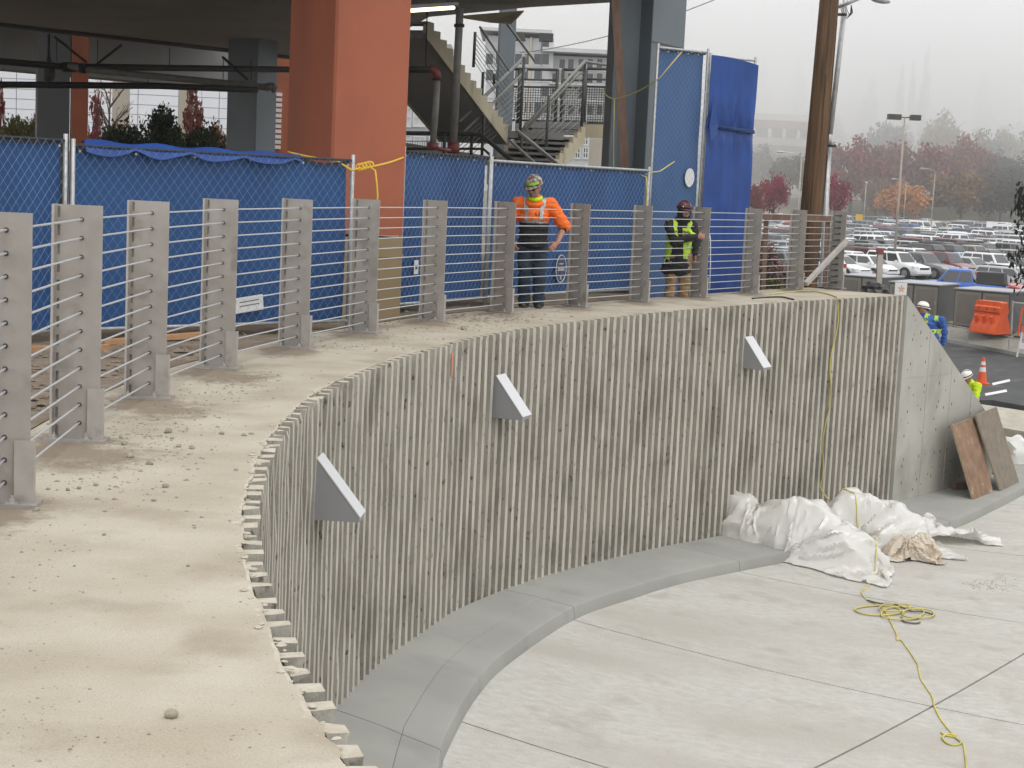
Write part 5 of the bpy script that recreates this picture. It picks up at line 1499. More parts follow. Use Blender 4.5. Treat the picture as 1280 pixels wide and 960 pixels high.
def person(label, base, rz, J, kit, voxel=.0065, group=None):
    th = thing("person", label, "person", base, rz, group)
    V = lambda k: Vector(J[k])
    head, neck, chest, pel = V("head"), V("neck"), V("chest"), V("pel")
    tilt = Matrix.Rotation(J.get("yaw", 0), 3, 'Z') @ Matrix.Rotation(J.get("nod", 0), 3, 'X')
    h = lambda x, y, z: head + tilt @ Vector((x, y, z))
    def body(mb):
        mb.ell(head, (.076, .096, .108), tilt, 20, 14)
        mb.ell(h(0, -.030, -.062), (.058, .060, .058), tilt, 14, 10)
        mb.ell(h(0, -.100, -.018), (.014, .020, .024), tilt, 10, 8)
        mb.ell(h(0, -.088, -.066), (.026, .012, .006), tilt, 10, 6); mb.ell(h(0, -.086, -.078), (.024, .012, .007), tilt, 10, 6)
        for s in (-1, 1):
            mb.ell(h(s * .078, .008, -.015), (.012, .022, .032), tilt, 10, 8)
            mb.ell(h(s * .034, -.078, .008), (.022, .016, .010), tilt, 8, 6)
            mb.ell(h(s * .046, -.062, -.030), (.022, .018, .020), tilt, 8, 6)
        limb(mb, [head - Vector((0, -.01, .05)), neck], [.056, .062])
        for t in (0, .2, .4, .6, .8, 1):
            c = pel.lerp(chest, t); w = .150 + .022 * t; mb.ell(c, (w, .105, .13), None, 18, 10)
        for s in "LR":
            limb(mb, [V("sh" + s), V("el" + s), V("wr" + s)], [.062, .045, .029])
            limb(mb, [chest + Vector((0, 0, .08)), V("sh" + s)], [.075, .062])
            hand(mb, V("wr" + s), V("hd" + s), V("pn" + s), 1 if s == "L" else -1, J.get("curl", .6))
            limb(mb, [V("hip" + s), V("kn" + s), V("an" + s)], [.088, .058, .040])
            limb(mb, [V("an" + s) - Vector((0, 0, .04)), V("an" + s) + Vector((0, -.14, -.055))], [.042, .034])
    blob("body", body, voxel, SKIN, th, 3, .4)
    def trousers(mb):
        mb.ell(pel, (.172, .128, .15), None, 18, 12)
        for s in "LR":
            limb(mb, [V("hip" + s), V("kn" + s), V("an" + s) + Vector((0, 0, .0))], [.112, .084, .076])
            mb.ell(V("kn" + s) + Vector((0, -.01, .05)), (.08, .085, .05)); mb.ell(V("an" + s) + Vector((0, -.005, .06)), (.084, .09, .035))
    blob("trousers", trousers, .011, kit["trousers"], th)
    def boots(mb):
        for s in "LR":
            a = V("an" + s); limb(mb, [a + Vector((0, .01, .02)), a - Vector((0, 0, .045))], [.060, .055]); limb(mb, [a + Vector((0, .02, -.05)), a + Vector((0, -.15, -.062))], [.050, .043])
    blob("boots", boots, .011, M_boot, th)
    ext = J.get("sleeve", 1.0)
    def top(mb):
        hem = pel + Vector((0, 0, J.get("hem", -.02)))
        for k in range(8):
            t = k / 7; c = hem.lerp(chest + Vector((0, 0, .05)), t)
            w = .186 + .016 * math.sin(t * 3.1) + (.17 * max(0, .35 - t) if J.get('hem', 0) < -.05 else 0); mb.ell(c, (w, .140 + .012 * math.sin(t * 3.1) + J.get("belly", 0) * math.sin(t * 3.1) + (.12 * max(0, .35 - t) if J.get('hem', 0) < -.05 else 0), .09), None, 18, 10)
        limb(mb, [chest + Vector((0, 0, .10)), neck - Vector((0, 0, .01))], [.125, .085])
        for s in "LR":
            limb(mb, [chest + Vector((0, 0, .09)), V("sh" + s)], [.11, .088])
            if ext >= 1:
                limb(mb, [V("sh" + s), V("el" + s), V("el" + s).lerp(V("wr" + s), .93)], [.088, .068, .047])
                mb.ell(V("el" + s), (.074, .074, .06))
            else:
                e = V("sh" + s).lerp(V("el" + s), .98); limb(mb, [V("sh" + s), e], [.090, .088])
    blob(kit.get("topname", "jacket"), top, .011, kit["top"], th)
    if kit.get("extra"): kit["extra"](th, V, h, tilt)
    # hard hat: shell, brim, band
    mb = MB(); prof_n = 12
    hc = h(0, .004, .066)
    mb.ell(hc, (.108, .132, .098), tilt, 22, 14, fn=lambda v: Vector((v.x, v.y, max(v.z, -.12))))
    mb.build("hard_hat", kit["hat"], th, smooth=True, world=False)
    hat = [o for o in th.children if o.name.startswith("hard_hat")][0]
    mb = MB(); rim = []
    for k in range(28):
        a = 2 * math.pi * k / 28; f = max(0, -math.sin(a)); e = .012 + .045 * f ** 1.5
        o_ = [(.104 * math.cos(a), .128 * math.sin(a), .004), ((.104 + e * .6) * math.cos(a), (.128 + e) * math.sin(a), -.006 - .012 * f)]
        rim.append([hc + tilt @ Vector((x, y, z - .012)) for x, y, z in o_] + [hc + tilt @ Vector((x, y, z - .020)) for x, y, z in o_])
    vs = [v for r in rim for v in r]; fs = []
    for k in range(28):
        a, b = 4 * k, 4 * ((k + 1) % 28)
        fs += [(a, a + 1, b + 1, b), (a + 2, b + 2, b + 3, a + 3), (a + 1, a + 3, b + 3, b + 1), (a, b, b + 2, a + 2)]
    mb.add(vs, fs); mb.build("brim", kit.get("brim", kit["hat"]), hat, smooth=True, world=False)
    mb = MB()
    for s in (-.022, 0, .022):
        mb.tube([hc + tilt @ Vector((s, .128 * math.cos(q), .098 * math.sin(q) + .003)) for q in [k * math.pi / 12 for k in range(1, 12)]], .006, 5)
    mb.build("ridge", kit["hat"], hat, smooth=True, world=False)
    if kit.get("strap"):
        mb = MB(); mb.tube([hc + tilt @ Vector((.111 * math.cos(q), .135 * math.sin(q), .004)) for q in [k * 2 * math.pi / 24 for k in range(25)]], .008, 6)
        if kit["strap"] == 2: mb.tube([hc + tilt @ Vector((.085 * math.cos(q) * .6 + .01, .095 * math.cos(q), .102 * math.sin(q))) for q in [k * math.pi / 14 for k in range(15)]], .009, 6)
        mb.build("strap", M_blackc, hat, smooth=True, world=False)
    if kit.get("glasses", True):
        mb = MB()
        for s in (-1, 1):
            mb.ell(h(s * .036, -.094, .008), (.034, .014, .022), tilt @ Matrix.Rotation(-s * .25, 3, 'Z'), 14, 8)
            mb.bar(h(s * .068, -.082, .014), h(s * .080, .01, .010), .006, .010)
        mb.bar(h(-.01, -.102, .014), h(.01, -.102, .014), .008, .008)
        mb.build("sunglasses", M_visor, th, smooth=True, world=False)
    return th
STAND = dict(head=(0, -.02, 1.63), neck=(0, .01, 1.50), chest=(0, 0, 1.28), pel=(0, 0, .96), shL=(.19, .0, 1.42), elL=(.26, .03, 1.14), wrL=(.25, -.08, .90), hdL=(0, -.2, -1), pnL=(-1, 0, 0),
             shR=(-.19, 0, 1.42), elR=(-.26, .03, 1.14), wrR=(-.25, -.08, .90), hdR=(0, -.2, -1), pnR=(1, 0, 0),
             hipL=(.095, 0, .92), knL=(.11, -.02, .50), anL=(.12, .02, .10), hipR=(-.095, 0, .92), knR=(-.11, -.02, .50), anR=(-.12, .02, .10))
def strip(mb, pts, w, nrm, t=.004):
    """flat tape following points"""
    pts = [Vector(p) for p in pts]; vs = []
    for i, p in enumerate(pts):
        d = (pts[min(i + 1, len(pts) - 1)] - pts[max(i - 1, 0)]).normalized(); n = Vector(nrm(p) if callable(nrm) else nrm); s = d.cross(n).normalized()
        vs += [p - s * w / 2, p + s * w / 2]
    mb.add(vs, [(2 * i, 2 * i + 1, 2 * i + 3, 2 * i + 2) for i in range(len(pts) - 1)])
from mathutils.bvhtree import BVHTree
def shrink(th, part, pts, off=.006, cen=None):
    """lay points onto a clothing surface, seen from outside along -cen"""
    o = [c for c in th.children if c.name.split('.')[0] == part][0]
    bv = BVHTree.FromPolygons([v.co for v in o.data.vertices], [p.vertices[:] for p in o.data.polygons])
    out = []
    for p in pts:
        loc, n, i, d = bv.find_nearest(Vector(p)); out.append((loc + n * off, n))
    return out
def tape(th, part, pts, w, m, name, parent=None):
    fine_ = []
    for a, b in zip(pts[:-1], pts[1:]):
        for k in range(6): fine_.append(Vector(a).lerp(Vector(b), k / 6))
    fine_.append(Vector(pts[-1]))
    S = shrink(th, part, fine_); mb = MB(); vs = []
    for i, (p, n) in enumerate(S):
        d = (S[min(i + 1, len(S) - 1)][0] - S[max(i - 1, 0)][0]).normalized(); s = d.cross(n).normalized()
        E = [p - s * w / 2, p + s * w / 2]; E = [q for q, _ in shrink(th, part, E)]
        vs += E
    mb.add(vs, [(2 * i, 2 * i + 1, 2 * i + 3, 2 * i + 2) for i in range(len(S) - 1)])
    host = [c for c in th.children if c.name.split('.')[0] == part][0]
    return mb.build(name, m, host, smooth=True, world=False)

# man in the orange shirt, looking down to the left
J1 = dict(STAND); J1.update(head=(-.015, -.09, 1.60), neck=(0, -.02, 1.47), chest=(0, -.02, 1.25), pel=(0, .0, .93), nod=.36, yaw=-.5,
          shL=(.205, -.01, 1.39), elL=(.40, .03, 1.12), wrL=(.315, -.15, .90), hdL=(-.55, -.5, -.55), pnL=(-.5, .6, 0),
          shR=(-.205, -.01, 1.39), elR=(-.33, .03, 1.12), wrR=(-.27, -.14, .90), hdR=(.3, -.5, -.7), pnR=(.6, .6, 0), sleeve=.9, hem=.20, belly=.03,
          hipL=(.095, 0, .90), knL=(.10, -.03, .49), anL=(.115, .03, .10), hipR=(-.095, 0, .90), knR=(-.09, -.03, .49), anR=(-.08, .02, .10))
def extra1(th, V, h, tilt):
    def hemf(mb):
        for k in range(6):
            t = k / 5; mb.ell(Vector((0, -.005, .86)).lerp(Vector((0, -.01, 1.13)), t), (.200, .168, .06), None, 18, 8)
    blob("black_hem", hemf, .011, M_blackc, th)
    def undersl(mb):
        for s in "LR": limb(mb, [V("sh" + s).lerp(V("el" + s), .9), V("el" + s).lerp(V("wr" + s), .16)], [.070, .060])
    blob("under_sleeves", undersl, .011, M_blackc, th)
    def colf(mb):
        for k in range(16):
            a = 2 * math.pi * k / 16; mb.ell(V("neck") + Vector((.080 * math.cos(a), .078 * math.sin(a) - .015, .005 - .030 * max(0, -math.sin(a)))), (.026, .026, .03), None, 8, 6)
    blob("neck_collar", colf, .009, M_neon, th)
    def hood(mb):
        for k in range(18):
            a = 2 * math.pi * k / 18; mb.ell(V("neck") + Vector((.115 * math.cos(a), .10 * math.sin(a) - .01, -.045 - .05 * max(0, -math.sin(a)))), (.045, .045, .035), None, 8, 6)
    blob("hood", hood, .010, M_hiorange, th)
    for s in (-1, 1):
        tape(th, "shirt", [(s * .12, .0, 1.50), (s * .125, -.16, 1.40), (s * .12, -.22, 1.25), (s * .11, -.22, 1.13)], .05, M_silver, "reflective_stripe")
    tape(th, "shirt", [(-.20, -.10, 1.14), (0, -.26, 1.135), (.20, -.10, 1.14)], .05, M_silver, "reflective_stripe")
    p, n = shrink(th, "shirt", [(.055, -.25, 1.30)])[0]
    mb = MB(); s_ = n.cross(Vector((0, 0, 1))).normalized(); u_ = s_.cross(n)
    for a0, a1 in ((.5, 2.7), (3.6, 5.8)):
        ring = [(a0 + (a1 - a0) * k / 8) + 1.57 for k in range(9)]
        vs = []
        for a in ring: vs += [p + n * .004 + (s_ * math.cos(a) + u_ * math.sin(a)) * .019, p + n * .004 + (s_ * math.cos(a) + u_ * math.sin(a)) * .032]
        mb.add(vs, [(2 * k, 2 * k + 1, 2 * k + 3, 2 * k + 2) for k in range(8)])
    mb.build("chest_logo", M_blackc, th, world=False)
    mb = MB(); hc = h(0, .004, .066)
    strip(mb, [hc + tilt @ Vector((.111 * math.cos(a), .135 * math.sin(a), .024)) for a in [4.3 + k * .2 for k in range(9)]], .036, lambda q: (q - hc))
    mb.build("hat_sticker", M_hatg, th, world=False)
    def beard(mb):
        mb.ell(h(0, -.038, -.075), (.060, .062, .046), tilt, 14, 8)
        mb.ell(h(0, -.092, -.054), (.03, .012, .007), tilt, 8, 6)
    blob("grey_beard", beard, .008, mat("grey_stubble", (.20, .135, .11), (.27, .20, .17), scale=60, rough=.9), th)
b1 = at(662, 386, 21.35)
person("man in orange hi-vis shirt, stickered hard hat and sunglasses behind the railing", (b1.x, b1.y, -.045), .0, J1, dict(top=M_hiorange, topname="shirt", trousers=M_jeans, hat=M_hatp, brim=M_hatp, extra=extra1))

# man in the lime vest, leaning on a railing post
J2 = dict(STAND); J2.update(head=(.02, -.07, 1.58), neck=(.02, -.02, 1.46), chest=(.0, .0, 1.23), pel=(-.02, .02, .93), nod=.08, yaw=.12,
          shR=(-.18, -.03, 1.37), elR=(-.17, -.20, 1.13), wrR=(.17, -.26, 1.22), hdR=(1, -.08, .12), pnR=(.1, .9, .1), shL=(.19, .02, 1.38), elL=(.28, .0, 1.16), wrL=(.24, -.06, .95), hdL=(0, -.2, -1), pnL=(-1, 0, 0), hem=-.24, curl=.8)
def extra2(th, V, h, tilt):
    def bala(mb):
        for k in range(20):
            a = 2 * math.pi * k / 20
            for z in (-.09, -.05, -.01, .03):
                if math.sin(a) < -.62 and z > -.088: continue
                mb.ell(h(.080 * math.cos(a), .096 * math.sin(a), z), (.022, .022, .03), tilt, 8, 6)
        for k in range(16):
            a = 2 * math.pi * k / 16; mb.ell(V("neck") + Vector((.088 * math.cos(a), .09 * math.sin(a) - .01, 0)), (.04, .04, .045), None, 8, 6)
    blob("balaclava", bala, .010, M_blackc, th)
    def vest(mb):
        for k in range(8):
            t = k / 7; c = Vector((-.02, .01, .86)).lerp(V("chest") + Vector((0, 0, .06)), t)
            mb.ell(c, (.197 + .016 * math.sin(t * 3.1), .150 + .012 * math.sin(t * 3.1), .085), None, 20, 10)
    v = blob("vest", vest, .011, M_lime, th)
    # open front: cut a band of faces away
    bm = bmesh.new(); bm.from_mesh(v.data)
    kill = [f for f in bm.faces if (f.calc_center_median().y < -.02 and abs(f.calc_center_median().x + .075) < .055 + .10 * max(0, (1.30 - f.calc_center_median().z))) and f.calc_center_median().z < 1.36]
    bmesh.ops.delete(bm, geom=kill, context='FACES'); bm.to_mesh(v.data); bm.free()
    for s in (-1, 1): tape(th, "hoodie", [(s * .125, .05, 1.48), (s * .125, -.10, 1.43), (s * .12, -.2, 1.30), (s * .10, -.2, 1.20)], .075, M_lime, "vest_shoulder")
    tape(th, "hoodie", [(.105, -.2, 1.16), (.10, -.2, .90)], .04, M_silver, "reflective_stripe")
    tape(th, "hoodie", [(.02, -.2, 1.36), (.02, -.22, 1.22)], .09, M_hatm, "shirt_front")
    tape(th, "hoodie", [(-.20, -.05, 1.42), (-.225, -.04, 1.1), (-.235, -.02, .80)], .03, M_lime, "vest_edge")
    mb = MB(); p = h(0, -.135, .055); mb.box(p, (.05, .03, .035), tilt); mb.build("headlamp", M_blackc, th, world=False)
    mb = MB(); mb.box(h(-.07, -.085, .085), (.03, .012, .02), tilt); mb.build("hat_sticker", M_hatw, th, world=False)
b2 = at(845, 372, 24.75)
person("man in lime vest and maroon hard hat gripping a railing post", (b2.x, b2.y, -.29), .32, J2, dict(top=M_blackc, topname="hoodie", trousers=M_tanc, hat=M_hatm, extra=extra2, strap=1))

# worker in the blue jacket behind the end wall, seen from the side
J3 = dict(STAND); J3.update(nod=.12, yaw=-.9, head=(.20, -.06, 1.60), neck=(.13, -.01, 1.48), chest=(.05, 0, 1.27), hem=-.1, elL=(.27, -.10, 1.15), wrL=(.22, -.30, 1.02), elR=(-.27, -.06, 1.15))
def extra3(th, V, h, tilt):
    tape(th, "jacket", [(.10, .2, 1.38), (.10, .02, 1.50), (.10, -.12, 1.40), (.10, -.2, 1.15)], .075, M_lime, "vest_strap")
    tape(th, "jacket", [(-.10, .2, 1.38), (-.10, .02, 1.50), (-.10, -.12, 1.40), (-.10, -.2, 1.15)], .075, M_lime, "vest_strap")
    tape(th, "jacket", [(-.20, .05, 1.2), (0, .25, 1.2), (.19, .08, 1.2)], .09, M_lime, "vest_band")
    tape(th, "jacket", [(.20, .05, 1.46), (.26, .0, 1.36), (.20, -.1, 1.34)], .06, mat("orange_tape", (.8, .35, .12), rough=.7), "sleeve_band")
b3 = at(1166, 380, 33.2)
person("worker in a blue jacket and white hard hat half hidden by the end wall", (b3.x, b3.y, -2.18), R(158), J3, dict(top=M_bluec, trousers=M_jeans, hat=M_hatw, extra=extra3, strap=1), voxel=.009)
# worker in the neon top, lower down
J4 = dict(STAND); J4.update(nod=.45, head=(0, -.12, 1.56), neck=(0, -.03, 1.46), hem=-.12, elL=(.27, -.1, 1.15), wrL=(.15, -.32, 1.05), elR=(-.26, -.1, 1.15), wrR=(-.15, -.32, 1.05))
def extra4(th, V, h, tilt):
    tape(th, "hoodie", [(.20, .03, 1.20), (.27, .10, 1.15), (.34, .0, 1.15), (.27, -.15, 1.18)], .05, M_silver, "sleeve_tape")
    tape(th, "hoodie", [(-.2, .05, 1.1), (0, .25, 1.1), (.2, .05, 1.1)], .05, M_silver, "back_tape")
b4 = at(1215, 470, 33.2)
person("worker in neon yellow hoodie and white hard hat beside the cone", (b4.x, b4.y, b4.z - 1.60), R(-65), J4, dict(top=M_neon, topname="hoodie", trousers=M_jeans, hat=M_hatw, extra=extra4, strap=2), voxel=.009)

# ------------------------------------------------------------------ parked cars
M_carp.use_nodes = True
_n = M_carp.node_tree.nodes; _b = _n["Principled BSDF"]; _oi = _n.new("ShaderNodeObjectInfo")
M_carp.node_tree.links.new(_oi.outputs["Color"], _b.inputs["Base Color"])
_b.inputs["Roughness"].default_value = .32; _b.inputs["Coat Weight"].default_value = .4; _b.inputs["Coat Roughness"].default_value = .12
M_cglass = mat("car_glass", (.022, .028, .031), rough=.05, spec=1.0)
M_tyre = mat("tyre", (.02, .02, .02), rough=.9)
M_rim = mat("alloy_rim", (.42, .42, .43), rough=.35, metal=.6)
M_head = mat("headlight_lens", (.62, .64, .66), rough=.15)
M_tail = mat("taillight_lens", (.42, .02, .02), rough=.2)
M_trim = mat("black_trim", (.025, .025, .027), rough=.7)
M_plate = mat("number_plate", (.65, .66, .66), rough=.5)

def car_parts(kind):
    """shapes in the car's own axes: x forward, z up; returns [(name, MB, material, host, smooth angle)]"""
    spec = dict(
        sedan=dict(L=4.65, w=.90, belt=.92, hood=.86, roof=1.44, gh=(1.05, .42, -1.02, -1.72), tail=.98),
        hatch=dict(L=4.15, w=.87, belt=.95, hood=.90, roof=1.50, gh=(1.10, .45, -1.55, -1.98), tail=1.0),
        suv=dict(L=4.65, w=.93, belt=1.08, hood=1.05, roof=1.74, gh=(1.00, .48, -1.95, -2.22), tail=1.10),
        van=dict(L=5.0, w=.97, belt=1.10, hood=1.02, roof=1.86, gh=(1.62, .80, -2.2, -2.42), tail=1.1),
        pickup=dict(L=5.3, w=.93, belt=1.06, hood=1.04, roof=1.74, gh=(.95, .40, -.78, -.98), tail=1.02),
        wagon=dict(L=4.75, w=.90, belt=.95, hood=.88, roof=1.50, gh=(1.05, .42, -1.85, -2.25), tail=1.0))[kind]
    L, w = spec["L"], spec["w"]; f, r = L / 2, -L / 2; g = spec["gh"]; belt = spec["belt"]
    st = [(r, spec["tail"] - .32, w * .80, .36), (r + .06, spec["tail"] - .05, w * .90, .30), (r + .30, spec["tail"], w * .97, .24), (g[3], belt + .01, w, .22), (-.4, belt, w * 1.01, .20), (g[0] - .1, belt - .02, w, .22),
          (g[0] + .25, spec["hood"] + .02, w * .985, .22), (f - .75, spec["hood"] - .06, w * .96, .24), (f - .22, spec["hood"] - .17, w * .90, .26), (f - .04, spec["hood"] - .28, w * .80, .32), (f, spec["hood"] - .40, w * .74, .38)]
    st = sorted(st, key=lambda s: s[0])
    mb = MB(); n = 12; vs = []
    for (x, zt, hw, zb) in st:
        m_ = zb + (zt - zb) * .55
        half = [(hw * .88, zb), (hw * .985, zb + .10), (hw, m_), (hw * .985, zt - .10), (hw * .93, zt - .02), (hw * .6, zt + .012)]
        ring = half + [(-a, b) for a, b in reversed(half)]
        vs += [Vector((x, y, z)) for y, z in ring]
    k = len(st); fs = [tuple(range(n))[::-1], tuple(range((k - 1) * n, k * n))]
    for i in range(k - 1):
        for e in range(n): fs.append((i * n + e, i * n + (e + 1) % n, (i + 1) * n + (e + 1) % n, (i + 1) * n + e))
    mb.add(vs, fs)
    # cabin
    wb, wr, zr = w * .925, w * .70, spec["roof"]
    lo = [Vector((g[0], wb * .94, belt - .02)), Vector((g[0], -wb * .94, belt - .02)), Vector((g[3], -wb * .96, belt - .02)), Vector((g[3], wb * .96, belt - .02))]
    hi = [Vector((g[1], wr, zr - .03)), Vector((g[1], -wr, zr - .03)), Vector((g[2], -wr, zr - .02)), Vector((g[2], wr, zr - .02))]
    tp = [Vector((g[1] - .12, wr * .86, zr)), Vector((g[1] - .12, -wr * .86, zr)), Vector((g[2] + .10, -wr * .86, zr + .005)), Vector((g[2] + .10, wr * .86, zr + .005))]
    mid = [Vector(((g[1] + g[2]) / 2, 0, zr + .03))]
    cab = MB(); cab.add(lo + hi + tp + mid, [(0, 1, 5, 4), (1, 2, 6, 5), (2, 3, 7, 6), (3, 0, 4, 7), (4, 5, 9, 8), (5, 6, 10, 9), (6, 7, 11, 10), (7, 4, 8, 11), (8, 9, 12), (9, 10, 12), (10, 11, 12), (11, 8, 12)])
    me_ = bpy.data.meshes.new("cabin"); me_.from_pydata([tuple(v) for v in cab.v], [], cab.f); bm_ = bmesh.new(); bm_.from_mesh(me_)
    bmesh.ops.recalc_face_normals(bm_, faces=bm_.faces)
    ed_ = [e for e in bm_.edges if len(e.link_faces) == 2 and e.calc_face_angle(0) > .25]
    bmesh.ops.bevel(bm_, geom=ed_, offset=.045, segments=2, affect='EDGES', profile=.6)
    bm_.verts.index_update(); mb.add([v.co.copy() for v in bm_.verts], [[v.index for v in f.verts] for f in bm_.faces]); bm_.free(); bpy.data.meshes.remove(me_)
    out = []
    arch = MB()
    wx = (f - .92, r + .90 if kind != "pickup" else r + 1.15); wrad = .33 if kind in ("sedan", "hatch", "wagon") else .37
    for x in wx:
        for s in (-1, 1): arch.tube([Vector((x, s * (w * .80), wrad)), Vector((x, s * (w * 1.004), wrad))], wrad + .065, 18)
    if kind == "pickup":
        bed = MB(); x0, x1 = r + .10, g[3] - .10
        bed.box(((x0 + x1) / 2, 0, belt - .02), (x1 - x0, w * 1.62, .10)); out.append(("truck_bed", bed, M_trim, "body", None))
    out.append(("body", mb, M_carp, None, 32)); out.append(("wheel_arch", arch, M_trim, "body", None))
    def pane(q, off, s=.86, nm="side_window"):
        b = MB(); c = sum(q, Vector()) / len(q); nrm = (q[1] - q[0]).cross(q[2] - q[0]).normalized()
        if nrm.dot(c - Vector((c.x * .5, 0, belt + .2))) < 0: nrm = -nrm
        qq = [c + (v - c) * s for v in q]; m_ = len(q)
        b.hexa([v + nrm * -.01 for v in qq], [v + nrm * off for v in qq]); return (nm, b, M_cglass, None, None)
    out.append(pane([lo[0], lo[1], hi[1], hi[0]], .008, .90, "windscreen"))
    out.append(pane([lo[2], lo[3], hi[3], hi[2]], .008, .86, "rear_window"))
    for s in (0, 1):
        a0, a1 = (lo[0], hi[0]) if s == 0 else (lo[1], hi[1]); b0_, b1_ = (lo[3], hi[3]) if s == 0 else (lo[2], hi[2])
        cuts = [0.05, .47, .97] if kind in ("sedan", "hatch") else ([.05, .55, .97] if kind == "pickup" else [.04, .36, .68, .97])
        for u0, u1 in zip(cuts[:-1], cuts[1:]):
            # posts between the panes
            q = [a0.lerp(b0_, u0 + .015).lerp(a1.lerp(b1_, u0 + .015), .10), a0.lerp(b0_, u1 - .015).lerp(a1.lerp(b1_, u1 - .015), .10), a0.lerp(b0_, u1 - .015).lerp(a1.lerp(b1_, u1 - .015), .88), a0.lerp(b0_, u0 + .015).lerp(a1.lerp(b1_, u0 + .015), .88)]
            out.append(pane(q, .008, 1.0))
    for x in wx:
        for s in (-1, 1):
            t = MB(); t.tube([Vector((x, s * w * .80, wrad)), Vector((x, s * w * .985, wrad)), Vector((x, s * w * 1.008, wrad))], [wrad, wrad, wrad * .93], 20); out.append(("wheel", t, M_tyre, None, 40))
            q = MB(); q.tube([Vector((x, s * w * .98, wrad)), Vector((x, s * w * 1.016, wrad))], [wrad * .66, wrad * .62], 14); out.append(("rim", q, M_rim, "wheel", None))
    hz = spec["hood"] - .28
    for s in (-1, 1):
        h_ = MB(); h_.hexa([Vector((f - .42, s * w * .925, hz + .03)), Vector((f - .05, s * w * .60, hz - .02)), Vector((f - .05, s * w * .60, hz + .08)), Vector((f - .42, s * w * .925, hz + .13))], [Vector((f - .25, s * w * .945, hz + .02)), Vector((f + .01, s * w * .66, hz - .03)), Vector((f - .01, s * w * .64, hz + .10)), Vector((f - .27, s * w * .93, hz + .13))]); out.append(("headlight", h_, M_head, None, None))
        t = MB(); zt = spec["tail"] - .20; t.box((r + .07, s * w * .74, zt), (.16, w * .34, .16 if kind in ("sedan",) else .26), Matrix.Rotation(-s * .25, 3, 'Z')); out.append(("taillight", t, M_tail, None, None))
        m_ = MB(); m_.box((g[0] - .30, s * (w + .07), belt + .07), (.10, .17, .13)); out.append(("side_mirror", m_, M_carp, None, None))
        d_ = MB(); d_.box((-.15, s * w * .995, belt - .22), (.2, .03, .04)); out.append(("door_handle", d_, M_trim, None, None))
    gr = MB(); gr.box((f - .005, 0, hz - .02), (.04, w * 1.0, .13)); gr.box((f - .02, 0, .42), (.06, w * 1.3, .10)); out.append(("grille", gr, M_trim, None, None))
    bp = MB(); bp.box((f - .03, 0, .48), (.10, w * 1.55, .16)); bp.box((r + .03, 0, .50), (.10, w * 1.6, .18)); out.append(("bumper", bp, M_carp if kind not in ("pickup",) else M_rim, None, None))
    pl = MB(); pl.box((r - .022, 0, .62), (.012, .32, .15)); out.append(("number_plate", pl, M_plate, None, None))
    if kind in ("suv", "wagon"):
        for s in (-1, 1):
            b = MB(); b.bar(Vector((g[1] - .25, s * wr * .80, zr + .05)), Vector((g[2] + .2, s * wr * .80, zr + .06)), .04, .04); out.append(("roof_rail", b, M_trim, None, None))
    return out
car_full, car_one = {}, {}
KINDS = ("sedan", "hatch", "suv", "van", "pickup", "wagon")
def paint_tree(o, c):
    for q in [o] + list(o.children_recursive): q.color = (*c, 1)
for kd in KINDS:
    P_ = car_parts(kd)
    meshes = []
    for (nm, b, m, host, an) in P_:
        o = b.build(nm, m, None, angle=an); meshes.append((nm, o.data, host)); bpy.data.objects.remove(o)
    car_full[kd] = meshes
    one = MB(); ms = []
    for (nm, b, m, host, an) in P_:
        if nm in ("door_handle", "roof_rail", "number_plate"): continue
        if m not in ms: ms.append(m)
        one.add(b.v, b.f, ms.index(m))
    o = one.build("parked_car", ms, None, angle=32); car_one[kd] = o.data; bpy.data.objects.remove(o)
def put_car(kd, x, y, z, rz, colr, label, parts, group="cars parked in the car park"):
    if not parts:
        o = link_mesh("parked_car", car_one[kd]); o.location = (x, y, z); o.rotation_euler = (0, 0, rz); o.color = (*colr, 1)
        return tag(o, label, "car", group)
    th = thing("parked_car", label, "car", (x, y, z), rz, group); last = {}
    for nm, me, host in car_full[kd]:
        o = link_mesh(nm, me, last.get(host, th) if host else th); o.color = (*colr, 1)
        if host is None: last[nm] = o
    return th
COL = {"white": (.78, .78, .77), "silver": (.44, .455, .47), "grey": (.17, .175, .18), "black": (.018, .018, .02), "maroon": (.15, .012, .018), "dark blue": (.02, .035, .12), "blue": (.02, .10, .45), "pale blue": (.33, .42, .50),
       "dark green": (.025, .06, .045), "tan": (.34, .29, .21), "red": (.40, .02, .02)}
NAMES = {"sedan": "sedan", "hatch": "hatchback", "suv": "SUV", "van": "van", "pickup": "pickup", "wagon": "estate car"}
cr2 = random.Random(21)
U2, V2 = Vector((.78, .626, 0)), Vector((.626, -.78, 0))
ORG = Vector((27.4, 112.0, 0))
rowoff = []
_o = 0
for _k in range(22): rowoff.append(_o); _o += 5.3 if _k % 2 == 0 else 7.6
slots = {}
for j, ro_ in enumerate(rowoff):
    for i in range(-30, 75):
        p = ORG + U2 * (2.72 * i + (.9 * j) % 2.7) - V2 * ro_
        if p.y < 97 or p.y > 262: continue
        rr = p.x / p.y
        if not (.138 < rr < .335): continue
        # hidden by the near wall, posts and lockers: the photograph shows nothing of these
        if rr < .20 and p.y < 103: continue
        if cr2.random() < .05: continue
        kd = cr2.choices(KINDS, (30, 14, 30, 6, 9, 11))[0]
        cn = cr2.choices(list(COL), (33, 21, 13, 12, 7, 5, 2, 4, 2, 3, 3))[0]
        slots[j, i] = [kd, cn, p + Vector((cr2.uniform(-.2, .2), cr2.uniform(-.2, .2), 0)), (0 if j % 2 == 0 else math.pi) + cr2.uniform(-.03, .03) + (math.pi if cr2.random() < .22 else 0)]
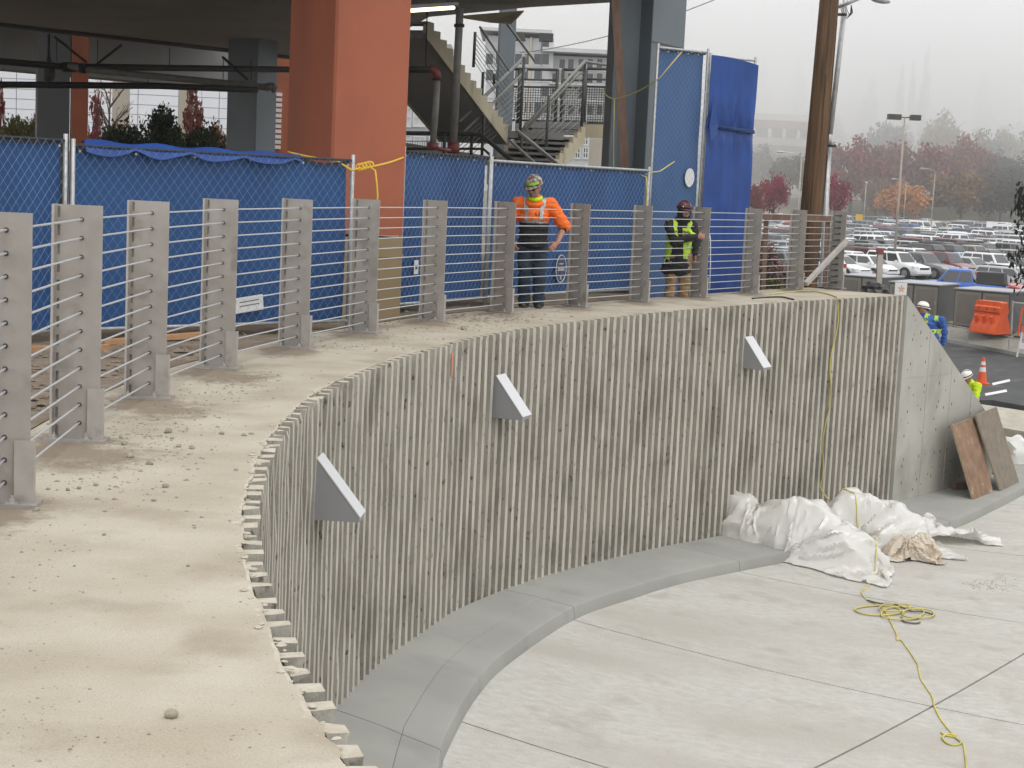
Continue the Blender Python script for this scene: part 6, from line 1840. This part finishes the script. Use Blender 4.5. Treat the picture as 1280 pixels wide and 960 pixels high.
fix = {(0, -1): ("suv", "white"), (0, 0): ("pickup", "grey"), (0, 1): ("suv", "maroon"), (0, 2): ("sedan", "silver"), (0, 3): ("suv", "white"), (0, 4): ("sedan", "grey"), (0, -2): ("hatch", "white"), (0, 5): ("suv", "black"), (1, 0): ("suv", "maroon"), (1, 2): ("suv", "white"), (1, 1): ("sedan", "silver"), (1, 3): ("sedan", "black")}
for kf, vf in fix.items():
    if kf in slots: slots[kf][0], slots[kf][1] = vf; slots[kf][3] = 0.0 if kf != (0, 4) else math.pi
ORD = ["front", "second", "third", "fourth", "fifth", "sixth", "seventh", "eighth", "ninth", "tenth", "eleventh", "twelfth", "thirteenth", "fourteenth", "fifteenth", "sixteenth", "seventeenth", "eighteenth", "nineteenth", "twentieth", "twenty first", "farthest"]
def nm_(k):
    return f"{slots[k][1]} {NAMES[slots[k][0]]}" if k in slots else None
def an_(s): return ("an " if s[0] in "aeiouS" and not s.startswith("S") else "a ") + s
base_rz = math.atan2(V2.y, V2.x)
rows_used = sorted({k[0] for k in slots})
NAMES["wagon"] = "estate"
seen = set()
for (j, i), (kd, cn, p, dr) in slots.items():
    L_, R_ = nm_((j, i - 1)), nm_((j, i + 1)); row = ORD[min(rows_used.index(j), 21)]
    me_ = f"{cn} {NAMES[kd]}"
    opts = ([f"{me_} just right of {an_(L_)} in the {row} parked row"] if L_ else []) + ([f"{me_} just left of {an_(R_)} in the {row} parked row"] if R_ else [])
    if not L_: opts.insert(0, f"{me_} at the left end of the {row} parked row" if not any(q[0] == j and q[1] < i for q in slots) else f"{me_} right of a gap in the {row} parked row")
    if L_ and R_: opts.append(f"{me_} between {L_} and {R_}, {row} row")
    opts.append(f"{me_}, one of several like it, toward the right of the {row} parked row")
    lab = next((o_ for o_ in opts if o_ not in seen), opts[-1]); seen.add(lab)
    z = gz(p.x, p.y) - .02
    put_car(kd, p.x, p.y, z, base_rz + dr, COL[cn], lab, p.y < 150)
# cars close behind the lockers and on the far street
def carpx(kd, cn, px, d, rz, label, parts=True):
    p = at(px, 300, d); return put_car(kd, p.x, p.y, gz(p.x, p.y), rz, COL[cn], label, parts)
bluep = carpx("pickup", "blue", 1200, 86, R(158), "bright blue pickup parked right behind the middle bike locker")
mb = MB(); mb.hexa([Vector((x, y, 1.06)) for x, y in ((-2.5, -.86), (-1.05, -.86), (-1.05, .86), (-2.5, .86))], [Vector((x, y, 1.66)) for x, y in ((-2.42, -.74), (-1.08, -.74), (-1.08, .74), (-2.42, .74))])
mb.build("bed_topper", M_trim, bluep, world=False)
carpx("sedan", "red", 1246, 91, R(-40), "red sedan with its roof showing just right of the blue pickup")
carpx("wagon", "silver", 1268, 98, R(-40), "silver estate car at the right edge behind the right bike locker")
for k, (px, d, kd, cn, lb) in enumerate(((1128, 286, "suv", "white", "white SUV on the far street below the orange tree"), (1152, 292, "van", "white", "white van with a tall load on the far street"), (1262, 262, "sedan", "white", "white sedan apart from the rows near the right edge"), (1205, 300, "sedan", "grey", "grey sedan on the far street right of the white van"),
                                 (1240, 296, "suv", "silver", "silver SUV on the far street near the right edge"), (1255, 305, "sedan", "maroon", "maroon sedan on the far street near the right edge"), (1272, 300, "suv", "grey", "grey SUV on the far street at the right edge"))):
    carpx(kd, cn, px, d, R(200 + 7 * k), lb, False)

# ------------------------------------------------------------------ trees and shrubs
def leaf_mesh(kind, n, seed, size):
    r = random.Random(seed); mb = MB(); clumps = []
    for k in range(46 if kind == "broad" else 60):
        if kind == "broad":
            th_, ph = r.uniform(0, 6.28), math.acos(r.uniform(-.75, 1)); q = r.uniform(.45, 1.0)
            c = Vector((math.sin(ph) * math.cos(th_) * .5 * q, math.sin(ph) * math.sin(th_) * .5 * q, .58 + .40 * math.cos(ph) * q)); s = r.uniform(.09, .17)
        elif kind == "cone":
            z = r.uniform(.06, 1) ** 1.0; w = .5 * (1 - z) ** .8 * r.uniform(.5, 1.1); th_ = r.uniform(0, 6.28); c = Vector((w * math.cos(th_), w * math.sin(th_), z)); s = .05 + .09 * (1 - z)
        elif kind == "column":
            z = r.uniform(.03, .98); w = .36 * math.sin(math.pi * min(1, z * .8 + .2)) ** .6 * r.uniform(.3, 1); th_ = r.uniform(0, 6.28); c = Vector((w * math.cos(th_), w * math.sin(th_), z)); s = r.uniform(.07, .12)
        else:                                   # bush
            th_, ph = r.uniform(0, 6.28), math.acos(r.uniform(-.1, 1)); q = r.uniform(.5, 1.0)
            c = Vector((math.sin(ph) * math.cos(th_) * .5 * q, math.sin(ph) * math.sin(th_) * .5 * q, .10 + .82 * math.cos(ph) * q)); s = r.uniform(.10, .18)
        clumps.append((c, s))
    for k in range(n):
        c, s = r.choice(clumps); v = Vector((r.gauss(0, 1), r.gauss(0, 1), r.gauss(0, .8)))
        if v.length > 2: continue
        p = c + v * s * .62
        if p.z < .01: continue
        a = Vector((r.gauss(0, 1), r.gauss(0, 1), r.gauss(0, 1))).normalized(); b = a.cross(Vector((r.gauss(0, 1), r.gauss(0, 1), r.gauss(0, 1)))).normalized()
        L_ = size * r.uniform(.6, 1.3)
        mb.add([p - a * L_, p + b * L_ * .5, p + a * L_, p - b * L_ * .5], [(0, 1, 2, 3)])
    o = mb.build("crown", M_leaf, None); me = o.data; bpy.data.objects.remove(o); return me
def trunk_mesh(seed, br=9, bare=False):
    r = random.Random(seed); mb = MB()
    mb.tube([Vector((0, 0, -.02)), Vector((.008, 0, .25)), Vector((-.01, .01, .55)), Vector((.005, 0, .88))], [.030, .022, .014, .004], 8)
    for k in range(br):
        z = r.uniform(.22, .75); a = r.uniform(0, 6.28); L_ = r.uniform(.22, .42) * (1 - .5 * z)
        b = Vector((0, 0, z)); m_ = b + Vector((math.cos(a) * L_ * .5, math.sin(a) * L_ * .5, L_ * .45)); e = b + Vector((math.cos(a) * L_, math.sin(a) * L_, L_ * .8))
        mb.tube([b, m_, e], [.011, .007, .002], 5)
        for q in range(4 if bare else 2):
            a2 = a + r.uniform(-.9, .9); s = m_.lerp(e, r.random()); mb.tube([s, s + Vector((math.cos(a2) * .12, math.sin(a2) * .12, r.uniform(.02, .12)))], [.004, .001], 4)
    o = mb.build("trunk", M_bark, None); me = o.data; bpy.data.objects.remove(o); return me
LM = {k: [leaf_mesh(k, n, 11 + s, sz) for s in range(3)] for k, n, sz in (("broad", 3600, .040), ("cone", 3000, .034), ("column", 2600, .042), ("bush", 5000, .045))}
LF = {k: [leaf_mesh(k, n, 31 + s, sz) for s in range(2)] for k, n, sz in (("broad", 9000, .024), ("bush", 16000, .030), ("cone", 9000, .022))}
TM = [trunk_mesh(s) for s in range(3)]
TBARE = trunk_mesh(9, 16, True)
TSTEM = trunk_mesh(4, 0)
def tree(name, kind, x, y, zb, h, w, colr, label, cat="tree", group=None, fine_=False, seed=0, trunk=True):
    th = thing(name, label, cat, (x, y, zb), seed * 1.7, group)
    ms = LF[kind] if fine_ else LM[kind]
    o = link_mesh("crown", ms[seed % len(ms)], th); o.scale = (w, w, h); o.color = (*colr, 1)
    if trunk and kind != 'bush': t = link_mesh("trunk", TSTEM if kind in ('cone', 'column') else TM[seed % 3], th); t.scale = (h * .9, h * .9, h)
    return th
def treepx(kind, px, ytop, wpx, d, colr, label, seed=0, group="autumn trees beyond the car park", fine_=False, name="tree", cat="tree", zb=None):
    t = at(px, ytop, d); z0 = gz(t.x, t.y) - .2 if zb is None else zb
    return tree(name, kind, t.x, t.y, z0, max(2, (t.z - z0) * 1.02), wpx * d / FPX, colr, label, cat, group, fine_, seed)
RED, BRR, OR, PK, GR, DG, YL, OL = (.24, .025, .022), (.23, .045, .028), (.42, .17, .06), (.30, .022, .045), (.055, .075, .035), (.022, .032, .018), (.24, .22, .07), (.10, .10, .045)
far = [("broad", 1068, 176, 74, 280, BRR, "dark red tree just right of the wooden pole"), ("broad", 1105, 180, 56, 285, (.22, .06, .035), "brownish red tree left of the tall two headed lamp"), ("broad", 1150, 174, 84, 282, BRR, "broad dull red tree behind the two headed lamp"),
       ("broad", 1206, 174, 78, 286, (.26, .065, .03), "red brown tree right of the two headed lamp, tallest in the row"), ("broad", 1252, 190, 70, 292, DG, "dark green tree near the right edge beyond the car park"), ("broad", 1206, 212, 92, 270, (.22, .115, .035), "bronze tree low in front of the red brown tree"),
       ("broad", 1045, 222, 36, 240, PK, "small crimson tree glowing just right of the wooden pole"), ("broad", 970, 217, 36, 235, PK, "small crimson tree left of the wooden pole"), ("broad", 948, 226, 22, 230, RED, "small red tree beside the tall blue tarp"), ("broad", 1131, 230, 62, 262, (.62, .27, .10), "pale orange tree at the far edge of the car park"), ("broad", 1098, 222, 46, 275, (.27, .15, .08), "faded tan tree left of the pale orange tree"),
       ("broad", 990, 192, 54, 290, OL, "grey green tree behind the thin street lamp"), ("broad", 955, 185, 48, 320, (.14, .11, .06), "muted olive tree below the far parking building"), ("broad", 1270, 205, 70, 280, DG, "dark tree at the right edge of the far street"), ("broad", 1085, 205, 60, 298, DG, "dark green tree behind the red trees"), ("broad", 1160, 200, 60, 300, (.14, .06, .03), "dull russet tree in the gap behind the two headed lamp"), ("broad", 1024, 200, 50, 300, (.10, .05, .04), "dull tree half hidden by the wooden pole"),
       ("broad", 1255, 218, 60, 268, (.06, .055, .03), "dark olive tree low at the right beyond the street"), ("broad", 1178, 146, 60, 340, YL, "pale yellow tree fading in the fog above the red trees"), ("broad", 1262, 160, 60, 345, YL, "pale yellow tree fading in the fog near the right edge"), ("broad", 1110, 150, 60, 350, GR, "grey green tree fading in the fog left of the lamp"), ("broad", 1230, 168, 60, 335, GR, "faint green tree in the fog right of the red brown tree"),
       ("cone", 1160, 66, 30, 560, DG, "tallest ghostly conifer in the fog"), ("cone", 1142, 84, 20, 565, DG, "thin ghostly conifer left of the tallest one"), ("cone", 1128, 88, 22, 570, DG, "short ghostly conifer left of the thin one"), ("cone", 1090, 104, 50, 590, DG, "wide faint conifer far up the foggy hill"), ("cone", 1000, 78, 40, 640, DG, "faint conifer in the fog behind the wooden pole"), ("cone", 1230, 95, 44, 620, DG, "faint conifer in the fog toward the right"), ("cone", 955, 80, 36, 640, DG, "faint conifer in the fog above the far parking building")]
for s, q in enumerate(far): treepx(*q, seed=s)
# wooded hillside dissolving in fog
mb = MB(); r5 = random.Random(5)
for k in range(260):
    x, y = r5.uniform(40, 330), r5.uniform(400, 760)
    if not .12 < x / y < .40: continue
    z0 = gz(x, y); h = r5.uniform(9, 20); w = h * r5.uniform(.28, .5)
    for q in range(90):
        t = r5.random(); a = r5.uniform(0, 6.28); ww = w * (1 - t) ** .7 * r5.random() ** .5
        p = Vector((x + ww * math.cos(a), y + ww * math.sin(a), z0 + h * (.1 + .9 * t)))
        a_ = Vector((r5.gauss(0, 1), r5.gauss(0, 1), r5.gauss(0, 1))).normalized(); b_ = a_.cross(Vector((0, .3, 1))).normalized(); s = h * .075
        mb.add([p - a_ * s, p + b_ * s, p + a_ * s, p - b_ * s], [(0, 1, 2, 3)])
o = mb.build("wooded_hillside", M_leaf); o.color = (.035, .045, .03, 1); tag(o, kind="stuff")
# planting seen under the elevated deck
yl = [("bush", 172, 143, 84, 62, (.035, .055, .022), "dark green evergreen bush, left one of the clump under the deck"), ("bush", 206, 130, 80, 60, (.03, .048, .022), "dark green evergreen bush, tallest of the clump under the deck"), ("bush", 248, 143, 80, 61, (.04, .055, .022), "dark green evergreen bush at the right of the clump, before the slate column"), ("bush", 138, 155, 66, 64, (.08, .09, .03), "low green shrub at the foot of the bare tree"),
      ("column", 240, 114, 46, 78, (.17, .045, .035), "dull red maple rising behind the dark bushes"), ("column", 122, 122, 34, 74, (.24, .04, .04), "slim red maple right of the dark back column"), ("bush", 270, 142, 40, 66, (.36, .14, .05), "orange leaved shrub beside the slate back column"), ("bush", 24, 143, 84, 66, (.22, .20, .05), "yellow green shrub at the left edge behind the screen"), ("column", 2, 112, 14, 70, (.36, .05, .03), "narrow red tree at the left edge"), ("bush", 42, 140, 18, 68, (.22, .04, .03), "small red shrub left of the dark back column")]
for s, (kd, px, yt, w, d, c, lb) in enumerate(yl): treepx(kd, px, yt, w, d, c, lb, seed=s, group="trees and shrubs behind the screen fence", fine_=kd == "bush", name="shrub" if kd == "bush" else "tree", cat="shrub" if kd == "bush" else "tree", zb=-.2)
t = at(138, 92, 72); th = thing("bare_tree", "thin nearly bare tree before the white panelled building", "tree", (t.x, t.y, -.2))
o = link_mesh("trunk", TBARE, th); o.scale = (3.6, 3.6, t.z + .4)
o = link_mesh("crown", leaf_mesh("broad", 150, 3, .022), th); o.scale = (3.2, 3.2, t.z); o.color = (.30, .12, .06, 1)
p = at(1322, 300, 50); th = tree("tree", "broad", p.x, p.y, -2.6, 6.6, 2.6, (.02, .03, .018), "dark leafy tree poking in from the right edge above the car park", "tree", None, True, 1)
for s, (px, py, d, h, w, c, lb) in enumerate(((962, 352, 33, 1.5, 1.5, (.12, .11, .03), "yellow green shrub below the last railing posts"), (953, 318, 34, 1.9, 1.3, (.30, .18, .16), "pink and grey leaved shrub behind the last railing posts"), (984, 345, 34, 1.5, 1.2, (.10, .09, .025), "olive shrub at the foot of the wooden pole"))):
    q = at(px, py, d); tree("shrub", "bush", q.x, q.y, q.z - h * .8, h, w, c, lb, "shrub", "shrubs behind the railing end", True, s, False)

# ------------------------------------------------------------------ background buildings
def wallbox(a, b, z0, z1, depth, m, name, parent):
    a, b = H(a), H(b); d = (b - a).normalized(); n = Vector((-d.y, d.x, 0)); n = n if n.y > 0 else -n
    mb = MB(); mb.prism([a, b, b + n * depth, a + n * depth], z0, z1); return mb.build(name, m, parent), d, -n
def window(parent, c, w, h, d, n, m=M_win, frame=True, bars=True):
    mb = MB(); c = Vector(c); up = Vector((0, 0, 1))
    q = lambda x, z, o: c + d * x + up * z + n * o
    f = MB()
    for x0, x1, z0, z1 in ((-w / 2 - .08, w / 2 + .08, h / 2, h / 2 + .08), (-w / 2 - .08, w / 2 + .08, -h / 2 - .12, -h / 2), (-w / 2 - .08, -w / 2, -h / 2, h / 2), (w / 2, w / 2 + .08, -h / 2, h / 2)) + (((-.03, .03, -h / 2, h / 2), (-w / 2, -.03, -.03, .03), (.03, w / 2, -.03, .03)) if bars else ()):
        f.hexa([q(x0, z0, -.02), q(x1, z0, -.02), q(x1, z1, -.02), q(x0, z1, -.02)], [q(x0, z0, .06), q(x1, z0, .06), q(x1, z1, .06), q(x0, z1, .06)])
    fo = f.build("window", M_frame, parent)
    mb.hexa([q(-w / 2, -h / 2, -.02), q(w / 2, -h / 2, -.02), q(w / 2, h / 2, -.02), q(-w / 2, h / 2, -.02)], [q(-w / 2, -h / 2, .015), q(w / 2, -h / 2, .015), q(w / 2, h / 2, .015), q(-w / 2, h / 2, .015)])
    mb.build("pane", m, fo)
# white panelled building behind the planting
pb = thing("panelled_building", "white panelled building with dark joints seen under the elevated deck", "building", at(150, 170, 100))
a, b = at(-30, 150, 100), at(350, 168, 100)
z0, z1 = -1, at(150, 60, 100).z
core, d_, n_ = wallbox(a, b, z0, z1, 8, M_bldg2, "core", pb)
Lw = (H(b) - H(a)).length; pw_, ph_ = 2.45, .60; pm = None
for i in range(int(Lw / pw_)):
    for j in range(int((z1 - 2.2) / ph_)):
        c = H(a) + d_ * ((i + .5) * pw_) + n_ * .05 + Vector((0, 0, 2.2 + (j + .5) * ph_))
        if pm is None:
            m_ = MB(); m_.box((0, 0, 0), (pw_ - .045, .06, ph_ - .035)); o = m_.build("panel", M_panelw, None); pm = o.data
        else: o = link_mesh("panel", pm)
        o.parent = pb; o.location = c - pb.location; o.rotation_euler = (0, 0, math.atan2(d_.y, d_.x))
for k, (x0, x1, d, lb) in enumerate(((140, 156, 84, "tan concrete column beside the bare tree under the deck"), (223, 236, 88, "tan concrete column behind the red maple under the deck"))):
    o = thing("concrete_column", lb, "column", at((x0 + x1) / 2, 165, d)); a, b = at(x0, 150, d), at(x1, 150, d)
    wallbox(a, b, -.3, 6.5, 1.0, M_conc_b, "shaft", o); wallbox(a - Vector((.15, .1, 0)), b + Vector((.15, -.1, 0)), 6.5, 6.9, 1.2, M_conc_b, "cap", o)
# terracotta house with white louvres left of the big column
o = thing("terracotta_house", "terracotta wall with white louvred window just left of the big column", "building", at(350, 180, 62)); a, b = at(342, 150, 62), at(375, 150, 62)
_, d_, n_ = wallbox(a, b, -.3, 6.0, 5, M_orange, "wall", o)
for k in range(11):
    z = at(346, 184 - k * 6.6, 62).z; q = H(at(347.5, 150, 62)) + n_ * .03
    f_ = MB(); f_.box(q + Vector((0, 0, z)), (.26, .08, .13), Matrix.Rotation(math.atan2(d_.y, d_.x), 3, 'Z')); f_.build("louvre", M_white, o)
# grey apartment house behind the stairs
ap = thing("apartment_house", "grey rendered apartment house with white windows right of the terracotta column", "building", at(525, 190, 92)); a, b = at(488, 150, 92), at(560, 152, 92)
_, d_, n_ = wallbox(a, b, -.5, 9, 9, M_bldg2, "wall", ap)
for px, y0, y1, w in ((505, 108, 124, .7), (505, 136, 156, .7), (524, 138, 156, .55), (524, 108, 124, .55), (524, 172, 190, .55), (505, 170, 188, .7), (543, 138, 156, .5), (543, 172, 190, .5)):
    c = at(px, (y0 + y1) / 2, 92); hh = (y1 - y0) * 92 / FPX; cc = H(a) + d_ * ((c - a).dot(d_)) + n_ * .0; cc.z = c.z; window(ap, cc, w, hh, d_, n_, M_winl)
mb = MB(); q0_ = H(a) + Vector((0, 0, at(510, 178, 92).z)) + n_ * .7; q1_ = H(b) + Vector((0, 0, at(545, 176, 92).z)) + n_ * .7
mb.tube([q0_, q1_], .03, 5); 
for k in range(24): p = q0_.lerp(q1_, k / 24); mb.tube([p, p - Vector((0, 0, .9))], .015, 4)
qq = mb.build("balcony_rail", M_dsteel, ap)
# modern apartment block in the fog
mo = thing("apartment_block", "tall pale flat roofed apartment block in fog behind the stair platform", "building", at(690, 200, 150)); D = 150
def band(x0, x1, y0, y1, m, nm, dep=6, d=D, push=0):
    a, b = at(x0, (y0 + y1) / 2, d), at(x1, (y0 + y1) / 2 + (x1 - x0) * .0465, d); za, zb_ = at((x0 + x1) / 2, y1, d).z, at((x0 + x1) / 2, y0, d).z
    a.y -= push; b.y -= push
    return wallbox(a, b, za, zb_, dep, m, nm, mo)
_, d_, n_ = band(606, 688, 46, 240, M_bldg, "tower_wall", 9); band(600, 690, 37, 41, M_bldg, "roof_slab", 12, push=1.2)
band(684, 775, 70, 240, M_bldg, "wing_wall", 9, push=-1); band(678, 780, 62, 67, M_bldg, "roof_slab", 12, push=1.0)
for r_, yy in enumerate((50, 68, 88, 108, 128, 150)):
    for x in (612, 624, 636, 648, 660, 672, 682):
        c = at(x, yy + 6, D); c.y = at(606, yy, D).y; window(mo, c + n_ * .02, .62, .95, d_, n_, M_win if (x + r_) % 3 else M_winl, bars=False)
for r_, yy in enumerate((74, 92, 112, 132, 156, 178)):
    for x in (692, 703, 714, 727, 738, 750):
        c = at(x, yy + 5, D); c.y = at(684, yy, D).y + 1; window(mo, c + n_ * .02, .5, .85, d_, n_, M_win if (x + r_) % 4 else M_winl, bars=False)
    band(686, 770, yy + 13.5, yy + 15, M_frame, "floor_slab", 1.2, push=.9)
br_ = thing("brick_house", "brown rendered house low behind the stairs, left of the slate column", "building", at(745, 210, 110)); a, b = at(734, 190, 110), at(790, 190, 110)
wallbox(a, b, -1, at(745, 172, 110).z, 8, M_conc_b, "wall", br_)
gh = thing("grey_house", "pale grey house with narrow windows behind the stair foot", "building", at(725, 200, 100)); a, b = at(706, 190, 100), at(736, 190, 100)
_, d_, n_ = wallbox(a, b, -1, at(720, 168, 100).z, 8, M_bldg, "wall", gh)
for x, y in ((722, 191), (732, 191), (732, 174), (712, 191)): c = at(x, y, 100); c.y = a.y; window(gh, c + n_ * .02, .22, .55, d_, n_)
# parking building in the fog
pk = thing("parking_building", "long banded parking building fading in fog left of the wooden pole", "building", at(980, 200, 380)); D2 = 380
for y0, y1, m, nm, dep, push in ((142, 150, M_bldg, "roof_parapet", 20, 0), (150, 160, M_brick, "upper_band", 20, .6), (160, 172, M_win, "window_band", 19, -.6), (172, 181, M_conc_b, "lower_band", 20, .6), (181, 196, M_win, "dark_storey", 19, -.6), (196, 230, M_brick, "base_wall", 20, 0)):
    a, b = at(880, y0, D2), at(1034, y0 + 6, D2); wallbox(a - Vector((0, push, 0)), b - Vector((0, push, 0)), at(960, y1, D2).z, at(960, y0, D2).z - .002, dep, m, nm, pk)
for x in (940, 960, 978, 996, 1012): a, b = at(x, 166, D2), at(x + 4, 166, D2); wallbox(a - Vector((0, .3, 0)), b - Vector((0, .3, 0)), at(960, 171.5, D2).z, at(960, 160.5, D2).z, .5, M_bldg, "mullion", pk)
# small street signs beyond the car park
for px, y0, y1, w, m, lb in ((1074, 268, 275, 9, M_rope, "yellow street sign beyond the car park"), (1165, 276, 284, 7, M_white, "white notice on a post between the parked cars"), (1240, 277, 289, 14, M_panelw, "pale board on two posts at the far side of the car park")):
    d = 236; c = at(px, (y0 + y1) / 2, d); o = thing("street_sign", lb, "sign", Vector((c.x, c.y, gz(c.x, c.y))))
    MB().box(c, (w * d / FPX, .06, (y1 - y0) * d / FPX)).build("face", m, o); MB().tube([Vector((c.x, c.y + .06, gz(c.x, c.y) - .3)), c + Vector((0, .06, 0))], .06, 6).build("post", M_galv, o)
o = thing("far_railing", "dark railing along the bank at the far side of the car park", "railing", at(1090, 280, 262))
for k in range(9): p = at(1056 + 11 * k, 277, 262); MB().tube([p, at(1056 + 11 * k, 290, 262) - Vector((0, 0, .5))], .06, 5).build("post", M_dsteel, o)
MB().tube([at(1050, 279, 262), at(1150, 282, 262)], .05, 5).build("rail", M_dsteel, o)

# ------------------------------------------------------------------ haze
hz = MB(); hz.box((100, 620, 37), (2100, 1500, 92)).build("haze", [], None)
ho = bpy.data.objects["haze"]
hm = bpy.data.materials.new("haze"); hm.use_nodes = True; hm.node_tree.nodes.clear()
po = hm.node_tree.nodes.new("ShaderNodeOutputMaterial"); pv = hm.node_tree.nodes.new("ShaderNodeVolumePrincipled")
pv.inputs["Color"].default_value = (.97, .97, .975, 1); pv.inputs["Density"].default_value = 0.0005; pv.inputs["Anisotropy"].default_value = 0.6
hm.node_tree.links.new(pv.outputs[0], po.inputs["Volume"])
ho.data.materials.append(hm); tag(ho, kind="stuff")
# the bank of low cloud lying on the hill beyond the car park
fb_ = MB()
fb_.hexa([Vector((-700, 246, -8.5)), Vector((1000, 246, -8.5)), Vector((1000, 1290, -8.5)), Vector((-700, 1290, -8.5))], [Vector((-700, 262, 62)), Vector((1000, 262, 62)), Vector((1000, 1290, 60)), Vector((-700, 1290, 60))])
fbo = fb_.build("fog_bank", [], None)
fm = hm.copy(); fm.name = "fog_bank"; fm.node_tree.nodes["Principled Volume"].inputs["Density"].default_value = 0.0085
fbo.data.materials.append(fm); tag(fbo, kind="stuff")
